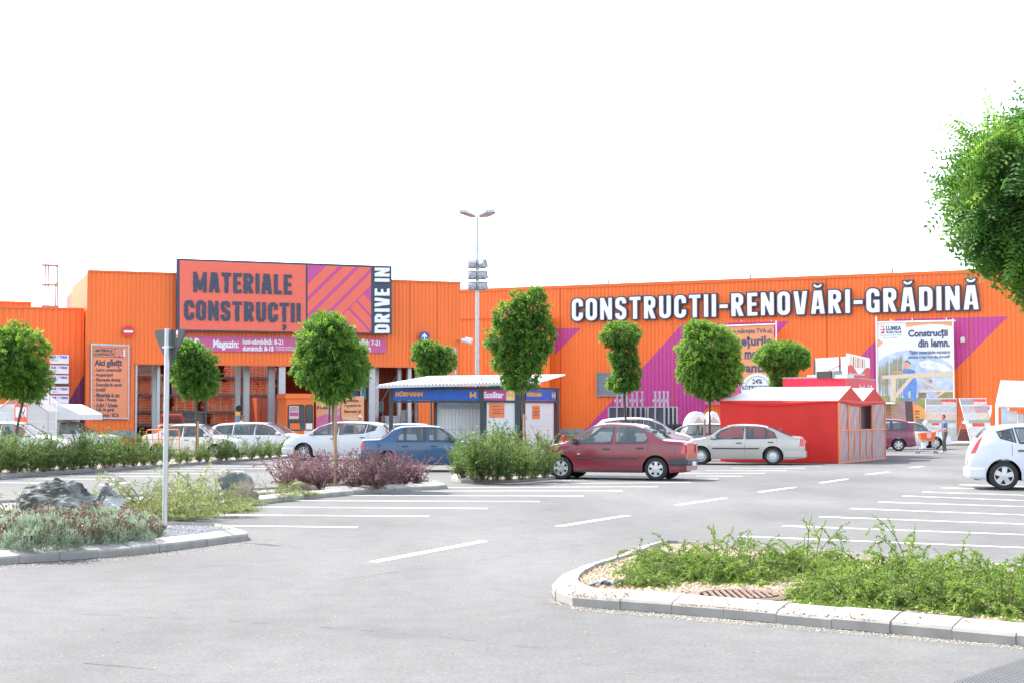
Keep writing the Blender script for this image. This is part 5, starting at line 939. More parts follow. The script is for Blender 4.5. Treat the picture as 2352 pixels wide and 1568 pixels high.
# small doorway panel behind the tent edge, hydrant
mb = MB(); w = WM.moved(.2); mb.prism([w.px(1766 - 120, 958), w.px(1662, 958), w.px(1662, 1030), w.px(1646, 1030)], -w.N * .05); tag(mb.build('side_door', M_tf), 'orange door panel between the fullest round tree and the red tent', 'door')
hy = G(1294.5, 1019); t = thing('fire_hydrant', 'red fire hydrant at the store wall beside the guard rail', 'hydrant', tuple(hy)); mb = MB(); mb.lathe([(.11, 0), (.11, .05), (.075, .07), (.075, .42), (.1, .43), (.1, .47), (.07, .52), (.03, .57), (.03, .62)], hy, n=14); mb.build('barrel', M_red, t, smooth=40)
for s_ in (-1, 1): mb = MB(); mb.tube([hy + Vector((0, 0, .34)), hy + Vector((s_ * .16, -.02, .34))], .045, 8); mb.build('outlet', M_red, t)
# ---------------------------------------------------------------- cart shelter and trolley corral on the left
s = 55.0; Yc = FPX / s; X_ = lambda x: (x - CX) / s; Zs = lambda y: 1.7 + (955 - y) / s
cs = thing('cart_shelter', 'gabled clear cart shelter on galvanised tubes at the left edge', 'shelter', (X_(50), Yc, 0))
for dy in (0, 3.2):
    mb = MB(); mb.tube([(X_(112), Yc + dy, 0), (X_(112), Yc + dy, Zs(946)), (X_(50), Yc + dy, Zs(897)), (X_(-12), Yc + dy, Zs(946)), (X_(-12), Yc + dy, 0)], .035, 8); mb.build('frame_tube', M_steel, cs)
for y in (1009, 1024): mb = MB(); mb.tube([(X_(-12), Yc, Zs(y)), (X_(112), Yc, Zs(y))], .018, 6); mb.build('rail', M_steel, cs)
mb = MB()
for a, b in (((112, 946), (50, 897)), ((50, 897), (-12, 946))): mb.quad((X_(a[0]), Yc, Zs(a[1]) + .04), (X_(a[0]), Yc + 3.2, Zs(a[1]) + .04), (X_(b[0]), Yc + 3.2, Zs(b[1]) + .04), (X_(b[0]), Yc, Zs(b[1]) + .04))
mc = mat('clear_sheet', (.75, .78, .8), .1, var=.02, spec=.6); mc.node_tree.nodes['Principled BSDF'].inputs['Alpha'].default_value = .35; mb.build('roof_sheet', mc, cs)
WC3 = Wall((X_(30), Yc - .3), (X_(70), Yc - .3)); t = thing('cart_sign', 'orange cart park sign board with white pictograms in front of the cart shelter', 'sign', (X_(48), Yc - .3, 0)); mb = MB(); wrect(mb, WC3, 33, 928, 62.5, 1002, -.04, 0); mb.build('board', mat('sign_coral', (.8, .17, .08), .5), t)
mb = MB(); wrect(mb, WC3, 36, 934, 46, 957, .003, .01); wrect(mb, WC3, 49, 934, 61, 957, .003, .01); wrect(mb, WC3, 36, 967, 45, 983, .003, .01); wrect(mb, WC3, 36, 986, 45, 1001, .003, .01); mb.build('pictogram_field', M_white, t)
mb = MB(); zq = V_(0, 860, 5.808)
for P in (((300, 935), (312, 935), (335, 1005), (330, 1020)), ((355, 935), (365, 935), (345, 1020), (333, 1010)), ((300, 1030), (365, 1030), (365, 1038), (300, 1038)), ((305, 1045), (320, 1045), (320, 1060), (305, 1060)), ((345, 1045), (360, 1045), (360, 1060), (345, 1060)), ((222, 1140), (256, 1140), (256, 1160), (222, 1160)), ((222, 1250), (256, 1250), (256, 1275), (222, 1275)), ((275, 1190), (290, 1190), (290, 1225), (275, 1225)), ((275, 1125), (312, 1125), (312, 1130), (275, 1130)), ((275, 1285), (312, 1285), (312, 1290), (275, 1290))): wpoly(mb, WC3, [zq(*p) for p in P], .016)
mb.build('pictograms', M_navy, t); mb = MB(); u = WC3.uz(48, 1000)[0]; mb.wbox(WC3, u - .03, u + .03, 0, WC3.uz(48, 928)[1], -.1, -.045); mb.build('post', M_steel, t)
t = thing('trolley_corral', 'low orange tubular trolley corral in front of the white saloon', 'rail', tuple(G(365, 1056)))
s2 = 60.0; q = lambda x, y, dy=0: Vector(((x - CX) / s2, FPX / s2 + dy, max(1.7 + (955 - y) / s2, 0)))
for x0, x1, dy in ((338, 388, 0), (352, 400, 1.0)):
    mb = MB(); mb.tube([q(x0, 1060, dy), q(x0, 990, dy), q(x0 + 3, 986, dy), q(x1 - 3, 986, dy), q(x1, 990, dy), q(x1, 1060, dy)], .025, 8); mb.build('hoop', M_tf, t); mb = MB(); mb.tube([q(x0, 1008, dy), q(x1, 1008, dy)], .015, 6); mb.build('rail', M_tf, t)
for x in (352, 372): mb = MB(); mb.tube([q(x, 986), q(x, 1060)], .015, 6); mb.build('bar', M_tf, t)
# traffic marker by the columns
mk = Wall(WF.moved(.8).px(540, 950).xy, WF.moved(.8).px(560, 950).xy); t = thing('lane_marker', 'small dark round signal on a post between the drive-in columns', 'signal', mk.px(548, 1022)); mb = MB(); disc(mb, mk, 549, 937, 7.5, 0); mb.build('disc', M_black, t); mb = MB(); wrect(mb, mk, 541, 945, 552, 953, -.05, .01); mb.build('amber_plate', mat('amber', (.85, .45, .03), .4), t); mb = MB(); wrect(mb, mk, 546, 950, 550, 1020, -.04, -.005); mb.build('post', mat('post_blue', (.1, .25, .5), .4), t)
# manhole, drain grate, dark scrap in the front bed
c = G(1700, 1366, .13); t = thing('manhole_cover', 'rusty brown ribbed manhole cover in the gravel of the front bed', 'manhole cover', tuple(c)); M_rust = mat('rusty_iron', (.15, .095, .07), .8, 0, var=.25, scale=20, bump=.3)
mb = MB(); mb.lathe([(.43, -.06), (.43, .0), (.40, .012), (.36, .012), (.35, .0)], c, n=40); mb.build('ring', M_rust, t, smooth=30); mb = MB(); mb.lathe([(.35, 0), (.0, 0)], c, n=40); mb.build('plate', mat('plate_iron', (.07, .045, .035), .8, 0, var=.2, scale=20), t)
mb = MB()
for i in range(11):
    x = -.3 + i * .06; h = math.sqrt(max(.32 ** 2 - x * x, .001)); mb.box(c + Vector((x, 0, .008)), (.03, 2 * h, .012))
mb.build('ribs', M_rust, t)
mb = MB(); a, b, d_, e = GL([(2185, 1568), (2360, 1508), (2420, 1560), (2260, 1640)], .006); g = 14
for i in range(g + 1): stripe(mb, a.lerp(e, i / g), b.lerp(d_, i / g), .018, .008)
for i in range(g * 2 + 1): stripe(mb, a.lerp(b, i / g / 2), e.lerp(d_, i / g / 2), .014, .012)
t = thing('drain_grate', 'dark drain grate in the asphalt at the lower right corner', 'drain', tuple(a)); mb.build('grid', mat('grate_iron', (.10, .10, .10), .6, .2, var=.2), t); mb = MB(); mb.quad(a, b, d_, e); mb.build('pit', mat('pit_dark', (.03, .03, .03), .9), t)
# ---------------------------------------------------------------- vehicles
def pchip(P):
    x = np.array([p[0] for p in P], float); y = np.array([p[1] for p in P], float); h = np.diff(x); d = np.diff(y) / h; m = np.zeros(len(x))
    m[0], m[-1] = d[0], d[-1]
    for i in range(1, len(x) - 1): m[i] = 0 if d[i - 1] * d[i] <= 0 else 2 * d[i - 1] * d[i] / (d[i - 1] + d[i])
    def f(t):
        t = min(max(t, x[0]), x[-1]); i = min(int(np.searchsorted(x, t, 'right')) - 1, len(h) - 1); s = (t - x[i]) / h[i]
        return (1 + 2 * s) * (1 - s) ** 2 * y[i] + s * (1 - s) ** 2 * h[i] * m[i] + s * s * (3 - 2 * s) * y[i + 1] - s * s * (1 - s) * h[i] * m[i + 1]
    return f
def carpaint(name, col, rough=.28, metal=.0, coat=.6): return mat('paint_' + name, col, rough, metal, var=.02, scale=.7, coat=coat)
M_tyre = mat('tyre', (.022, .022, .023), .8, var=.15, scale=20); M_alloy = mat('wheel_silver', (.55, .56, .57), .35, .5, var=.05); M_wdark = mat('wheel_shadow', (.015, .015, .016), .7)
M_glass = mat('car_glass', (.10, .14, .145), .03, var=.03, spec=.9, coat=.3); M_glass.node_tree.nodes['Principled BSDF'].inputs['Alpha'].default_value = .42; M_trim = mat('car_trim', (.035, .04, .045), .5, var=.1); M_tail = mat('tail_red', (.6, .015, .02), .15, coat=.5); M_head = mat('head_clear', (.6, .62, .64), .08, spec=.8, coat=.5); M_amb = mat('lamp_amber', (.85, .25, .03), .2); M_plate = mat('plate_white', (.72, .72, .72), .4); M_seat = mat('seat_cloth', (.12, .125, .135), .85, var=.2, scale=9); M_under = mat('underbody', (.012, .012, .013), .9); M_seam = mat('panel_gap', (.05, .045, .045), .6)
SPEC = dict(
 saloon=dict(L=4.25, W=.87, R=.31, xf=1.305, xr=-1.325, top=[(-2.125, .55), (-2.10, .95), (-2.02, 1.06), (-1.55, 1.10), (-1.0, 1.40), (-.6, 1.51), (0, 1.535), (.42, 1.48), (.75, 1.30), (1.18, 1.03), (1.6, .95), (1.95, .83), (2.08, .70), (2.125, .5)], belt=[(-2.1, .93), (-1.3, .99), (0, .955), (1.2, .90), (2.1, .66)],
   win=[[(1.02, .985), (-.1, .995), (-.15, 1.42), (.34, 1.405), (.62, 1.28)], [(-.25, 1.0), (-1.02, 1.015), (-1.1, 1.13), (-.92, 1.36), (-.7, 1.405), (-.22, 1.425)]], wsc=(1.14, .48), rw=(-1.47, -.96), tail=[(-1.99, .72), (-2.09, .72), (-2.09, 1.03), (-2.03, 1.045)], doors=[1.1, -.18, -1.12]),
 liftback=dict(L=4.51, W=.865, R=.31, xf=1.36, xr=-1.15, top=[(-2.255, .55), (-2.235, .88), (-2.12, .99), (-1.85, 1.02), (-1.05, 1.33), (-.55, 1.42), (0, 1.435), (.42, 1.39), (.75, 1.23), (1.2, .98), (1.7, .89), (2.05, .78), (2.2, .64), (2.255, .5)], belt=[(-2.2, .88), (-1.2, .93), (0, .90), (1.2, .85), (2.2, .62)],
   win=[[(1.0, .92), (-.1, .935), (-.15, 1.33), (.3, 1.32), (.62, 1.19)], [(-.25, .935), (-.88, .945), (-.9, 1.30), (-.22, 1.335)], [(-.94, .945), (-1.28, .97), (-1.18, 1.12), (-.94, 1.27)]], wsc=(1.16, .46), rw=(-1.8, -1.0), tail=[(-2.06, .66), (-2.22, .66), (-2.22, .92), (-2.1, .93)], doors=[1.08, -.18, -1.3]),
 hatch=dict(L=4.25, W=.89, R=.32, xf=1.27, xr=-1.38, top=[(-2.125, .5), (-2.10, .80), (-2.02, 1.0), (-1.9, 1.18), (-1.68, 1.38), (-1.3, 1.45), (-.4, 1.48), (.25, 1.455), (.6, 1.36), (1.25, 1.03), (1.75, .92), (2.0, .78), (2.1, .62), (2.125, .5)], belt=[(-2.1, .90), (-1.6, 1.02), (0, .965), (1.2, .90), (2.1, .62)],
   win=[[(1.05, .985), (.0, 1.0), (-.05, 1.385), (.3, 1.375), (.65, 1.24)], [(-.12, 1.005), (-1.02, 1.06), (-1.12, 1.36), (-.1, 1.39)], [(-1.13, 1.075), (-1.42, 1.17), (-1.5, 1.27), (-1.2, 1.35)]], wsc=(1.2, .36), rw=(-1.92, -1.7), tail=[(-1.98, .82), (-2.09, .80), (-1.92, 1.16), (-1.8, 1.24)], doors=[1.12, -.07, -1.2]),
 boxy=dict(L=4.03, W=.82, R=.29, xf=1.22, xr=-1.26, top=[(-2.015, .6), (-2.0, .93), (-1.93, .97), (-1.5, .985), (-1.0, 1.29), (-.75, 1.355), (0, 1.37), (.3, 1.345), (.55, 1.19), (.95, .93), (1.5, .87), (1.92, .81), (1.99, .74), (2.015, .5)], belt=[(-2, .88), (0, .88), (2, .76)],
   win=[[(.78, .91), (-.02, .91), (-.03, 1.28), (.3, 1.28), (.5, 1.16)], [(-.13, .91), (-.68, .91), (-.68, 1.275), (-.12, 1.285)], [(-.72, .91), (-.98, .91), (-.76, 1.26), (-.72, 1.27)]], wsc=(.92, .34), rw=(-1.45, -1.02), tail=[(-1.93, .66), (-2.0, .66), (-2.0, .86), (-1.95, .86)], doors=[.93, -.08, -.95]),
 wagon=dict(L=4.7, W=.9, R=.32, xf=1.38, xr=-1.32, top=[(-2.35, .5), (-2.33, .85), (-2.25, 1.05), (-2.0, 1.36), (-1.7, 1.44), (-.5, 1.49), (.2, 1.47), (.6, 1.38), (1.25, 1.02), (1.8, .93), (2.15, .80), (2.32, .62), (2.35, .5)], belt=[(-2.3, .92), (0, .96), (1.3, .90), (2.3, .62)],
   win=[[(1.1, .975), (.0, .985), (-.05, 1.385), (.32, 1.375), (.66, 1.25)], [(-.13, .985), (-1.0, .99), (-1.0, 1.375), (-.11, 1.39)], [(-1.1, .99), (-1.95, 1.02), (-1.8, 1.31), (-1.1, 1.37)]], wsc=(1.2, .38), rw=(-2.2, -1.98), tail=[(-2.2, .85), (-2.32, .85), (-2.2, 1.1), (-2.1, 1.12)], doors=[1.12, -.07, -1.05]),
 carrier=dict(L=4.2, W=.87, R=.31, xf=1.3, xr=-1.28, top=[(-2.1, .5), (-2.09, .85), (-2.02, 1.08), (-1.85, 1.38), (-1.6, 1.54), (-1.2, 1.6), (-.4, 1.63), (.25, 1.58), (.6, 1.46), (1.3, 1.05), (1.7, .95), (1.98, .80), (2.08, .62), (2.1, .5)], belt=[(-2.1, .96), (0, 1.0), (1.3, .92), (2.1, .62)],
   win=[[(1.1, 1.02), (.1, 1.04), (.05, 1.5), (.3, 1.48), (.7, 1.3)], [(-.02, 1.04), (-.9, 1.06), (-.92, 1.5), (-.02, 1.515)], [(-1.0, 1.06), (-1.68, 1.1), (-1.72, 1.18), (-1.45, 1.42), (-1.0, 1.49)]], wsc=(1.24, .4), rw=(-1.98, -1.72), tail=[(-1.98, .80), (-2.08, .8), (-2.05, .98), (-1.96, .98)], doors=[1.15, .02, -.95]))
def build_wheel(style, R_, wcol):
    mb = MB(); w = .095; mb.lathe([(R_ * .62, -w), (R_ * .9, -w), (R_ * .985, -w * .7), (R_, -w * .3), (R_, w * .3), (R_ * .985, w * .7), (R_ * .9, w), (R_ * .66, w), (R_ * .64, w * .5)], axis='Y', n=36)
    m2 = MB(); m2.lathe([(R_ * .67, w * .86), (R_ * .65, w * .95), (R_ * .6, w * .9), (R_ * .58, w * .45)], axis='Y', n=36, m=0, cap=False); m2.lathe([(R_ * .6, w * .42), (.0, w * .42)], axis='Y', n=24, m=1)
    m2.lathe([(R_ * .17, w * .4), (R_ * .16, w * .98), (.0, w * 1.02)], axis='Y', n=16, m=0)
    if style == 'disc':
        m2.lathe([(R_ * .52, w * .75), (R_ * .2, w * 1.0), (0, w * 1.0)], axis='Y', n=32, m=0)
        for i in range(12):
            a = 2 * math.pi * i / 12; m2.box((R_ * .44 * math.cos(a), w * .86, R_ * .44 * math.sin(a)), (R_ * .1, .012, R_ * .07), 1, M=Matrix.Rotation(-a, 3, 'Y'))
    else:
        for i in range(style):
            a = 2 * math.pi * i / style + .3; n = len(m2.v); ca, sa = math.cos(a), math.sin(a); T_ = lambda r, t, y: Vector((r * ca - t * sa, y, r * sa + t * ca)); b = R_ * (.62 if style <= 7 else .4) / style * 1.5
            m2.prism([T_(R_ * .12, -b * .75, w * .96), T_(R_ * .6, -b, w * .84), T_(R_ * .6, b, w * .84), T_(R_ * .12, b * .75, w * .96)], (0, -.03, 0))
    ty = mb.build('tyre_proto', M_tyre, smooth=35, local=True); ri = m2.build('rim_proto', [wcol, M_wdark], smooth=35, local=True); r = (ty.data, ri.data)
    bpy.data.objects.remove(ty); bpy.data.objects.remove(ri); return r
def car(name, label, kind, paint, p, yaw, scale=1., wheel=6, bumper=None, cat='car', trimline=False, lights=True, group=None, wcol=None, plate=True, door_detail=True):
    side = 1 if 90 < yaw % 360 < 270 else -1
    s = SPEC[kind]; L, Wd, Rw = s['L'], s['W'], s['R']; zt, zb_ = pchip(s['top']), pchip(s['belt']); c = .045
    t = thing(name, label, cat, tuple(p), R(yaw), group); t.scale = (scale,) * 3
    def wid(x): q = abs(x) / (L / 2); return Wd * (1 - .05 * q ** 2 - .17 * max(0, (q - .72) / .28) ** 2.2)
    zs = lambda x: min(zb_(x), zt(x) - c - .008)
    def bot(x):
        z = .205 + .05 * max(0, (abs(x) / (L / 2) - .8) / .2)
        for xw in (s['xf'], s['xr']):
            ra = Rw + .055; d = abs(x - xw)
            if d < ra: z = max(z, Rw + math.sqrt(ra * ra - d * d))
        return z
    def ys(x, z):
        w = wid(x); sh = zs(x)
        if z <= sh: q = (z - .58) / (.38 if z < .58 else max(sh - .58, .08)); return w * (1 - (.055 if z < .58 else .03) * q * q - (.012 if abs(z - .66) < .03 else 0) * 0)
        return max(w * .97 - (z - sh) * (.36 + .22 * max(0, z - sh)), w * .4)
    def wr(x): return ys(x, zt(x) - c)
    def topz(x, y): w = wr(x); return zt(x) - c * (abs(y) / w) ** 4 - .012 * (y / w) ** 2
    xs = set(np.linspace(-L / 2, L / 2, 104)) | {-L / 2 + .02, -L / 2 + .05, L / 2 - .02, L / 2 - .05}
    for xw in (s['xf'], s['xr']):
        for k in np.linspace(-1, 1, 15): xs.add(xw + (Rw + .055) * math.sin(k * math.pi / 2))
        xs |= {xw - Rw - .056, xw + Rw + .056}
    xs = sorted(xs); mb = MB(); sec = []
    for x in xs:
        b, sh, tp = bot(x), zs(x), zt(x) - c; half = [(ys(x, b + (sh - b) * q), b + (sh - b) * q) for q in (0, .12, .3, .5, .7, .85, .95, 1)] if sh > b else [(ys(x, sh), sh)] * 8
        half += [(ys(x, sh + (tp - sh) * q), sh + (tp - sh) * q) for q in (.04, .12, .2, .28, .36, .44, .52, .6, .68, .76, .84, .92, 1)]; w = wr(x); half += [(w * q, topz(x, w * q)) for q in (.97, .935, .9, .86, .75, .6, .45, .3, .15, 0)]
        full = [(x, y, z) for y, z in half] + [(x, -y, z) for y, z in reversed(half[:-1])]; sec.append(full)
    n = len(sec[0]); nh = (n + 1) // 2
    def inside(P, x, z):
        c_ = False
        for i in range(len(P)):
            (x0, z0), (x1, z1) = P[i], P[i - 1]
            if (z0 > z) != (z1 > z) and x < (x1 - x0) * (z - z0) / (z1 - z0) + x0: c_ = not c_
        return c_
    for i, q in enumerate(sec): mb.v += [Vector(v) for v in q]
    for i in range(len(sec) - 1):
        for j in range(n - 1):
            q = [sec[i][j], sec[i][j + 1], sec[i + 1][j + 1], sec[i + 1][j]]; cx_, cy_, cz_ = [sum(v[k] for v in q) / 4 for k in range(3)]
            if cz_ > .7 and (any(inside(p, cx_, cz_) for p in s['win']) and abs(cy_) > wr(cx_) * .985 or any(min(r_) < cx_ < max(r_) and abs(cy_) < wr(cx_) * f_ for r_, f_ in ((s['wsc'], .9), (s['rw'], .86)))): continue   # an opening for the glass
            mb.f.append((i * n + j, i * n + j + 1, (i + 1) * n + j + 1, (i + 1) * n + j)); mb.m.append(0)
    mb.f.append(tuple(range(n))); mb.m.append(0); mb.f.append(tuple((len(sec) - 1) * n + j for j in reversed(range(n)))); mb.m.append(0)
    bd_ = mb.build('body', paint, t, smooth=32, local=True)
    mb = MB(); mb.box((0, 0, .42), (L - .3, Wd * 1.24, .42)); mb.box((0, 0, .3), (s['xf'] - s['xr'] - 2 * Rw - .12 , Wd * 1.8, .16)) if False else mb.box(((s['xf'] + s['xr']) / 2, 0, .3), (s['xf'] - s['xr'] - 2 * Rw - .14, Wd * 1.78, .2)); mb.build('underbody', M_under, t, local=True)
    def side_poly(poly, sgn, off, mtl, nm, par, step=.1):
        px = [q[0] for q in poly]; x0, x1 = min(px), max(px); cut = sorted(set(list(np.linspace(x0, x1, max(2, int((x1 - x0) / step) + 1))) + px)); m1 = MB(); prev = None
        for x in cut:
            zz = []
            for i in range(len(poly)):
                a, b = poly[i], poly[(i + 1) % len(poly)]
                if abs(a[0] - b[0]) < 1e-9:
                    if abs(a[0] - x) < 1e-9: zz += [a[1], b[1]]
                elif min(a[0], b[0]) - 1e-9 <= x <= max(a[0], b[0]) + 1e-9: zz.append(a[1] + (b[1] - a[1]) * (x - a[0]) / (b[0] - a[0]))
            if not zz: continue
            lo, hi = min(zz), max(zz); hi = min(hi, zt(x) - c - .02); lo = min(lo, hi); row = [Vector((x, sgn * (ys(x, lo + (hi - lo) * q) + off), lo + (hi - lo) * q)) for q in (0, .33, .66, 1)]
            if prev:
                for j in range(3): m1.quad(prev[j], row[j], row[j + 1], prev[j + 1]) if sgn < 0 else m1.quad(prev[j], prev[j + 1], row[j + 1], row[j])
            prev = row
        return m1.build(nm, mtl, par, smooth=180, local=True)
    def grow(poly, e):
        cx = sum(q[0] for q in poly) / len(poly); cz = sum(q[1] for q in poly) / len(poly)
        return [(q[0] + (e if q[0] > cx else -e), q[1] + (e if q[1] > cz else -e)) for q in poly]
    def side_ring(poly, sgn):
        out = grow(poly, .03); m1 = MB(); pr = lambda q, o: (lambda z: Vector((q[0], sgn * (ys(q[0], z) + o), z)))(min(q[1], zt(q[0]) - c - .004)); N_ = len(poly)
        for i in range(N_):
            for k in range(8):
                L_ = lambda P, t: (P[i][0] + (P[(i + 1) % N_][0] - P[i][0]) * t, P[i][1] + (P[(i + 1) % N_][1] - P[i][1]) * t); a, b = k / 8, (k + 1) / 8
                m1.quad(pr(L_(out, a), .004), pr(L_(out, b), .004), pr(L_(poly, b), .007), pr(L_(poly, a), .007))
        return m1.build('side_window', M_trim, t, local=True)
    for sgn in (-1, 1):
        for poly in s['win']:
            g = side_ring(poly, sgn); side_poly(poly, sgn, .004, M_glass, 'pane', g)
        if sgn == side and door_detail:
            for i, xd in enumerate(s['doors']):
                side_poly([(xd - .005, .27), (xd + .005, .27), (xd + .005, zs(xd) + .01), (xd - .005, zs(xd) + .01)], sgn, .002, M_seam, 'door_gap', t) if abs(xd - s['xr']) > Rw + .08 else side_poly([(xd - .005, Rw * 2 + .12), (xd + .005, Rw * 2 + .12), (xd + .005, zs(xd)), (xd - .005, zs(xd))], sgn, .002, M_seam, 'door_gap', t)
            for xd in (s['doors'][1] + .2, s['doors'][2] + .22): zh = zs(xd) - .13; m1 = MB(); m1.box((xd, sgn * (ys(xd, zh) + .012), zh), (.19, .035, .032)); m1.build('door_handle', M_trim, t, local=True)
            x0, x1 = s['xr'] + Rw + .08, s['xf'] - Rw - .08; side_poly([(x0, .215), (x1, .215), (x1, .26), (x0, .26)], sgn, .004, M_trim if bumper else paint, 'sill', t)
            if trimline: side_poly([(x0 + .08, .555), (x1 - .02, .555), (x1 - .02, .6), (x0 + .08, .6)], sgn, .014, M_trim, 'side_moulding', t)
            side_poly([(s['xf'] - .55, .68), (s['xf'] - .48, .68), (s['xf'] - .48, .71), (s['xf'] - .55, .71)], sgn, .006, M_amb if kind == 'boxy' else M_head, 'indicator', t)
        xm = s['win'][0][0][0] - .12; zm = s['win'][0][0][1] + .06; m1 = MB(); m1.box((xm, sgn * (ys(xm, zm) + .1), zm), (.09, .17, .12), rz=sgn * .2); m1.box((xm, sgn * (ys(xm, zm) + .02), zm - .03), (.05, .1, .03)); m1.build('wing_mirror', M_trim if bumper or kind == 'boxy' else paint, t, local=True)
        if lights:
            side_poly(s['tail'], sgn, .006, M_tail, 'tail_light', t, .03)
            xh = L / 2; hz = zt(xh - .1); side_poly([(xh - .34, hz - .05), (xh - .05, hz - .16), (xh - .05, hz - .02), (xh - .3, hz + .05)], sgn, .006, M_head, 'headlight', t, .03)
        for xw in (s['xf'], s['xr']):
            k = (wheel, kind, (wcol or M_alloy).name)
            if k not in WHL: WHL[k] = build_wheel(wheel, Rw, wcol or M_alloy)
            o = bpy.data.objects.new('wheel', WHL[k][0]); COL.objects.link(o); o.parent = t; o.location = (xw, sgn * (wid(xw) - .115), Rw); o.rotation_euler = (0, xw, 0 if sgn > 0 else math.pi)
            r = bpy.data.objects.new('rim', WHL[k][1]); COL.objects.link(r); r.parent = o
            m1 = MB(); a0 = math.asin(min(1, (.26 - Rw) / (Rw + .05))); P = [(xw + (Rw + .05) * math.cos(a), Rw + (Rw + .05) * math.sin(a)) for a in np.linspace(a0, math.pi - a0, 22)]
            for (a, b) in zip(P[:-1], P[1:]): m1.quad(*[Vector((q[0], sgn * yy, q[1])) for q, yy in ((a, Wd * .98 - .04), (b, Wd * .98 - .04), (b, Wd * .6), (a, Wd * .6))])
            m1.build('wheel_arch', M_under, t, local=True)
    def glass(x0, x1, nm, f=.9):
        m1 = MB(); m2 = MB(); A_ = [-.035] + [i / 8 for i in range(9)] + [1.035]; B_ = [-f - .055] + [f * (i / 5 - 1) for i in range(11)] + [f + .055]
        q = lambda a, b, o: (lambda x: (lambda y: Vector((x, y, topz(x, y) + o)))(wr(x) * b))(x0 + (x1 - x0) * a)
        for i in range(len(A_) - 1):
            for j in range(len(B_) - 1):
                bd = i in (0, len(A_) - 2) or j in (0, len(B_) - 2); m_ = m1 if bd else m2; o = .006 if bd else .004
                m_.quad(q(A_[i], B_[j], o), q(A_[i + 1], B_[j], o), q(A_[i + 1], B_[j + 1], o), q(A_[i], B_[j + 1], o))
        g = m1.build(nm, M_trim, t, smooth=180, local=True); m2.build('pane', M_glass, g, smooth=180, local=True)
    zf = s['win'][0][0][1]; xd = s['wsc'][0]
    for x_, wd_ in ((s['doors'][1] - .02, .5), (s['doors'][2] + .12, 1.1)):
        for y_ in ((-.36, .36) if wd_ < 1 else (0,)):
            m1 = MB(); M_ = Matrix.Rotation(-.2, 3, 'Y'); m1.box((x_ - .12, y_, zf - .12), (.13, wd_, .62), M=M_); m1.box((x_ + .18, y_, zf - .38), (.5, wd_, .14))
            for yh in ((y_,) if wd_ < 1 else (-.36, .36)): m1.box((x_ - .2, yh, zf + .26), (.08, .26, .17), M=M_)
            m1.build('seat', M_seat, t, local=True)
    m1 = MB(); m1.box((xd - .12, 0, zf - .12), (.42, Wd * 1.5, .2)); m1.build('dashboard', M_seat, t, local=True)
    m1 = MB(); m1.tube([Vector((xd - .42 + .12 * math.sin(a), .36 + .18 * math.cos(a), zf + .0 + .14 * math.sin(a))) for a in [i * .524 for i in range(13)]], .014, 5); m1.build('steering_wheel', M_trim, t, local=True)
    glass(*s['wsc'], 'windscreen'); glass(*s['rw'], 'rear_window', .86)
    for sg, nm in ((1, 'front_bumper'), (-1, 'rear_bumper')):      # a wrap-round bumper that stands a little proud of the body
        P = []; xe = L / 2; ra = (xe - (s['xf'] if sg > 0 else -s['xr']) - Rw - .07)
        for x in np.linspace(xe - ra, xe - .02, 9): P.append((x, wid(sg * x) + .018))
        P += [(xe + .03, P[-1][1] - .06), (xe + .055, P[-1][1] * .6), (xe + .06, 0)]; P = P + [(x, -y) for x, y in reversed(P[:-1])]; m1 = MB(); z0, z1 = (.26, .50) if not bumper else (.40, .58)
        for a, b in zip(P[:-1], P[1:]):
            for (za, oa), (zb2, ob) in (((z0, -.02), (z0 + .04, 0)), ((z0 + .04, 0), (z1 - .04, 0)), ((z1 - .04, 0), (z1, -.03))):
                m1.quad(*[Vector((sg * (q[0] + o * (1 if abs(q[1]) < Wd * .8 else 0)), q[1] * (1 + o * .8), z)) for q, z, o in ((a, za, oa), (b, za, oa), (b, zb2, ob), (a, zb2, ob))])
        m1.build(nm, bumper or (M_trim if kind == 'boxy' else paint), t, smooth=40, local=True)
        if plate:
            m1 = MB(); zp = .44 if (bumper and sg < 0) or sg > 0 else (.80 if kind in ('liftback', 'carrier', 'wagon') else .62); xp = sg * (xe + .066) if zp < .6 else sg * (xe + .006); m1.box((xp, 0, zp), (.012, .5, .11)); o = m1.build('number_plate', M_plate, t, local=True); m1 = MB(); m1.box((xp + sg * .004, -.22, zp), (.012, .05, .105)); m1.build('plate_band', M_blue, o, local=True)
        if lights and sg < 0 and kind in ('saloon', 'liftback', 'boxy'):
            tz = [q[1] for q in s['tail']]
            for q in (-1, 1): m1 = MB(); z0_, z1_ = min(tz), max(tz) - .06; y1 = wid(-xe) - .03; m1.box((-xe - .004, q * (y1 - .09), (z0_ + min(z1_, zt(-xe + .03))) / 2), (.014, .2, max(.05, min(z1_, zt(-xe + .03)) - z0_))); m1.build('tail_light', M_tail, t, local=True)
    return t
WHL = {}
def at_wheels(xpx, ypx, yaw, kind, scale=1.):                 # middle between the two near wheels, given as a picture point
    s = SPEC[kind]; g = G(xpx, ypx); u = Vector((math.cos(R(yaw)), math.sin(R(yaw)), 0)); n = Vector((-u.y, u.x, 0)); n = n if n.y > 0 else -n
    return g + n * (s['W'] - .1) * scale - u * ((s['xf'] + s['xr']) / 2) * scale
P_wht = carpaint('white', (.62, .63, .64)); P_whtb = carpaint('cool_white', (.55, .575, .61)); P_burg = carpaint('burgundy', (.20, .02, .035), .25); P_slv = carpaint('silver', (.42, .40, .365), .3, .3); P_blu = carpaint('blue', (.02, .078, .165), .3); P_scn = carpaint('plum', (.17, .018, .06), .28); P_ltb = carpaint('pale_blue', (.55, .64, .72)); P_grn = carpaint('teal_grey', (.13, .24, .26)); P_cream = carpaint('cream', (.66, .64, .58)); P_ored = carpaint('coral', (.62, .10, .05)); P_lsil = carpaint('light_silver', (.64, .66, .67), .3, .2)
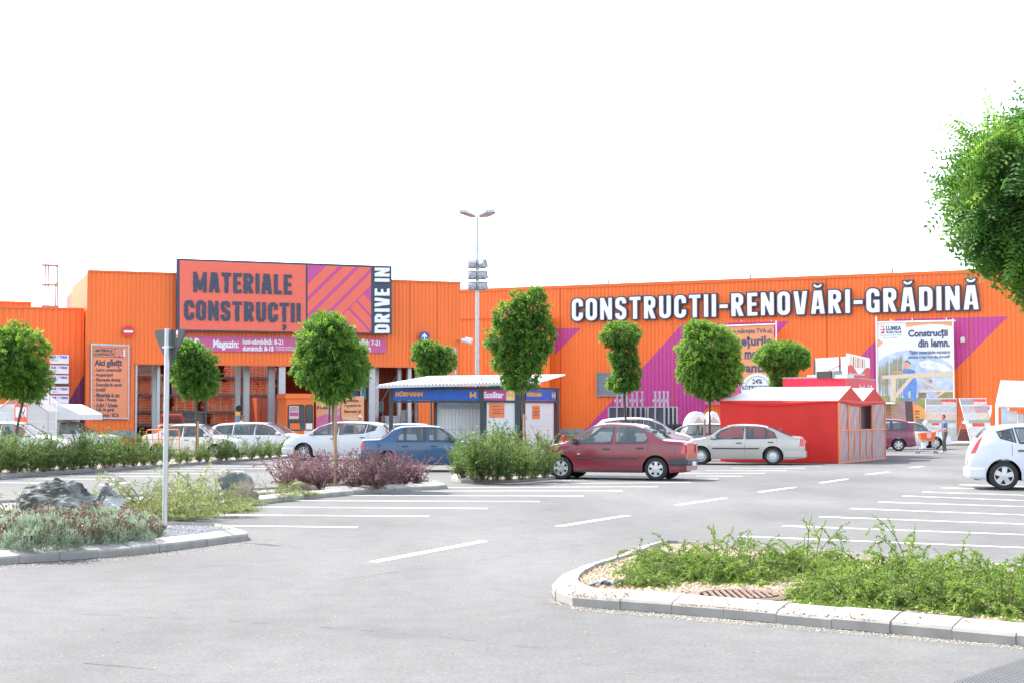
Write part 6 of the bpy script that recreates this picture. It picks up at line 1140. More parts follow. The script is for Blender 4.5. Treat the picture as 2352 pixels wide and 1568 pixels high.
car('parked_saloon', 'burgundy saloon with dark grey bumpers parked beside the green hedge island', 'saloon', P_burg, at_wheels(1397, 1101, 161, 'saloon'), 161, wheel=6, bumper=M_trim, trimline=True)
car('parked_saloon', 'silver liftback with dark side strip in front of the red market tent', 'liftback', P_slv, at_wheels(1692, 1066.5, 168, 'liftback'), 168, wheel='disc', trimline=True)
car('parked_hatchback', 'white hatchback with tall red tail light, cut off by the right edge', 'hatch', P_whtb, at_wheels(2285 + 166, 1126, -13, 'hatch', 1.04), -13, 1.04, wheel=5)
car('parked_saloon', 'boxy blue old saloon behind the purple barberry shrubs', 'boxy', P_blu, at_wheels(985, 1082, 6, 'boxy', 1.04), 6, 1.04, wheel='disc')
car('parked_hatchback', 'white five-door hatchback parked left of the blue saloon', 'hatch', P_wht, at_wheels(777, 1057.5, 173, 'hatch', 1.02), 173, 1.02, wheel=10)
car('parked_estate', 'white estate car behind the hedge, between the saloon and the hatchback', 'wagon', P_wht, at_wheels(590, 1050, -12, 'wagon', .98), -12, .98, wheel=7)
car('parked_saloon', 'pearl white saloon behind the hedge and the orange trolley corral', 'saloon', P_cream, at_wheels(428, 1053, -10, 'saloon', .92), -10, .92, wheel=7)
car('parked_car', 'pale car in the cart shelter’s shade, half hidden by hedge and round tree'.replace('’', "'"), 'saloon', P_cream, at_wheels(10, 1060, -6, 'saloon', .98), -6, .98, wheel='disc', door_detail=False)
car('parked_hatchback', 'pale blue hatchback mostly hidden behind the blue saloon', 'hatch', P_ltb, at_wheels(960, 1047, 2, 'hatch', .95), 2, .95, wheel=7, door_detail=False)
car('parked_van', 'white high-roofed people carrier behind the burgundy saloon', 'carrier', P_wht, at_wheels(1478, 1052, 174, 'carrier', 1.02), -8, 1.02, wheel=7, door_detail=False)
car('parked_hatchback', 'teal grey hatchback seen between the two tree trunks behind the burgundy saloon', 'hatch', P_grn, at_wheels(1600, 1050, 170, 'hatch', .96), 172, .96, wheel=7, door_detail=False)
car('parked_people_carrier', 'plum coloured people carrier with roof aerial, parked right of the red tent', 'carrier', P_scn, at_wheels(2003, 1035, 168, 'carrier', .98), 168, .98, wheel=6)
car('parked_hatchback', 'silver white car facing right behind the shopper with the trolley', 'hatch', P_lsil, at_wheels(2090, 1031, -4, 'hatch', .97), -4, .97, wheel=7, door_detail=False)
t = car('parked_hatchback', 'coral red hatchback with its tailgate raised at the drive-in entrance', 'hatch', P_ored, G(398, 1036), 100, .95, wheel=7, door_detail=False)
mb = MB(); mb.prism([(-1.75, -.58, 1.42), (-1.75, .58, 1.42), (-2.6, .52, 1.86), (-2.6, -.52, 1.86)], (0, 0, .06)); tg = mb.build('tailgate', P_ored, t, local=True); mb = MB(); mb.prism([(-1.9, -.45, 1.43), (-1.9, .45, 1.43), (-2.45, .42, 1.7), (-2.45, -.42, 1.7)], (0, 0, .03)); mb.build('pane', M_glass, tg, local=True)
# old white pick-up with a camper box over its cab
pk = car('camper_truck', 'old white pick-up with a grey white box body reaching over its cab', 'boxy', P_wht, at_wheels(134, 1046, -12, 'boxy', 1.08), -12, 1.08, wheel='disc', cat='truck', door_detail=False)
M_box = mat('camper_box', (.62, .62, .6), .5, var=.06, scale=2)
mb = MB(); mb.prism([(-2.7, -.95, .62), (-.0, -.95, .62), (-.0, -.95, 1.38), (.0, -.95, 1.44), (1.02, -.95, 1.44), (1.02, -.95, 1.66), (.1, -.95, 2.06), (-2.7, -.95, 2.06)], (0, 1.9, 0)); mb.build('camper_box', M_box, pk, local=True)
for z in (1.0, 1.35, 1.7): mb = MB(); mb.box((-1.35, -.957, z), (2.66, .012, .02)); mb.build('panel_joint', M_white, pk, local=True)
mb = MB(); mb.box((.0, -.955, 1.4), (.05, .02, 1.3)); mb.build('corner_strip', M_white, pk, local=True)
for o_, lb in (((0, 0, 0), None),): pass
mb = MB(); pcar = [o for o in bpy.data.objects if o.name.startswith('parked_people_carrier')][0]; mb.box((.2, -.3, 1.66), (.25, .08, .06)); mb.tube([(.2, -.3, 1.64), (-.1, -.3, 1.69)], .02, 6); mb.build('aerial', M_black, pcar, local=True)
# ---------------------------------------------------------------- plants
def tonemat(name, cols, transl=.35, rough=.5):
    m = bpy.data.materials.new(name); m.use_nodes = True; t = m.node_tree; N = t.nodes; K = t.links.new; b = N['Principled BSDF']
    at = N.new('ShaderNodeAttribute'); at.attribute_name = 'tone'; oi = N.new('ShaderNodeObjectInfo'); ad = N.new('ShaderNodeMath'); ad.operation = 'MULTIPLY_ADD'; ad.inputs[1].default_value = .12; K(oi.outputs['Random'], ad.inputs[0]); K(at.outputs['Fac'], ad.inputs[2])
    cr = N.new('ShaderNodeValToRGB'); e = cr.color_ramp.elements
    while len(e) < len(cols): e.new(.5)
    for i, c in enumerate(cols): e[i].position = i / (len(cols) - 1); e[i].color = (*c, 1)
    K(ad.outputs[0], cr.inputs[0]); K(cr.outputs[0], b.inputs['Base Color']); b.inputs['Roughness'].default_value = rough; b.inputs['Specular IOR Level'].default_value = .3
    tr = N.new('ShaderNodeBsdfTranslucent'); hs = N.new('ShaderNodeHueSaturation'); hs.inputs['Value'].default_value = 1.5; hs.inputs['Hue'].default_value = .487; K(cr.outputs[0], hs.inputs['Color']); K(hs.outputs[0], tr.inputs[0])
    mx = N.new('ShaderNodeMixShader'); mx.inputs[0].default_value = transl; K(b.outputs[0], mx.inputs[1]); K(tr.outputs[0], mx.inputs[2]); K(mx.outputs[0], N['Material Output'].inputs[0]); return m
class LV_:                                                     # leaf collector: kite-shaped leaves with a tone each
    def __init__(s): s.v = []; s.t = []
    def leaf(s, p, d, l, w, tone, rnd, flat=None):
        d = d.normalized(); a = d.cross(flat if flat is not None else Vector((rnd.uniform(-1, 1), rnd.uniform(-1, 1), rnd.uniform(-1, 1))))
        if a.length < 1e-4: a = d.orthogonal()
        a = a.normalized() * w * .5; m = p + d * l * .5
        s.v += [p, m + a, p + d * l, m - a]; s.t.append(min(max(tone, 0), 1))
    def build(s, name, mtl, parent):
        n = len(s.t); me = bpy.data.meshes.new(name); me.from_pydata([tuple(q) for q in s.v], [], [(4 * i, 4 * i + 1, 4 * i + 2, 4 * i + 3) for i in range(n)])
        at = me.attributes.new('tone', 'FLOAT', 'FACE'); at.data.foreach_set('value', s.t); me.materials.append(mtl); o = bpy.data.objects.new(name, me); COL.objects.link(o); o.parent = parent; return o
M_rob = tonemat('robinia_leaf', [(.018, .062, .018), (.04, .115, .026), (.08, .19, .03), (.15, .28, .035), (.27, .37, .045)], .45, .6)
M_bark = mat('bark', (.085, .068, .06), .85, var=.3, scale=14, stretch=(3, 3, .6), bump=.5, bscale=40)
def rdir(r):
    while True:
        v = Vector((r.uniform(-1, 1), r.uniform(-1, 1), r.uniform(-1, 1)))
        if .05 < v.length < 1: return v.normalized()
def crown(lobes, rnd, dens, ll, lw, pin=False, droop=.75):
    L = LV_()
    for (c, r) in lobes:
        area = (r.x * r.y + r.y * r.z + r.x * r.z) / 3; n = int(dens * area * (1.0 if pin else 1.35))
        for i in range(n):
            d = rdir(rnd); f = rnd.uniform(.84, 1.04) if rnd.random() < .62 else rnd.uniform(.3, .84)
            bumpy = 1 + .24 * noise.noise(d * 2.3 + c * 3) + .13 * noise.noise(d * 6 + c * 5)
            p = c + Vector((d.x * r.x, d.y * r.y, d.z * r.z)) * f * bumpy; ct = rnd.random()
            k = rnd.randint(13, 19) if not pin else rnd.randint(5, 8); ax = (d * .8 + Vector((0, 0, -droop + 1.0 * max(d.z, 0))) + rdir(rnd) * .45).normalized()
            for j in range(k):
                q = p + rdir(rnd) * rnd.uniform(.02, .085) + ax * rnd.uniform(-.05, .09); o = ax + rdir(rnd) * .5
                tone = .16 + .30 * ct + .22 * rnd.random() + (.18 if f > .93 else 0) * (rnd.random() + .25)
                if not pin: L.leaf(q, o, ll * rnd.uniform(.7, 1.25), lw * rnd.uniform(.7, 1.2), tone, rnd)
                else:                                         # a feathered leaf: a rib with pairs of leaflets
                    o = o.normalized(); sd = o.cross(rdir(rnd)).normalized(); ln = rnd.uniform(.16, .23); up = sd.cross(o)
                    for m in range(6):
                        t = (m + .6) / 6; rp = q + o * ln * t + Vector((0, 0, -.04 * t * t))
                        for sg in (-1, 1): L.leaf(rp, sd * sg + o * .35 - Vector((0, 0, .12)), ll * rnd.uniform(.85, 1.1), lw, tone + rnd.uniform(-.06, .06), rnd, up + rdir(rnd) * .25)
                    L.leaf(q + o * ln, o, ll, lw, tone, rnd, up)
    return L
def tree(label, bx, by, Y, lobes, seed, stake=None, dens=620, lean=(0, 0), ll=.105, lw=.042, trunk_r=.045, z0=.1, group='mop-headed robinia trees of the car park', pin=False, trunk_top=None):
    rnd = random.Random(seed); s = FPX / Y; X = (bx - CX) / s; t = thing('robinia_tree', label, 'tree', (X, Y, z0), 0, group)
    lb = [(Vector(((cx - bx) / s, rnd.uniform(-.1, .1), CH + (HZ - cy) / s - z0)), Vector((rx / s, rx / s * .95, ry / s))) for cx, cy, rx, ry in lobes]
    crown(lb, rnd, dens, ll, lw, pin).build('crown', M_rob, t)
    low = min(c.z - r.z for c, r in lb); lc = min(lb, key=lambda q: q[0].z)[0]; top = Vector((lc.x * .9, 0, low + .25)); mb = MB()
    mb.tube([(0, 0, -.1), (top.x * .2 + .01, .01, low * .35), (top.x * .6 - .01, 0, low * .75), top], [trunk_r * 1.25, trunk_r, trunk_r * .9, trunk_r * .85], 8)
    for c, r in lb:
        for i in range(5): d = rdir(rnd); e = c + Vector((d.x * r.x, d.y * r.y, abs(d.z) * r.z)) * .7; mb.tube([top, top.lerp(e, .5) + Vector((0, 0, -.06)), e], [trunk_r * .6, trunk_r * .35, .008], 5)
    mb.build('trunk', M_bark, t, smooth=60, local=True)
    if stake:
        mb = MB(); h = CH + (HZ - stake[1]) / s - z0; x = (stake[0] - bx) / s; mb.tube([(x * 1.0, -.1, -.1), (x + .0, -.09, h)], .038, 8); o = thing('tree_stake', stake[2], 'stake', (X, Y, z0)); ob = mb.build('tree_stake', M_wood, o, smooth=60, local=True)
        bpy.data.objects.remove(o); tag(ob, stake[2], 'stake', 'wooden stakes beside the young trees'); ob.location = (X, Y, z0); ob.parent = None
    return t
yy = lambda y: FPX * CH / (y - HZ)
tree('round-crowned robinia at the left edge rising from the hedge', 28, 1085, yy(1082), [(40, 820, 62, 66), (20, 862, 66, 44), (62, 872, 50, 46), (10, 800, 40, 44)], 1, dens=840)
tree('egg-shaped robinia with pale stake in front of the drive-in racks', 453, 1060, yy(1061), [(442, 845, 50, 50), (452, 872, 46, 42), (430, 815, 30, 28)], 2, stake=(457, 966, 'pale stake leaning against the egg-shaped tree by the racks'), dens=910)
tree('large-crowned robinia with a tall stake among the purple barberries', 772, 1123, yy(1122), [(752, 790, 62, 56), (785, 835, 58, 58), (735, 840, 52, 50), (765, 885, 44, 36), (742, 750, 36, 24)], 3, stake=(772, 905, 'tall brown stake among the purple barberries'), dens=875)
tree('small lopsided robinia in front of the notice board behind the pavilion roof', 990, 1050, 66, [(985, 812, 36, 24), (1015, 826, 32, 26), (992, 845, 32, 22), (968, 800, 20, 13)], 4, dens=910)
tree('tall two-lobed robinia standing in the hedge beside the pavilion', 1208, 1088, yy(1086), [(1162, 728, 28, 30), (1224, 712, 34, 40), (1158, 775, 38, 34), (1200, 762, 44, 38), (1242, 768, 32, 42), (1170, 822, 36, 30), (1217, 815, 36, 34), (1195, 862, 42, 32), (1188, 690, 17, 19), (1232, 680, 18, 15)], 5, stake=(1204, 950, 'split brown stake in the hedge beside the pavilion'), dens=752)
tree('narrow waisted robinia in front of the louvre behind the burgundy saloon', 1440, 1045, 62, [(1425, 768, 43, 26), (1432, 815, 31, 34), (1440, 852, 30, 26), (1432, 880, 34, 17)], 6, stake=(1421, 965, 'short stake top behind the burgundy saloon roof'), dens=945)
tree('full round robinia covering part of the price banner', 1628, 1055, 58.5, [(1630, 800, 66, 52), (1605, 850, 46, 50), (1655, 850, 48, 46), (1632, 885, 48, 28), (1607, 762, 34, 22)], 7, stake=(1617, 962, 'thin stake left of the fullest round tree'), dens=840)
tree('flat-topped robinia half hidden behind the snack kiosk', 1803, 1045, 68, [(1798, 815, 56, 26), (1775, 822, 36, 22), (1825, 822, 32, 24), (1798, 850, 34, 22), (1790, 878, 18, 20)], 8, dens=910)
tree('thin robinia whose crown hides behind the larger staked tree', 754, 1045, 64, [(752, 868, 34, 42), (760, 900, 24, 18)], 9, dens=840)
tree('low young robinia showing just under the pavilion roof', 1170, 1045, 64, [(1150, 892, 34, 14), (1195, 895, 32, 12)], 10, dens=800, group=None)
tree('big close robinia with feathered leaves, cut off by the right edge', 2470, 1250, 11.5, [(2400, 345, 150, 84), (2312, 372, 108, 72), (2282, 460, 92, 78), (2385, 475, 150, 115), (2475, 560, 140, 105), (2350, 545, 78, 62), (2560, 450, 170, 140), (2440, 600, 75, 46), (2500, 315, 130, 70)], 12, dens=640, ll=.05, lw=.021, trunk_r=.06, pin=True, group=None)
# shrubs
def stem_shrub(seed, n, h, spread, arch, ll, lw, per, twigs, tone0=.1, tv=.6, up=.9):
    rnd = random.Random(seed); L = LV_(); mb = MB()
    def path(p, d, ln, k, r0):
        pts = [p.copy()]; d = d.normalized()
        for i in range(k): d = (d + Vector((0, 0, -arch / k)) + rdir(rnd) * .1).normalized(); p = p + d * ln / k; p.z = max(p.z, .015); pts.append(p.copy())
        mb.tube(pts, [r0 * (1 - .75 * i / k) for i in range(k + 1)], 4, cap=False); return pts
    def leaves(pts, cnt, ct):
        for i in range(cnt):
            t = rnd.uniform(.08, 1) * (len(pts) - 1); a = min(int(t), len(pts) - 2); p = pts[a].lerp(pts[a + 1], t - a); d = (pts[a + 1] - pts[a]).normalized()
            L.leaf(p, d * .6 + rdir(rnd), ll * rnd.uniform(.7, 1.3), lw * rnd.uniform(.8, 1.2), tone0 + tv * (.55 * ct + .45 * rnd.random()), rnd)
    for i in range(n):
        az = rnd.uniform(0, 6.283); sp = spread * rnd.random() ** .6; d = Vector((math.cos(az) * sp, math.sin(az) * sp, up)); ln = h * rnd.uniform(.55, 1.15); ct = rnd.random()
        p0 = Vector((math.cos(az), math.sin(az), 0)) * rnd.uniform(0, .12); pts = path(p0, d, ln, 5, .006); leaves(pts, per, ct)
        for j in range(twigs):
            a = rnd.randint(1, 4); leaves(path(pts[a], (pts[a + 1] - pts[a]).normalized() * .6 + rdir(rnd) * .8, ln * rnd.uniform(.2, .4), 3, .003), int(per * .55), ct)
    return L, mb
M_stem = mat('twig', (.14, .09, .06), .8, var=.2)
M_cot = tonemat('cotoneaster_leaf', [(.05, .10, .018), (.09, .175, .026), (.16, .27, .042), (.26, .37, .07)], .35); M_jun = tonemat('creeper_leaf', [(.08, .12, .03), (.14, .19, .05), (.22, .27, .09), (.30, .33, .14)], .3)
M_hed = tonemat('hedge_leaf', [(.022, .055, .015), (.045, .105, .022), (.085, .165, .035), (.17, .25, .055), (.30, .26, .07)], .35); M_bar = tonemat('barberry_leaf', [(.07, .03, .04), (.13, .06, .072), (.21, .115, .125), (.30, .17, .165)], .35); M_san = tonemat('santolina_leaf', [(.12, .16, .09), (.22, .28, .18), (.33, .40, .28), (.43, .49, .37)], .15)
M_flo = tonemat('dry_flower', [(.12, .075, .05), (.2, .125, .085), (.29, .2, .15)], .1)
def proto(name, label, cat, group, L, mb, ml):
    t = thing(name, label, cat, (0, 0, -50), 0, group); L.build('foliage', ml, t); mb.build('stems', M_stem, t, local=True); return t
def place(protos, spots, labels, seed, z=.1, sc=(.85, 1.15)):
    rnd = random.Random(seed); used = set()
    for i, q in enumerate(spots):
        p = protos[i % len(protos)]; g = G(q[0], q[1], z); k = rnd.uniform(*sc) * (q[2] if len(q) > 2 else 1); lab = labels[i] if i < len(labels) else labels[-1]
        if p.name not in used:
            used.add(p.name); p.location = g; p.rotation_euler = (0, 0, rnd.uniform(0, 6.28)); p.scale = (k,) * 3; p['label'] = lab; p['_k'] = 1; del p['_k']
        else: dup(p, g, rnd.uniform(0, 6.28), k, lab)
cot = [proto('cotoneaster_shrub', 'x', 'shrub', 'arching green shrubs in the front bed', *stem_shrub(20 + i, 92, .60, 1.6, 1.3, .026, .012, 60, 6, .08, .85, .72), M_cot) for i in range(3)]
EL = ['single green shrub at the pointed end of the front bed', 'arching green shrub behind the single one, at the rear kerb', 'tall arching green shrub above the manhole cover', 'green shrub just left of the manhole cover', 'green shrub behind the manhole cover', 'green shrub right of the manhole cover at the rear kerb', 'low green shrub right of the manhole cover near the front kerb', 'green shrub overhanging the front kerb joint', 'bushy green shrub in the middle of the right-hand clump']
place(cot, [(1478, 1345, .72), (1560, 1304), (1640, 1318, 1.05), (1725, 1324), (1785, 1316, 1.0), (1850, 1312), (1940, 1380, 1.0), (2010, 1386, 1.0), (2085, 1392), (2150, 1372, 1.0), (2225, 1400, 1.0), (2300, 1408), (2365, 1400, 1.1), (2000, 1340, 1.0), (2100, 1340, 1.0), (2200, 1350, 1.0), (2300, 1362, 1.05), (1905, 1355, .75), (2400, 1370), (1600, 1330, .9), (1690, 1334, .85), (1530, 1320, .8)], EL + ['arching green shrub in the dense right-hand clump of the front bed'], 31)
jun = [proto('creeping_shrub', 'x', 'shrub', 'pale green spreading shrubs in the left bed', *stem_shrub(40 + i, 40, .85, 1.9, 1.5, .05, .014, 44, 4, .1, .8, .8), M_jun) for i in range(2)]
JL = ['pale green spreading shrub at the left edge behind the dark rock', 'pale green sprawling shrub behind the dark rock', 'pale green shrub between the pale rock and the sign post', 'pale green shrub just left of the sign post', 'pale green shrub just behind the sign post', 'pale green shrub right of the sign post at the kerb', 'pale green shrub at the left foot of the upright boulder', 'pale green shrub in front of the upright boulder', 'pale green shrub left of the cream rock', 'pale green shrub in front of the cream rock']
place(jun, [(20, 1182), (215, 1168, .8), (305, 1178), (350, 1186, .9), (405, 1182), (455, 1174), (500, 1162), (555, 1153, .6), (625, 1138, .8), (675, 1134, .6), (330, 1160), (400, 1155, 1.1), (450, 1152, 1.1), (490, 1150, .9), (110, 1164, .8)], JL + ['pale green spreading shrub in the rear row of the left bed'], 32)
bar = [proto('barberry_shrub', 'x', 'shrub', 'purple barberry shrubs around the staked tree', *stem_shrub(60 + i, 34, .78, .75, .25, .034, .024, 34, 3, .05, .85, 1.0), M_bar) for i in range(3)]
BLB = ['purple barberry at the left end, over the pale shrubs', 'purple barberry behind the cream rock', 'purple barberry just left of the tall stake', 'purple barberry behind the tall stake', 'purple barberry just right of the tall stake', 'purple barberry in front of the blue saloon’s rear wheel'.replace('’', "'"), 'tallest purple barberry below the blue saloon doors', 'purple barberry at the kerb right of the stake', 'purple barberry below the blue saloon front door', 'purple barberry at the right tip of the bed']
place(bar, [(655, 1120), (688, 1113), (735, 1123), (765, 1112), (815, 1121), (842, 1112, 1.1), (880, 1116, 1.1), (868, 1122, .9), (925, 1113), (958, 1109, .9), (700, 1122, .8), (905, 1110)], BLB + ['purple barberry filling the middle of the row by the staked tree'], 33)
hed = [proto('hedge_shrub', 'x', 'shrub', 'tall green hedge shrubs of the car park islands', *stem_shrub(80 + i, 32, 1.0, .62, .12, .05, .021, 44, 3, .05, .75, 1.0), M_hed) for i in range(3)]
hs_ = []; HLb = []; rr = random.Random(9)
for x in range(-50, 690, 24):
    yb = 1091 + (1046 - 1091) * (x + 50) / 740; k = 1.06 if x < 330 else (.62 if 390 < x < 500 else .8); hs_.append((x + rr.uniform(-6, 6), yb, k))
    HLb.append('green hedge shrub below the ' + ('cart sign' if x < 60 else 'camper truck' if x < 300 else 'trolley corral' if x < 400 else 'white saloon bonnet' if x < 520 else 'white estate car'))
place(hed, hs_, HLb, 34)
hd = [(1062, 1098, 1.0), (1085, 1100, 1.15), (1112, 1101, 1.2), (1142, 1102, 1.1), (1170, 1101, 1.15), (1198, 1100, 1.0), (1225, 1098, 1.1), (1250, 1096, 1.0), (1100, 1090, 1.25), (1150, 1090, 1.2), (1195, 1089, 1.2), (1240, 1087, 1.15), (1128, 1084, 1.3)]
rnd = random.Random(35)
HD = ['green shrub hiding the blue saloon bonnet', 'green shrub right of the blue saloon bonnet', 'green shrub below the pavilion door flyer', 'green shrub below the middle pavilion door', 'green shrub left of the split stake', 'green shrub at the foot of the split stake', 'green shrub right of the split stake', 'green shrub touching the burgundy saloon bumper']
for i, (x, y, k) in enumerate(hd): dup(hed[i % 3], G(x, y, .1), rnd.uniform(0, 6.28), k * 1.0, HD[i] if i < len(HD) else 'tall green shrub in the rear row below the pavilion', 'green shrubs of the hedge island by the pavilion')
for i, (x, y, k, lb) in enumerate([(1562, 1046, 1.0, 'sparse green shrub behind the burgundy saloon boot'), (1590, 1047, 1.1, 'sparse green shrub left of the thin stake by the silver car'), (1646, 1047, .95, 'sparse green shrub between tree trunk and silver car bonnet'), (1318, 1035, .9, 'pale green shrub beside the red hydrant'), (1340, 1038, .8, 'low green shrub in front of the guard rail behind the burgundy bonnet'), (742, 1040, .9, 'sparse weedy shrub at the foot of the gate cabin')]): dup(hed[i % 3], G(x, y, .0), rnd.uniform(0, 6.28), k, lb, 'stray green shrubs between the parked cars')
sp_ = []
for i in range(3):
    r = random.Random(90 + i); L = LV_(); F = LV_(); mb = MB()
    for j in range(5200):
        d = rdir(r); d.z = abs(d.z); b = 1 + .26 * noise.noise(d * 3.4 + Vector((i, 0, 0))); p = Vector((d.x * .34, d.y * .34, d.z * .28 + .02)) * b * r.uniform(.78, 1); L.leaf(p, d * .5 + Vector((0, 0, .8)) + rdir(r) * .5, r.uniform(.025, .05), .014, .12 + .5 * (noise.noise(d * 5 + Vector((i, 3, 0))) + .5) + .35 * r.random(), r)
    for j in range(150):
        d = rdir(r); d.z = abs(d.z) * .8 + .25
        if noise.noise(d * 1.6 + Vector((i * 4, 1, 2))) < -.05: continue
        p = Vector((d.x * .34, d.y * .34, d.z * .28)); e = p + (d * .4 + Vector((0, 0, .9)) + rdir(r) * .25).normalized() * r.uniform(.05, .11); mb.tube([p, e], .0025, 3, cap=False)
        for k in range(7): F.leaf(e + rdir(r) * .006, rdir(r), .024, .02, r.random(), r)
    t = proto('santolina_mound', 'x', 'shrub', 'grey green mounds with dry flower heads in the left bed', L, mb, M_san); F.build('flower_heads', M_flo, t); sp_.append(t)
SL = ['grey green flowering mound at the left edge near the kerb', 'grey green mound second from the left at the kerb', 'grey green mound with few flowers in the middle of the kerb', 'grey green mound left of the gravel patch at the kerb', 'grey green mound at the gravel patch end, by the sign post', 'grey green flowering mound at the left edge behind the kerb row', 'reddish flowering mound in front of the dark rock', 'grey green mound between the dark rock and the pale rock', 'reddish flowering mound in front of the pale rock', 'reddish brown mound nearest the sign post']
place(sp_, [(15, 1258, 1.15), (95, 1264, 1.25), (160, 1255, 1.1), (222, 1252, 1.15), (282, 1246, 1.1), (40, 1233, 1.1), (120, 1228, 1.15), (185, 1226), (248, 1226, 1.15), (312, 1236, .95), (-30, 1240, 1.2)], SL + ['grey green mound half outside the left edge'], 36, sc=(.95, 1.1))
# rocks
def rockmat(n, c1, c2):
    m = mat(n, c1, .8, var=.25, scale=5, bump=.6, bscale=14); t = m.node_tree; N = t.nodes; hs = [q for q in N if q.type == 'HUE_SAT'][0]; tc = [q for q in N if q.type == 'TEX_COORD'][0]; no = N.new('ShaderNodeTexNoise'); no.inputs['Scale'].default_value = 3.2; no.inputs['Detail'].default_value = 6; mx = N.new('ShaderNodeMixRGB'); cr = N.new('ShaderNodeValToRGB'); cr.color_ramp.elements[0].position = .46; cr.color_ramp.elements[1].position = .56
    t.links.new(tc.outputs['Object'], no.inputs['Vector']); t.links.new(no.outputs[0], cr.inputs[0]); t.links.new(cr.outputs[0], mx.inputs[0]); mx.inputs[1].default_value = (*c1, 1); mx.inputs[2].default_value = (*c2, 1); t.links.new(mx.outputs[0], hs.inputs['Color']); return m
def rock(label, x, y, sx, sy, sz, seed, m, rz=0.):
    bm = bmesh.new(); bmesh.ops.create_icosphere(bm, subdivisions=5, radius=1); o = Vector((seed * 3.1, seed, 0))
    for v in bm.verts:
        d = v.co.normalized(); a = d.copy()
        r = 1 + .35 * noise.noise(d * 1.1 + o); f = 1.0
        for k in range(15): pn = Vector((noise.noise(Vector((k * 5.3 + seed, 1, 0))), noise.noise(Vector((k * 5.3 + seed, 7, 3))), noise.noise(Vector((k * 5.3, seed, 9))))).normalized(); c = .6 + .22 * noise.noise(Vector((k * 1.7, seed, 2.5))); q = d.dot(pn); f = min(f, c / q) if q > c * .75 else f
        r *= f; r += .07 * noise.noise(d * 5 + o) + .05 * noise.noise(d * 11 + o) + .07 * abs(noise.noise(Vector((d.x * 3, d.y * 3, d.z * 16 + d.x * 3)) + o)); v.co = Vector((d.x * sx, d.y * sy, d.z * sz)) * r
    me = bpy.data.meshes.new('rock'); bm.to_mesh(me); bm.free(); me.materials.append(m); ob = bpy.data.objects.new('garden_rock', me); COL.objects.link(ob); g = G(x, y, .1); ob.location = g + Vector((0, 0, sz * .45)); ob.rotation_euler = (0, 0, rz); tag(ob, label, 'rock', 'boulders in the left bed')
Rk1 = rockmat('rock_slate', (.05, .053, .047), (.17, .18, .165)); Rk2 = rockmat('rock_grey', (.10, .11, .105), (.36, .36, .34)); Rk3 = rockmat('rock_blue', (.15, .18, .175), (.36, .29, .21)); Rk4 = rockmat('rock_cream', (.30, .25, .18), (.2, .18, .13))
rock('long dark slate boulder behind the grey green mounds', 138, 1197, .70, .36, .50, 1, Rk1, .1); rock('pale speckled boulder right of the long dark one', 247, 1198, .42, .3, .44, 2, Rk2); rock('upright blue grey boulder with a tan face in the left bed', 546, 1148, .40, .3, .46, 3, Rk3, .3); rock('small tan stone leaning on the upright boulder', 584, 1146, .14, .12, .16, 4, Rk4); rock('flat cream boulder left of the staked tree', 690, 1127, .34, .22, .15, 5, Rk4, -.2)
# black torn pot and dead leaves at the tip of the front bed
g = G(1385, 1343, .12); r = random.Random(3); mb = MB()
for i in range(9):
    a = r.uniform(-.2, .2); p = g + Vector((-.14 + i * .032, r.uniform(-.03, .03), 0)); h = .03 + .045 * math.sin(i / 8 * 3.1); mb.poly([p, p + Vector((.05, a * .2, h * .7)), p + Vector((.06, .05, h)), p + Vector((.0, .07, .01))]); mb.poly([p, p + Vector((.05, -.03, .0)), p + Vector((.05, a * .2, h * .7))])
tag(mb.build('torn_pot', mat('black_plastic', (.05, .06, .08), .35, var=.3, scale=20)), 'crumpled black plastic plant pot at the tip of the front bed', 'plant pot')
L = LV_(); r = random.Random(8)
for (x0, y0, x1, y1, n) in ((1300, 1330, 1450, 1372, 420), (1560, 1345, 2350, 1430, 600), (1480, 1270, 1560, 1300, 60)):
    for i in range(n):
        xx = r.uniform(x0, x1); p = G(xx, min(r.uniform(y0, y1), 1366 + max(0, xx - 1320) * .083), .12 + r.uniform(0, .02)); L.leaf(p, Vector((r.uniform(-1, 1), r.uniform(-1, 1), r.uniform(-.2, .3))), r.uniform(.015, .04), .014, r.random(), r)
o = L.build('dry_leaves', tonemat('dead_leaf', [(.14, .07, .04), (.3, .17, .09), (.45, .3, .18)], .1), None); tag(o, kind='stuff')
# ---------------------------------------------------------------- people
def skin_body(J, E, mats, region):                            # J: joint -> (pos, radius); one continuous surface grown over the bones
    names = list(J); me = bpy.data.meshes.new('body'); me.from_pydata([J[n][0] for n in names], [(names.index(a), names.index(b)) for a, b in E], [])
    ob = bpy.data.objects.new('b', me); TS.collection.objects.link(ob); md = ob.modifiers.new('skin', 'SKIN'); md.use_smooth_shade = True; sub = ob.modifiers.new('s', 'SUBSURF'); sub.levels = 2
    for i, n in enumerate(names): r = J[n][1]; me.skin_vertices[0].data[i].radius = r if isinstance(r, tuple) else (r, r); me.skin_vertices[0].data[i].use_root = (n == 'pelvis')
    vl = TS.view_layers[0]; vl.update(); out = bpy.data.meshes.new_from_object(ob.evaluated_get(vl.depsgraph)); bpy.data.objects.remove(ob); out.materials.clear()
    for m in mats: out.materials.append(m)
    segs = [(Vector(J[a][0]), Vector(J[b][0]), region(a, b)) for a, b in E]
    def near(p):
        best = (9, 0)
        for a, b, k in segs:
            d = b - a; t = min(max((p - a).dot(d) / max(d.length_squared, 1e-9), 0), 1); best = min(best, ((p - a - d * t).length, k))
        return best[1]
    for p in out.polygons: p.material_index = near(p.center); p.use_smooth = True
    return out
M_sk = mat('skin', (.48, .25, .17), .55, var=.06); M_hair = mat('hair_dark', (.03, .027, .026), .6, var=.2, scale=30)
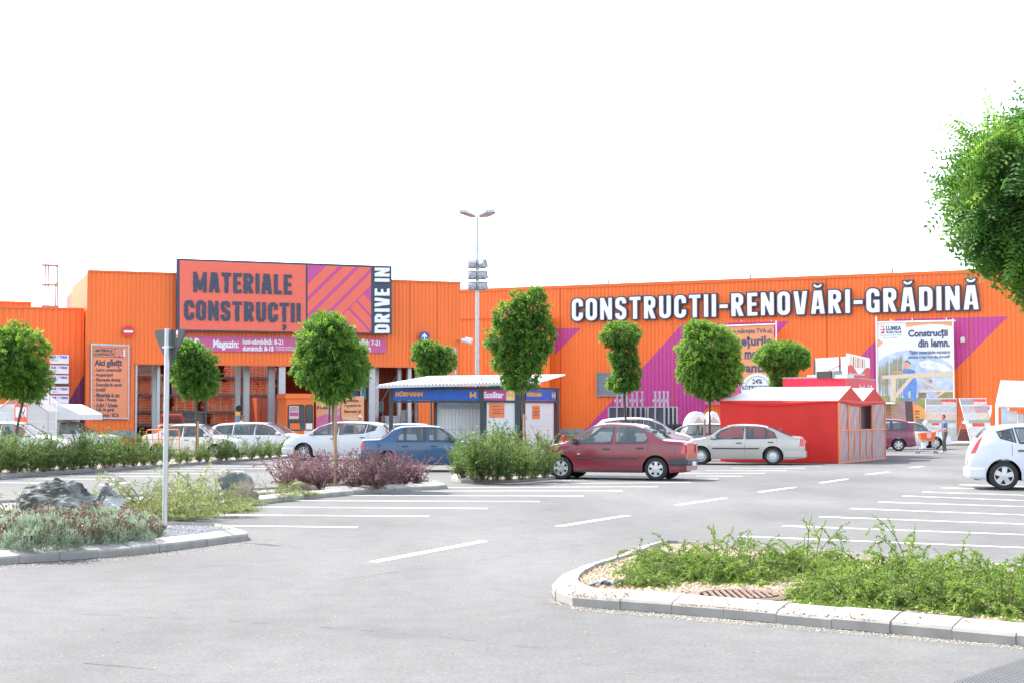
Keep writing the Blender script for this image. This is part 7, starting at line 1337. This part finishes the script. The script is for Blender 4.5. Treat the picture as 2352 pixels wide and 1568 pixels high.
def person(label, loc, rz, pose, shirt, trousers, hair=M_hair, shoe=M_white, scale=1., cap=None, group=None):
    t = thing('person', label, 'person', tuple(loc), rz, group); t.scale = (scale,) * 3
    J = {'pelvis': ((0, 0, .93), (.15, .115)), 'waist': ((-.01, 0, 1.08), (.155, .11)), 'chest': ((-.03, 0, 1.30), (.165, .115)), 'neckbase': ((-.035, 0, 1.46), .07), 'neck': ((-.05, 0, 1.53), .052), 'jaw': ((-.085, 0, 1.60), (.062, .07)), 'face': ((-.075, 0, 1.67), (.075, .088)), 'crown': ((-.06, 0, 1.735), (.06, .07))}
    for s_, k in ((-1, 'n'), (1, 'f')):
        J['shoulder' + k] = ((-.02, .19 * s_, 1.41), .062); J['elbow' + k] = ((-.02, .25 * s_, 1.14), .045); J['wrist' + k] = ((-.26, .2 * s_, 1.05), .03); J['palm' + k] = ((-.33, .19 * s_, 1.03), (.022, .038)); J['knuckle' + k] = ((-.37, .19 * s_, 1.025), (.016, .042))
        for f in range(4): y = .19 * s_ + (f - 1.5) * .021; J[f'finger{f}{k}'] = ((-.40, y, 1.015), .0095); J[f'tip{f}{k}'] = ((-.405 + .004 * abs(f - 1), y, .978), .008)
        J['thumb' + k] = ((-.335, .19 * s_ - .045, 1.02), .011); J['thumbtip' + k] = ((-.375, .19 * s_ - .055, 1.0), .009)
        J['hip' + k] = ((0, .1 * s_, .88), .10); J['knee' + k] = ((-.05 + .07 * s_, .1 * s_, .49), .066); J['ankle' + k] = ((-.03 + .1 * s_, .1 * s_, .09), .045); J['heel' + k] = ((.0 + .1 * s_, .1 * s_, .04), .04); J['toe' + k] = ((-.2 + .1 * s_, .1 * s_, .035), (.035, .045))
    for n, v in pose.items(): J[n] = (v, J[n][1])
    E = [('pelvis', 'waist'), ('waist', 'chest'), ('chest', 'neckbase'), ('neckbase', 'neck'), ('neck', 'jaw'), ('jaw', 'face'), ('face', 'crown')]
    for k in 'nf':
        E += [('chest', 'shoulder' + k), ('shoulder' + k, 'elbow' + k), ('elbow' + k, 'wrist' + k), ('wrist' + k, 'palm' + k), ('palm' + k, 'knuckle' + k), ('palm' + k, 'thumb' + k), ('thumb' + k, 'thumbtip' + k), ('pelvis', 'hip' + k), ('hip' + k, 'knee' + k), ('knee' + k, 'ankle' + k), ('ankle' + k, 'heel' + k), ('ankle' + k, 'toe' + k)]
        for f in range(4): E += [('knuckle' + k, f'finger{f}{k}'), (f'finger{f}{k}', f'tip{f}{k}')]
    def reg(a, b):
        if a in ('pelvis', 'waist') and b in ('waist', 'chest') or a == 'chest': return 1
        if a[:-1] == 'shoulder': return 1
        if a == 'pelvis' or a[:-1] in ('hip', 'knee'): return 2
        if a[:-1] == 'ankle': return 3
        return 0
    me = skin_body(J, E, [M_sk, shirt, trousers, shoe], reg); o = bpy.data.objects.new('body', me); COL.objects.link(o); o.parent = t
    c = Vector(J['face'][0]); cr = Vector(J['crown'][0]); ax = (cr - c).normalized(); fw = Vector((-1, 0, 0)); fw = (fw - ax * fw.dot(ax)).normalized(); sd = ax.cross(fw)
    mb = MB(); n = 12
    for i in range(n):                                         # hair cap: back and top of the skull
        for j in range(6):
            def hp(i, j): a = 2 * math.pi * i / n; el = math.pi / 2 * (1 - j / 6 * (1.35 if math.cos(a) < .2 else .62)); return c + ax * (.012 + .112 * math.sin(el)) - fw * .012 + (fw * math.cos(a) * .103 + sd * math.sin(a) * .088) * math.cos(el)
            mb.quad(hp(i, j), hp(i + 1, j), hp(i + 1, j + 1), hp(i, j + 1))
    mb.build('cap' if cap else 'hair', cap or hair, t, smooth=60, local=True)
    mb = MB(); p = c + fw * .088 - ax * .012; mb.prism([p + ax * .03, p - ax * .014 + sd * .016, p - ax * .014 - sd * .016], fw * .02); mb.build('nose', M_sk, t, smooth=60, local=True)
    for s_ in (-1, 1):
        mb = MB(); mb.box(c + sd * .086 * s_ - fw * .005 - ax * .005, (.035, .012, .055)); mb.build('ear', M_sk, t, local=True); mb = MB(); q = c + fw * .083 + sd * .03 * s_ + ax * .014; mb.box(q, (.012, .02, .01)); mb.box(q + ax * .02, (.014, .03, .008)); mb.build('eye', M_hair, t, local=True)
    mb = MB(); mb.box(c + fw * .082 - ax * .05, (.012, .045, .01)); mb.build('mouth', mat('lips', (.4, .14, .12), .5), t, local=True)
    return t
M_shirt = mat('shirt_blue', (.055, .12, .26), .7, var=.12, scale=8, bump=.3, bscale=12); M_trs = mat('trousers_olive', (.10, .095, .07), .8, var=.15, scale=6, bump=.3, bscale=10); M_tee = mat('tee_white', (.7, .7, .7), .7); M_pink = mat('shirt_rose', (.6, .38, .36), .7); M_jean = mat('jeans', (.06, .12, .25), .8)
mp = G(2171, 1040.5); person('man in a blue shirt and olive trousers pushing an orange shopping trolley', mp, R(8), {}, M_shirt, M_trs, scale=1.0)
Yh = 84.0; pz = lambda x, y=None: Vector(((x - CX) * Yh / FPX, Yh, 0))
person('person in a white top and white cap standing by the hoarding panels', Vector(((829 - CX) * 78 / FPX, 78, 0)), R(60), {}, M_tee, M_jean, cap=M_white, scale=.97)
person('person in a rose shirt bending over in front of the pipe rack', Vector(((490 - CX) * 82 / FPX, 82, 0)), R(-20), {'waist': (-.08, 0, 1.02), 'chest': (-.3, 0, 1.1), 'neckbase': (-.44, 0, 1.1), 'neck': (-.5, 0, 1.09), 'jaw': (-.57, 0, 1.04), 'face': (-.62, 0, 1.07), 'crown': (-.68, 0, 1.1), 'shouldern': (-.38, -.19, 1.1), 'shoulderf': (-.38, .19, 1.1), 'elbown': (-.42, -.23, .82), 'elbowf': (-.42, .23, .82)}, M_pink, M_trs)
person('person in a pale top and jeans behind the lane marker post', Vector(((556 - CX) * 84 / FPX, 84, 0)), R(160), {}, M_tee, M_jean, scale=.98)
# shopping trolley
t = thing('shopping_trolley', 'orange shopping trolley with grey frame pushed by the man', 'trolley', tuple(mp + Vector((-.8, -.1, 0)))); o = mp + Vector((-.40, -.06, 0)); M_bask = mat('basket_orange', (.8, .14, .03), .45, var=.05)
b = lambda x, y, z: o + Vector((x, y, z))
mb = MB(); B0 = [b(-.10, -.26, .98), b(-.82, -.24, .92), b(-.82, .24, .92), b(-.10, .26, .98)]; B1 = [b(-.16, -.2, .56), b(-.74, -.18, .6), b(-.74, .18, .6), b(-.16, .2, .56)]
for i in range(4): mb.quad(B0[i], B0[(i + 1) % 4], B1[(i + 1) % 4], B1[i])
mb.poly(B1); mb.build('basket', M_bask, t)
mb = MB()
for i in range(4): mb.tube([B0[i], B0[(i + 1) % 4]], .014, 6)
mb.build('basket_rim', M_bask, t)
mb = MB(); mb.poly([b(-.3, -.262, .95), b(-.52, -.256, .94), b(-.5, -.232, .72), b(-.32, -.236, .72)]); mb.build('label_plate', mat('label_pale', (.75, .55, .5), .5), t)
for y in (-.22, .22):
    mb = MB(); mb.tube([b(.04, y, 1.03), b(-.02, y, .7), b(-.14, y, .3), b(-.1, y, .16)], .016, 6); mb.tube([b(-.12, y, .24), b(-.86, y, .22), b(-.88, y, .12)], .016, 6); mb.tube([b(-.1, y, .2), b(-.05, y, .12)], .016, 6); mb.tube([b(-.16, y, .55), b(-.14, y, .3)], .014, 6); mb.build('frame_tube', M_steel, t)
    for x in (-.05, -.87): mb = MB(); mb.lathe([(.015, -.015), (.06, -.015), (.06, .015), (.015, .015)], b(x, y, .062), 'Y', 14); mb.build('castor', M_grey, t)
mb = MB(); mb.tube([b(.04, -.24, 1.03), b(.04, .24, 1.03)], .018, 8); mb.build('handle', M_bask, t)
mb = MB(); mb.quad(b(-.12, -.2, .25), b(-.84, -.2, .235), b(-.84, .2, .235), b(-.12, .2, .25)); mb.build('lower_tray', M_steel, t)
mb = MB(); mb.lathe([(.1, 0), (.13, .26), (.135, .3), (.12, .3), (.1, .28)], b(-.6, -.05, .25), n=18); ob = mb.build('paint_bucket', mat('bucket_white', (.68, .72, .73), .4, var=.05), None, smooth=40); tag(ob, 'white bucket with green rim on the lower tray of the trolley', 'bucket'); mb = MB(); mb.lathe([(.137, .27), (.137, .305), (.115, .31)], b(-.6, -.05, .25), n=18); ob2 = mb.build('rim', mat('rim_green', (.05, .4, .25), .5)); ob2.parent = ob
# trolleys nested in the cart shelter
for i, lb in enumerate(('orange shopping trolley at the very left of the cart shelter', 'orange shopping trolley beside the tree trunk in the cart shelter')):
    c = Vector(((8 + i * 30 - CX) * 63 / FPX, 63, 0)); q = thing('shopping_trolley', lb, 'trolley', tuple(c), 0, 'shopping trolleys in the cart shelter'); k = lambda x, y, z: c + Vector((x, y, z)); mb = MB(); T0 = [k(-.3, -.3, .95), k(.3, -.3, .95), k(.28, .3, .9), k(-.28, .3, .9)]; T1 = [k(-.24, -.25, .55), k(.24, -.25, .55), k(.22, .25, .58), k(-.22, .25, .58)]
    for j in range(4): mb.quad(T0[j], T0[(j + 1) % 4], T1[(j + 1) % 4], T1[j])
    mb.poly(T1); mb.build('basket', M_bask, q)
    for x in (-.25, .25): mb = MB(); mb.tube([k(x, -.35, 1.0), k(x, -.25, .2), k(x, .4, .18), k(x, .4, .06)], .016, 6); mb.tube([k(x, -.25, .2), k(x, -.25, .06)], .016, 6); mb.build('frame_tube', M_steel, q)
    mb = MB(); mb.tube([k(-.27, -.35, 1.0), k(.27, -.35, 1.0)], .018, 8); mb.build('handle', M_bask, q)
bpy.data.scenes.remove(TS)
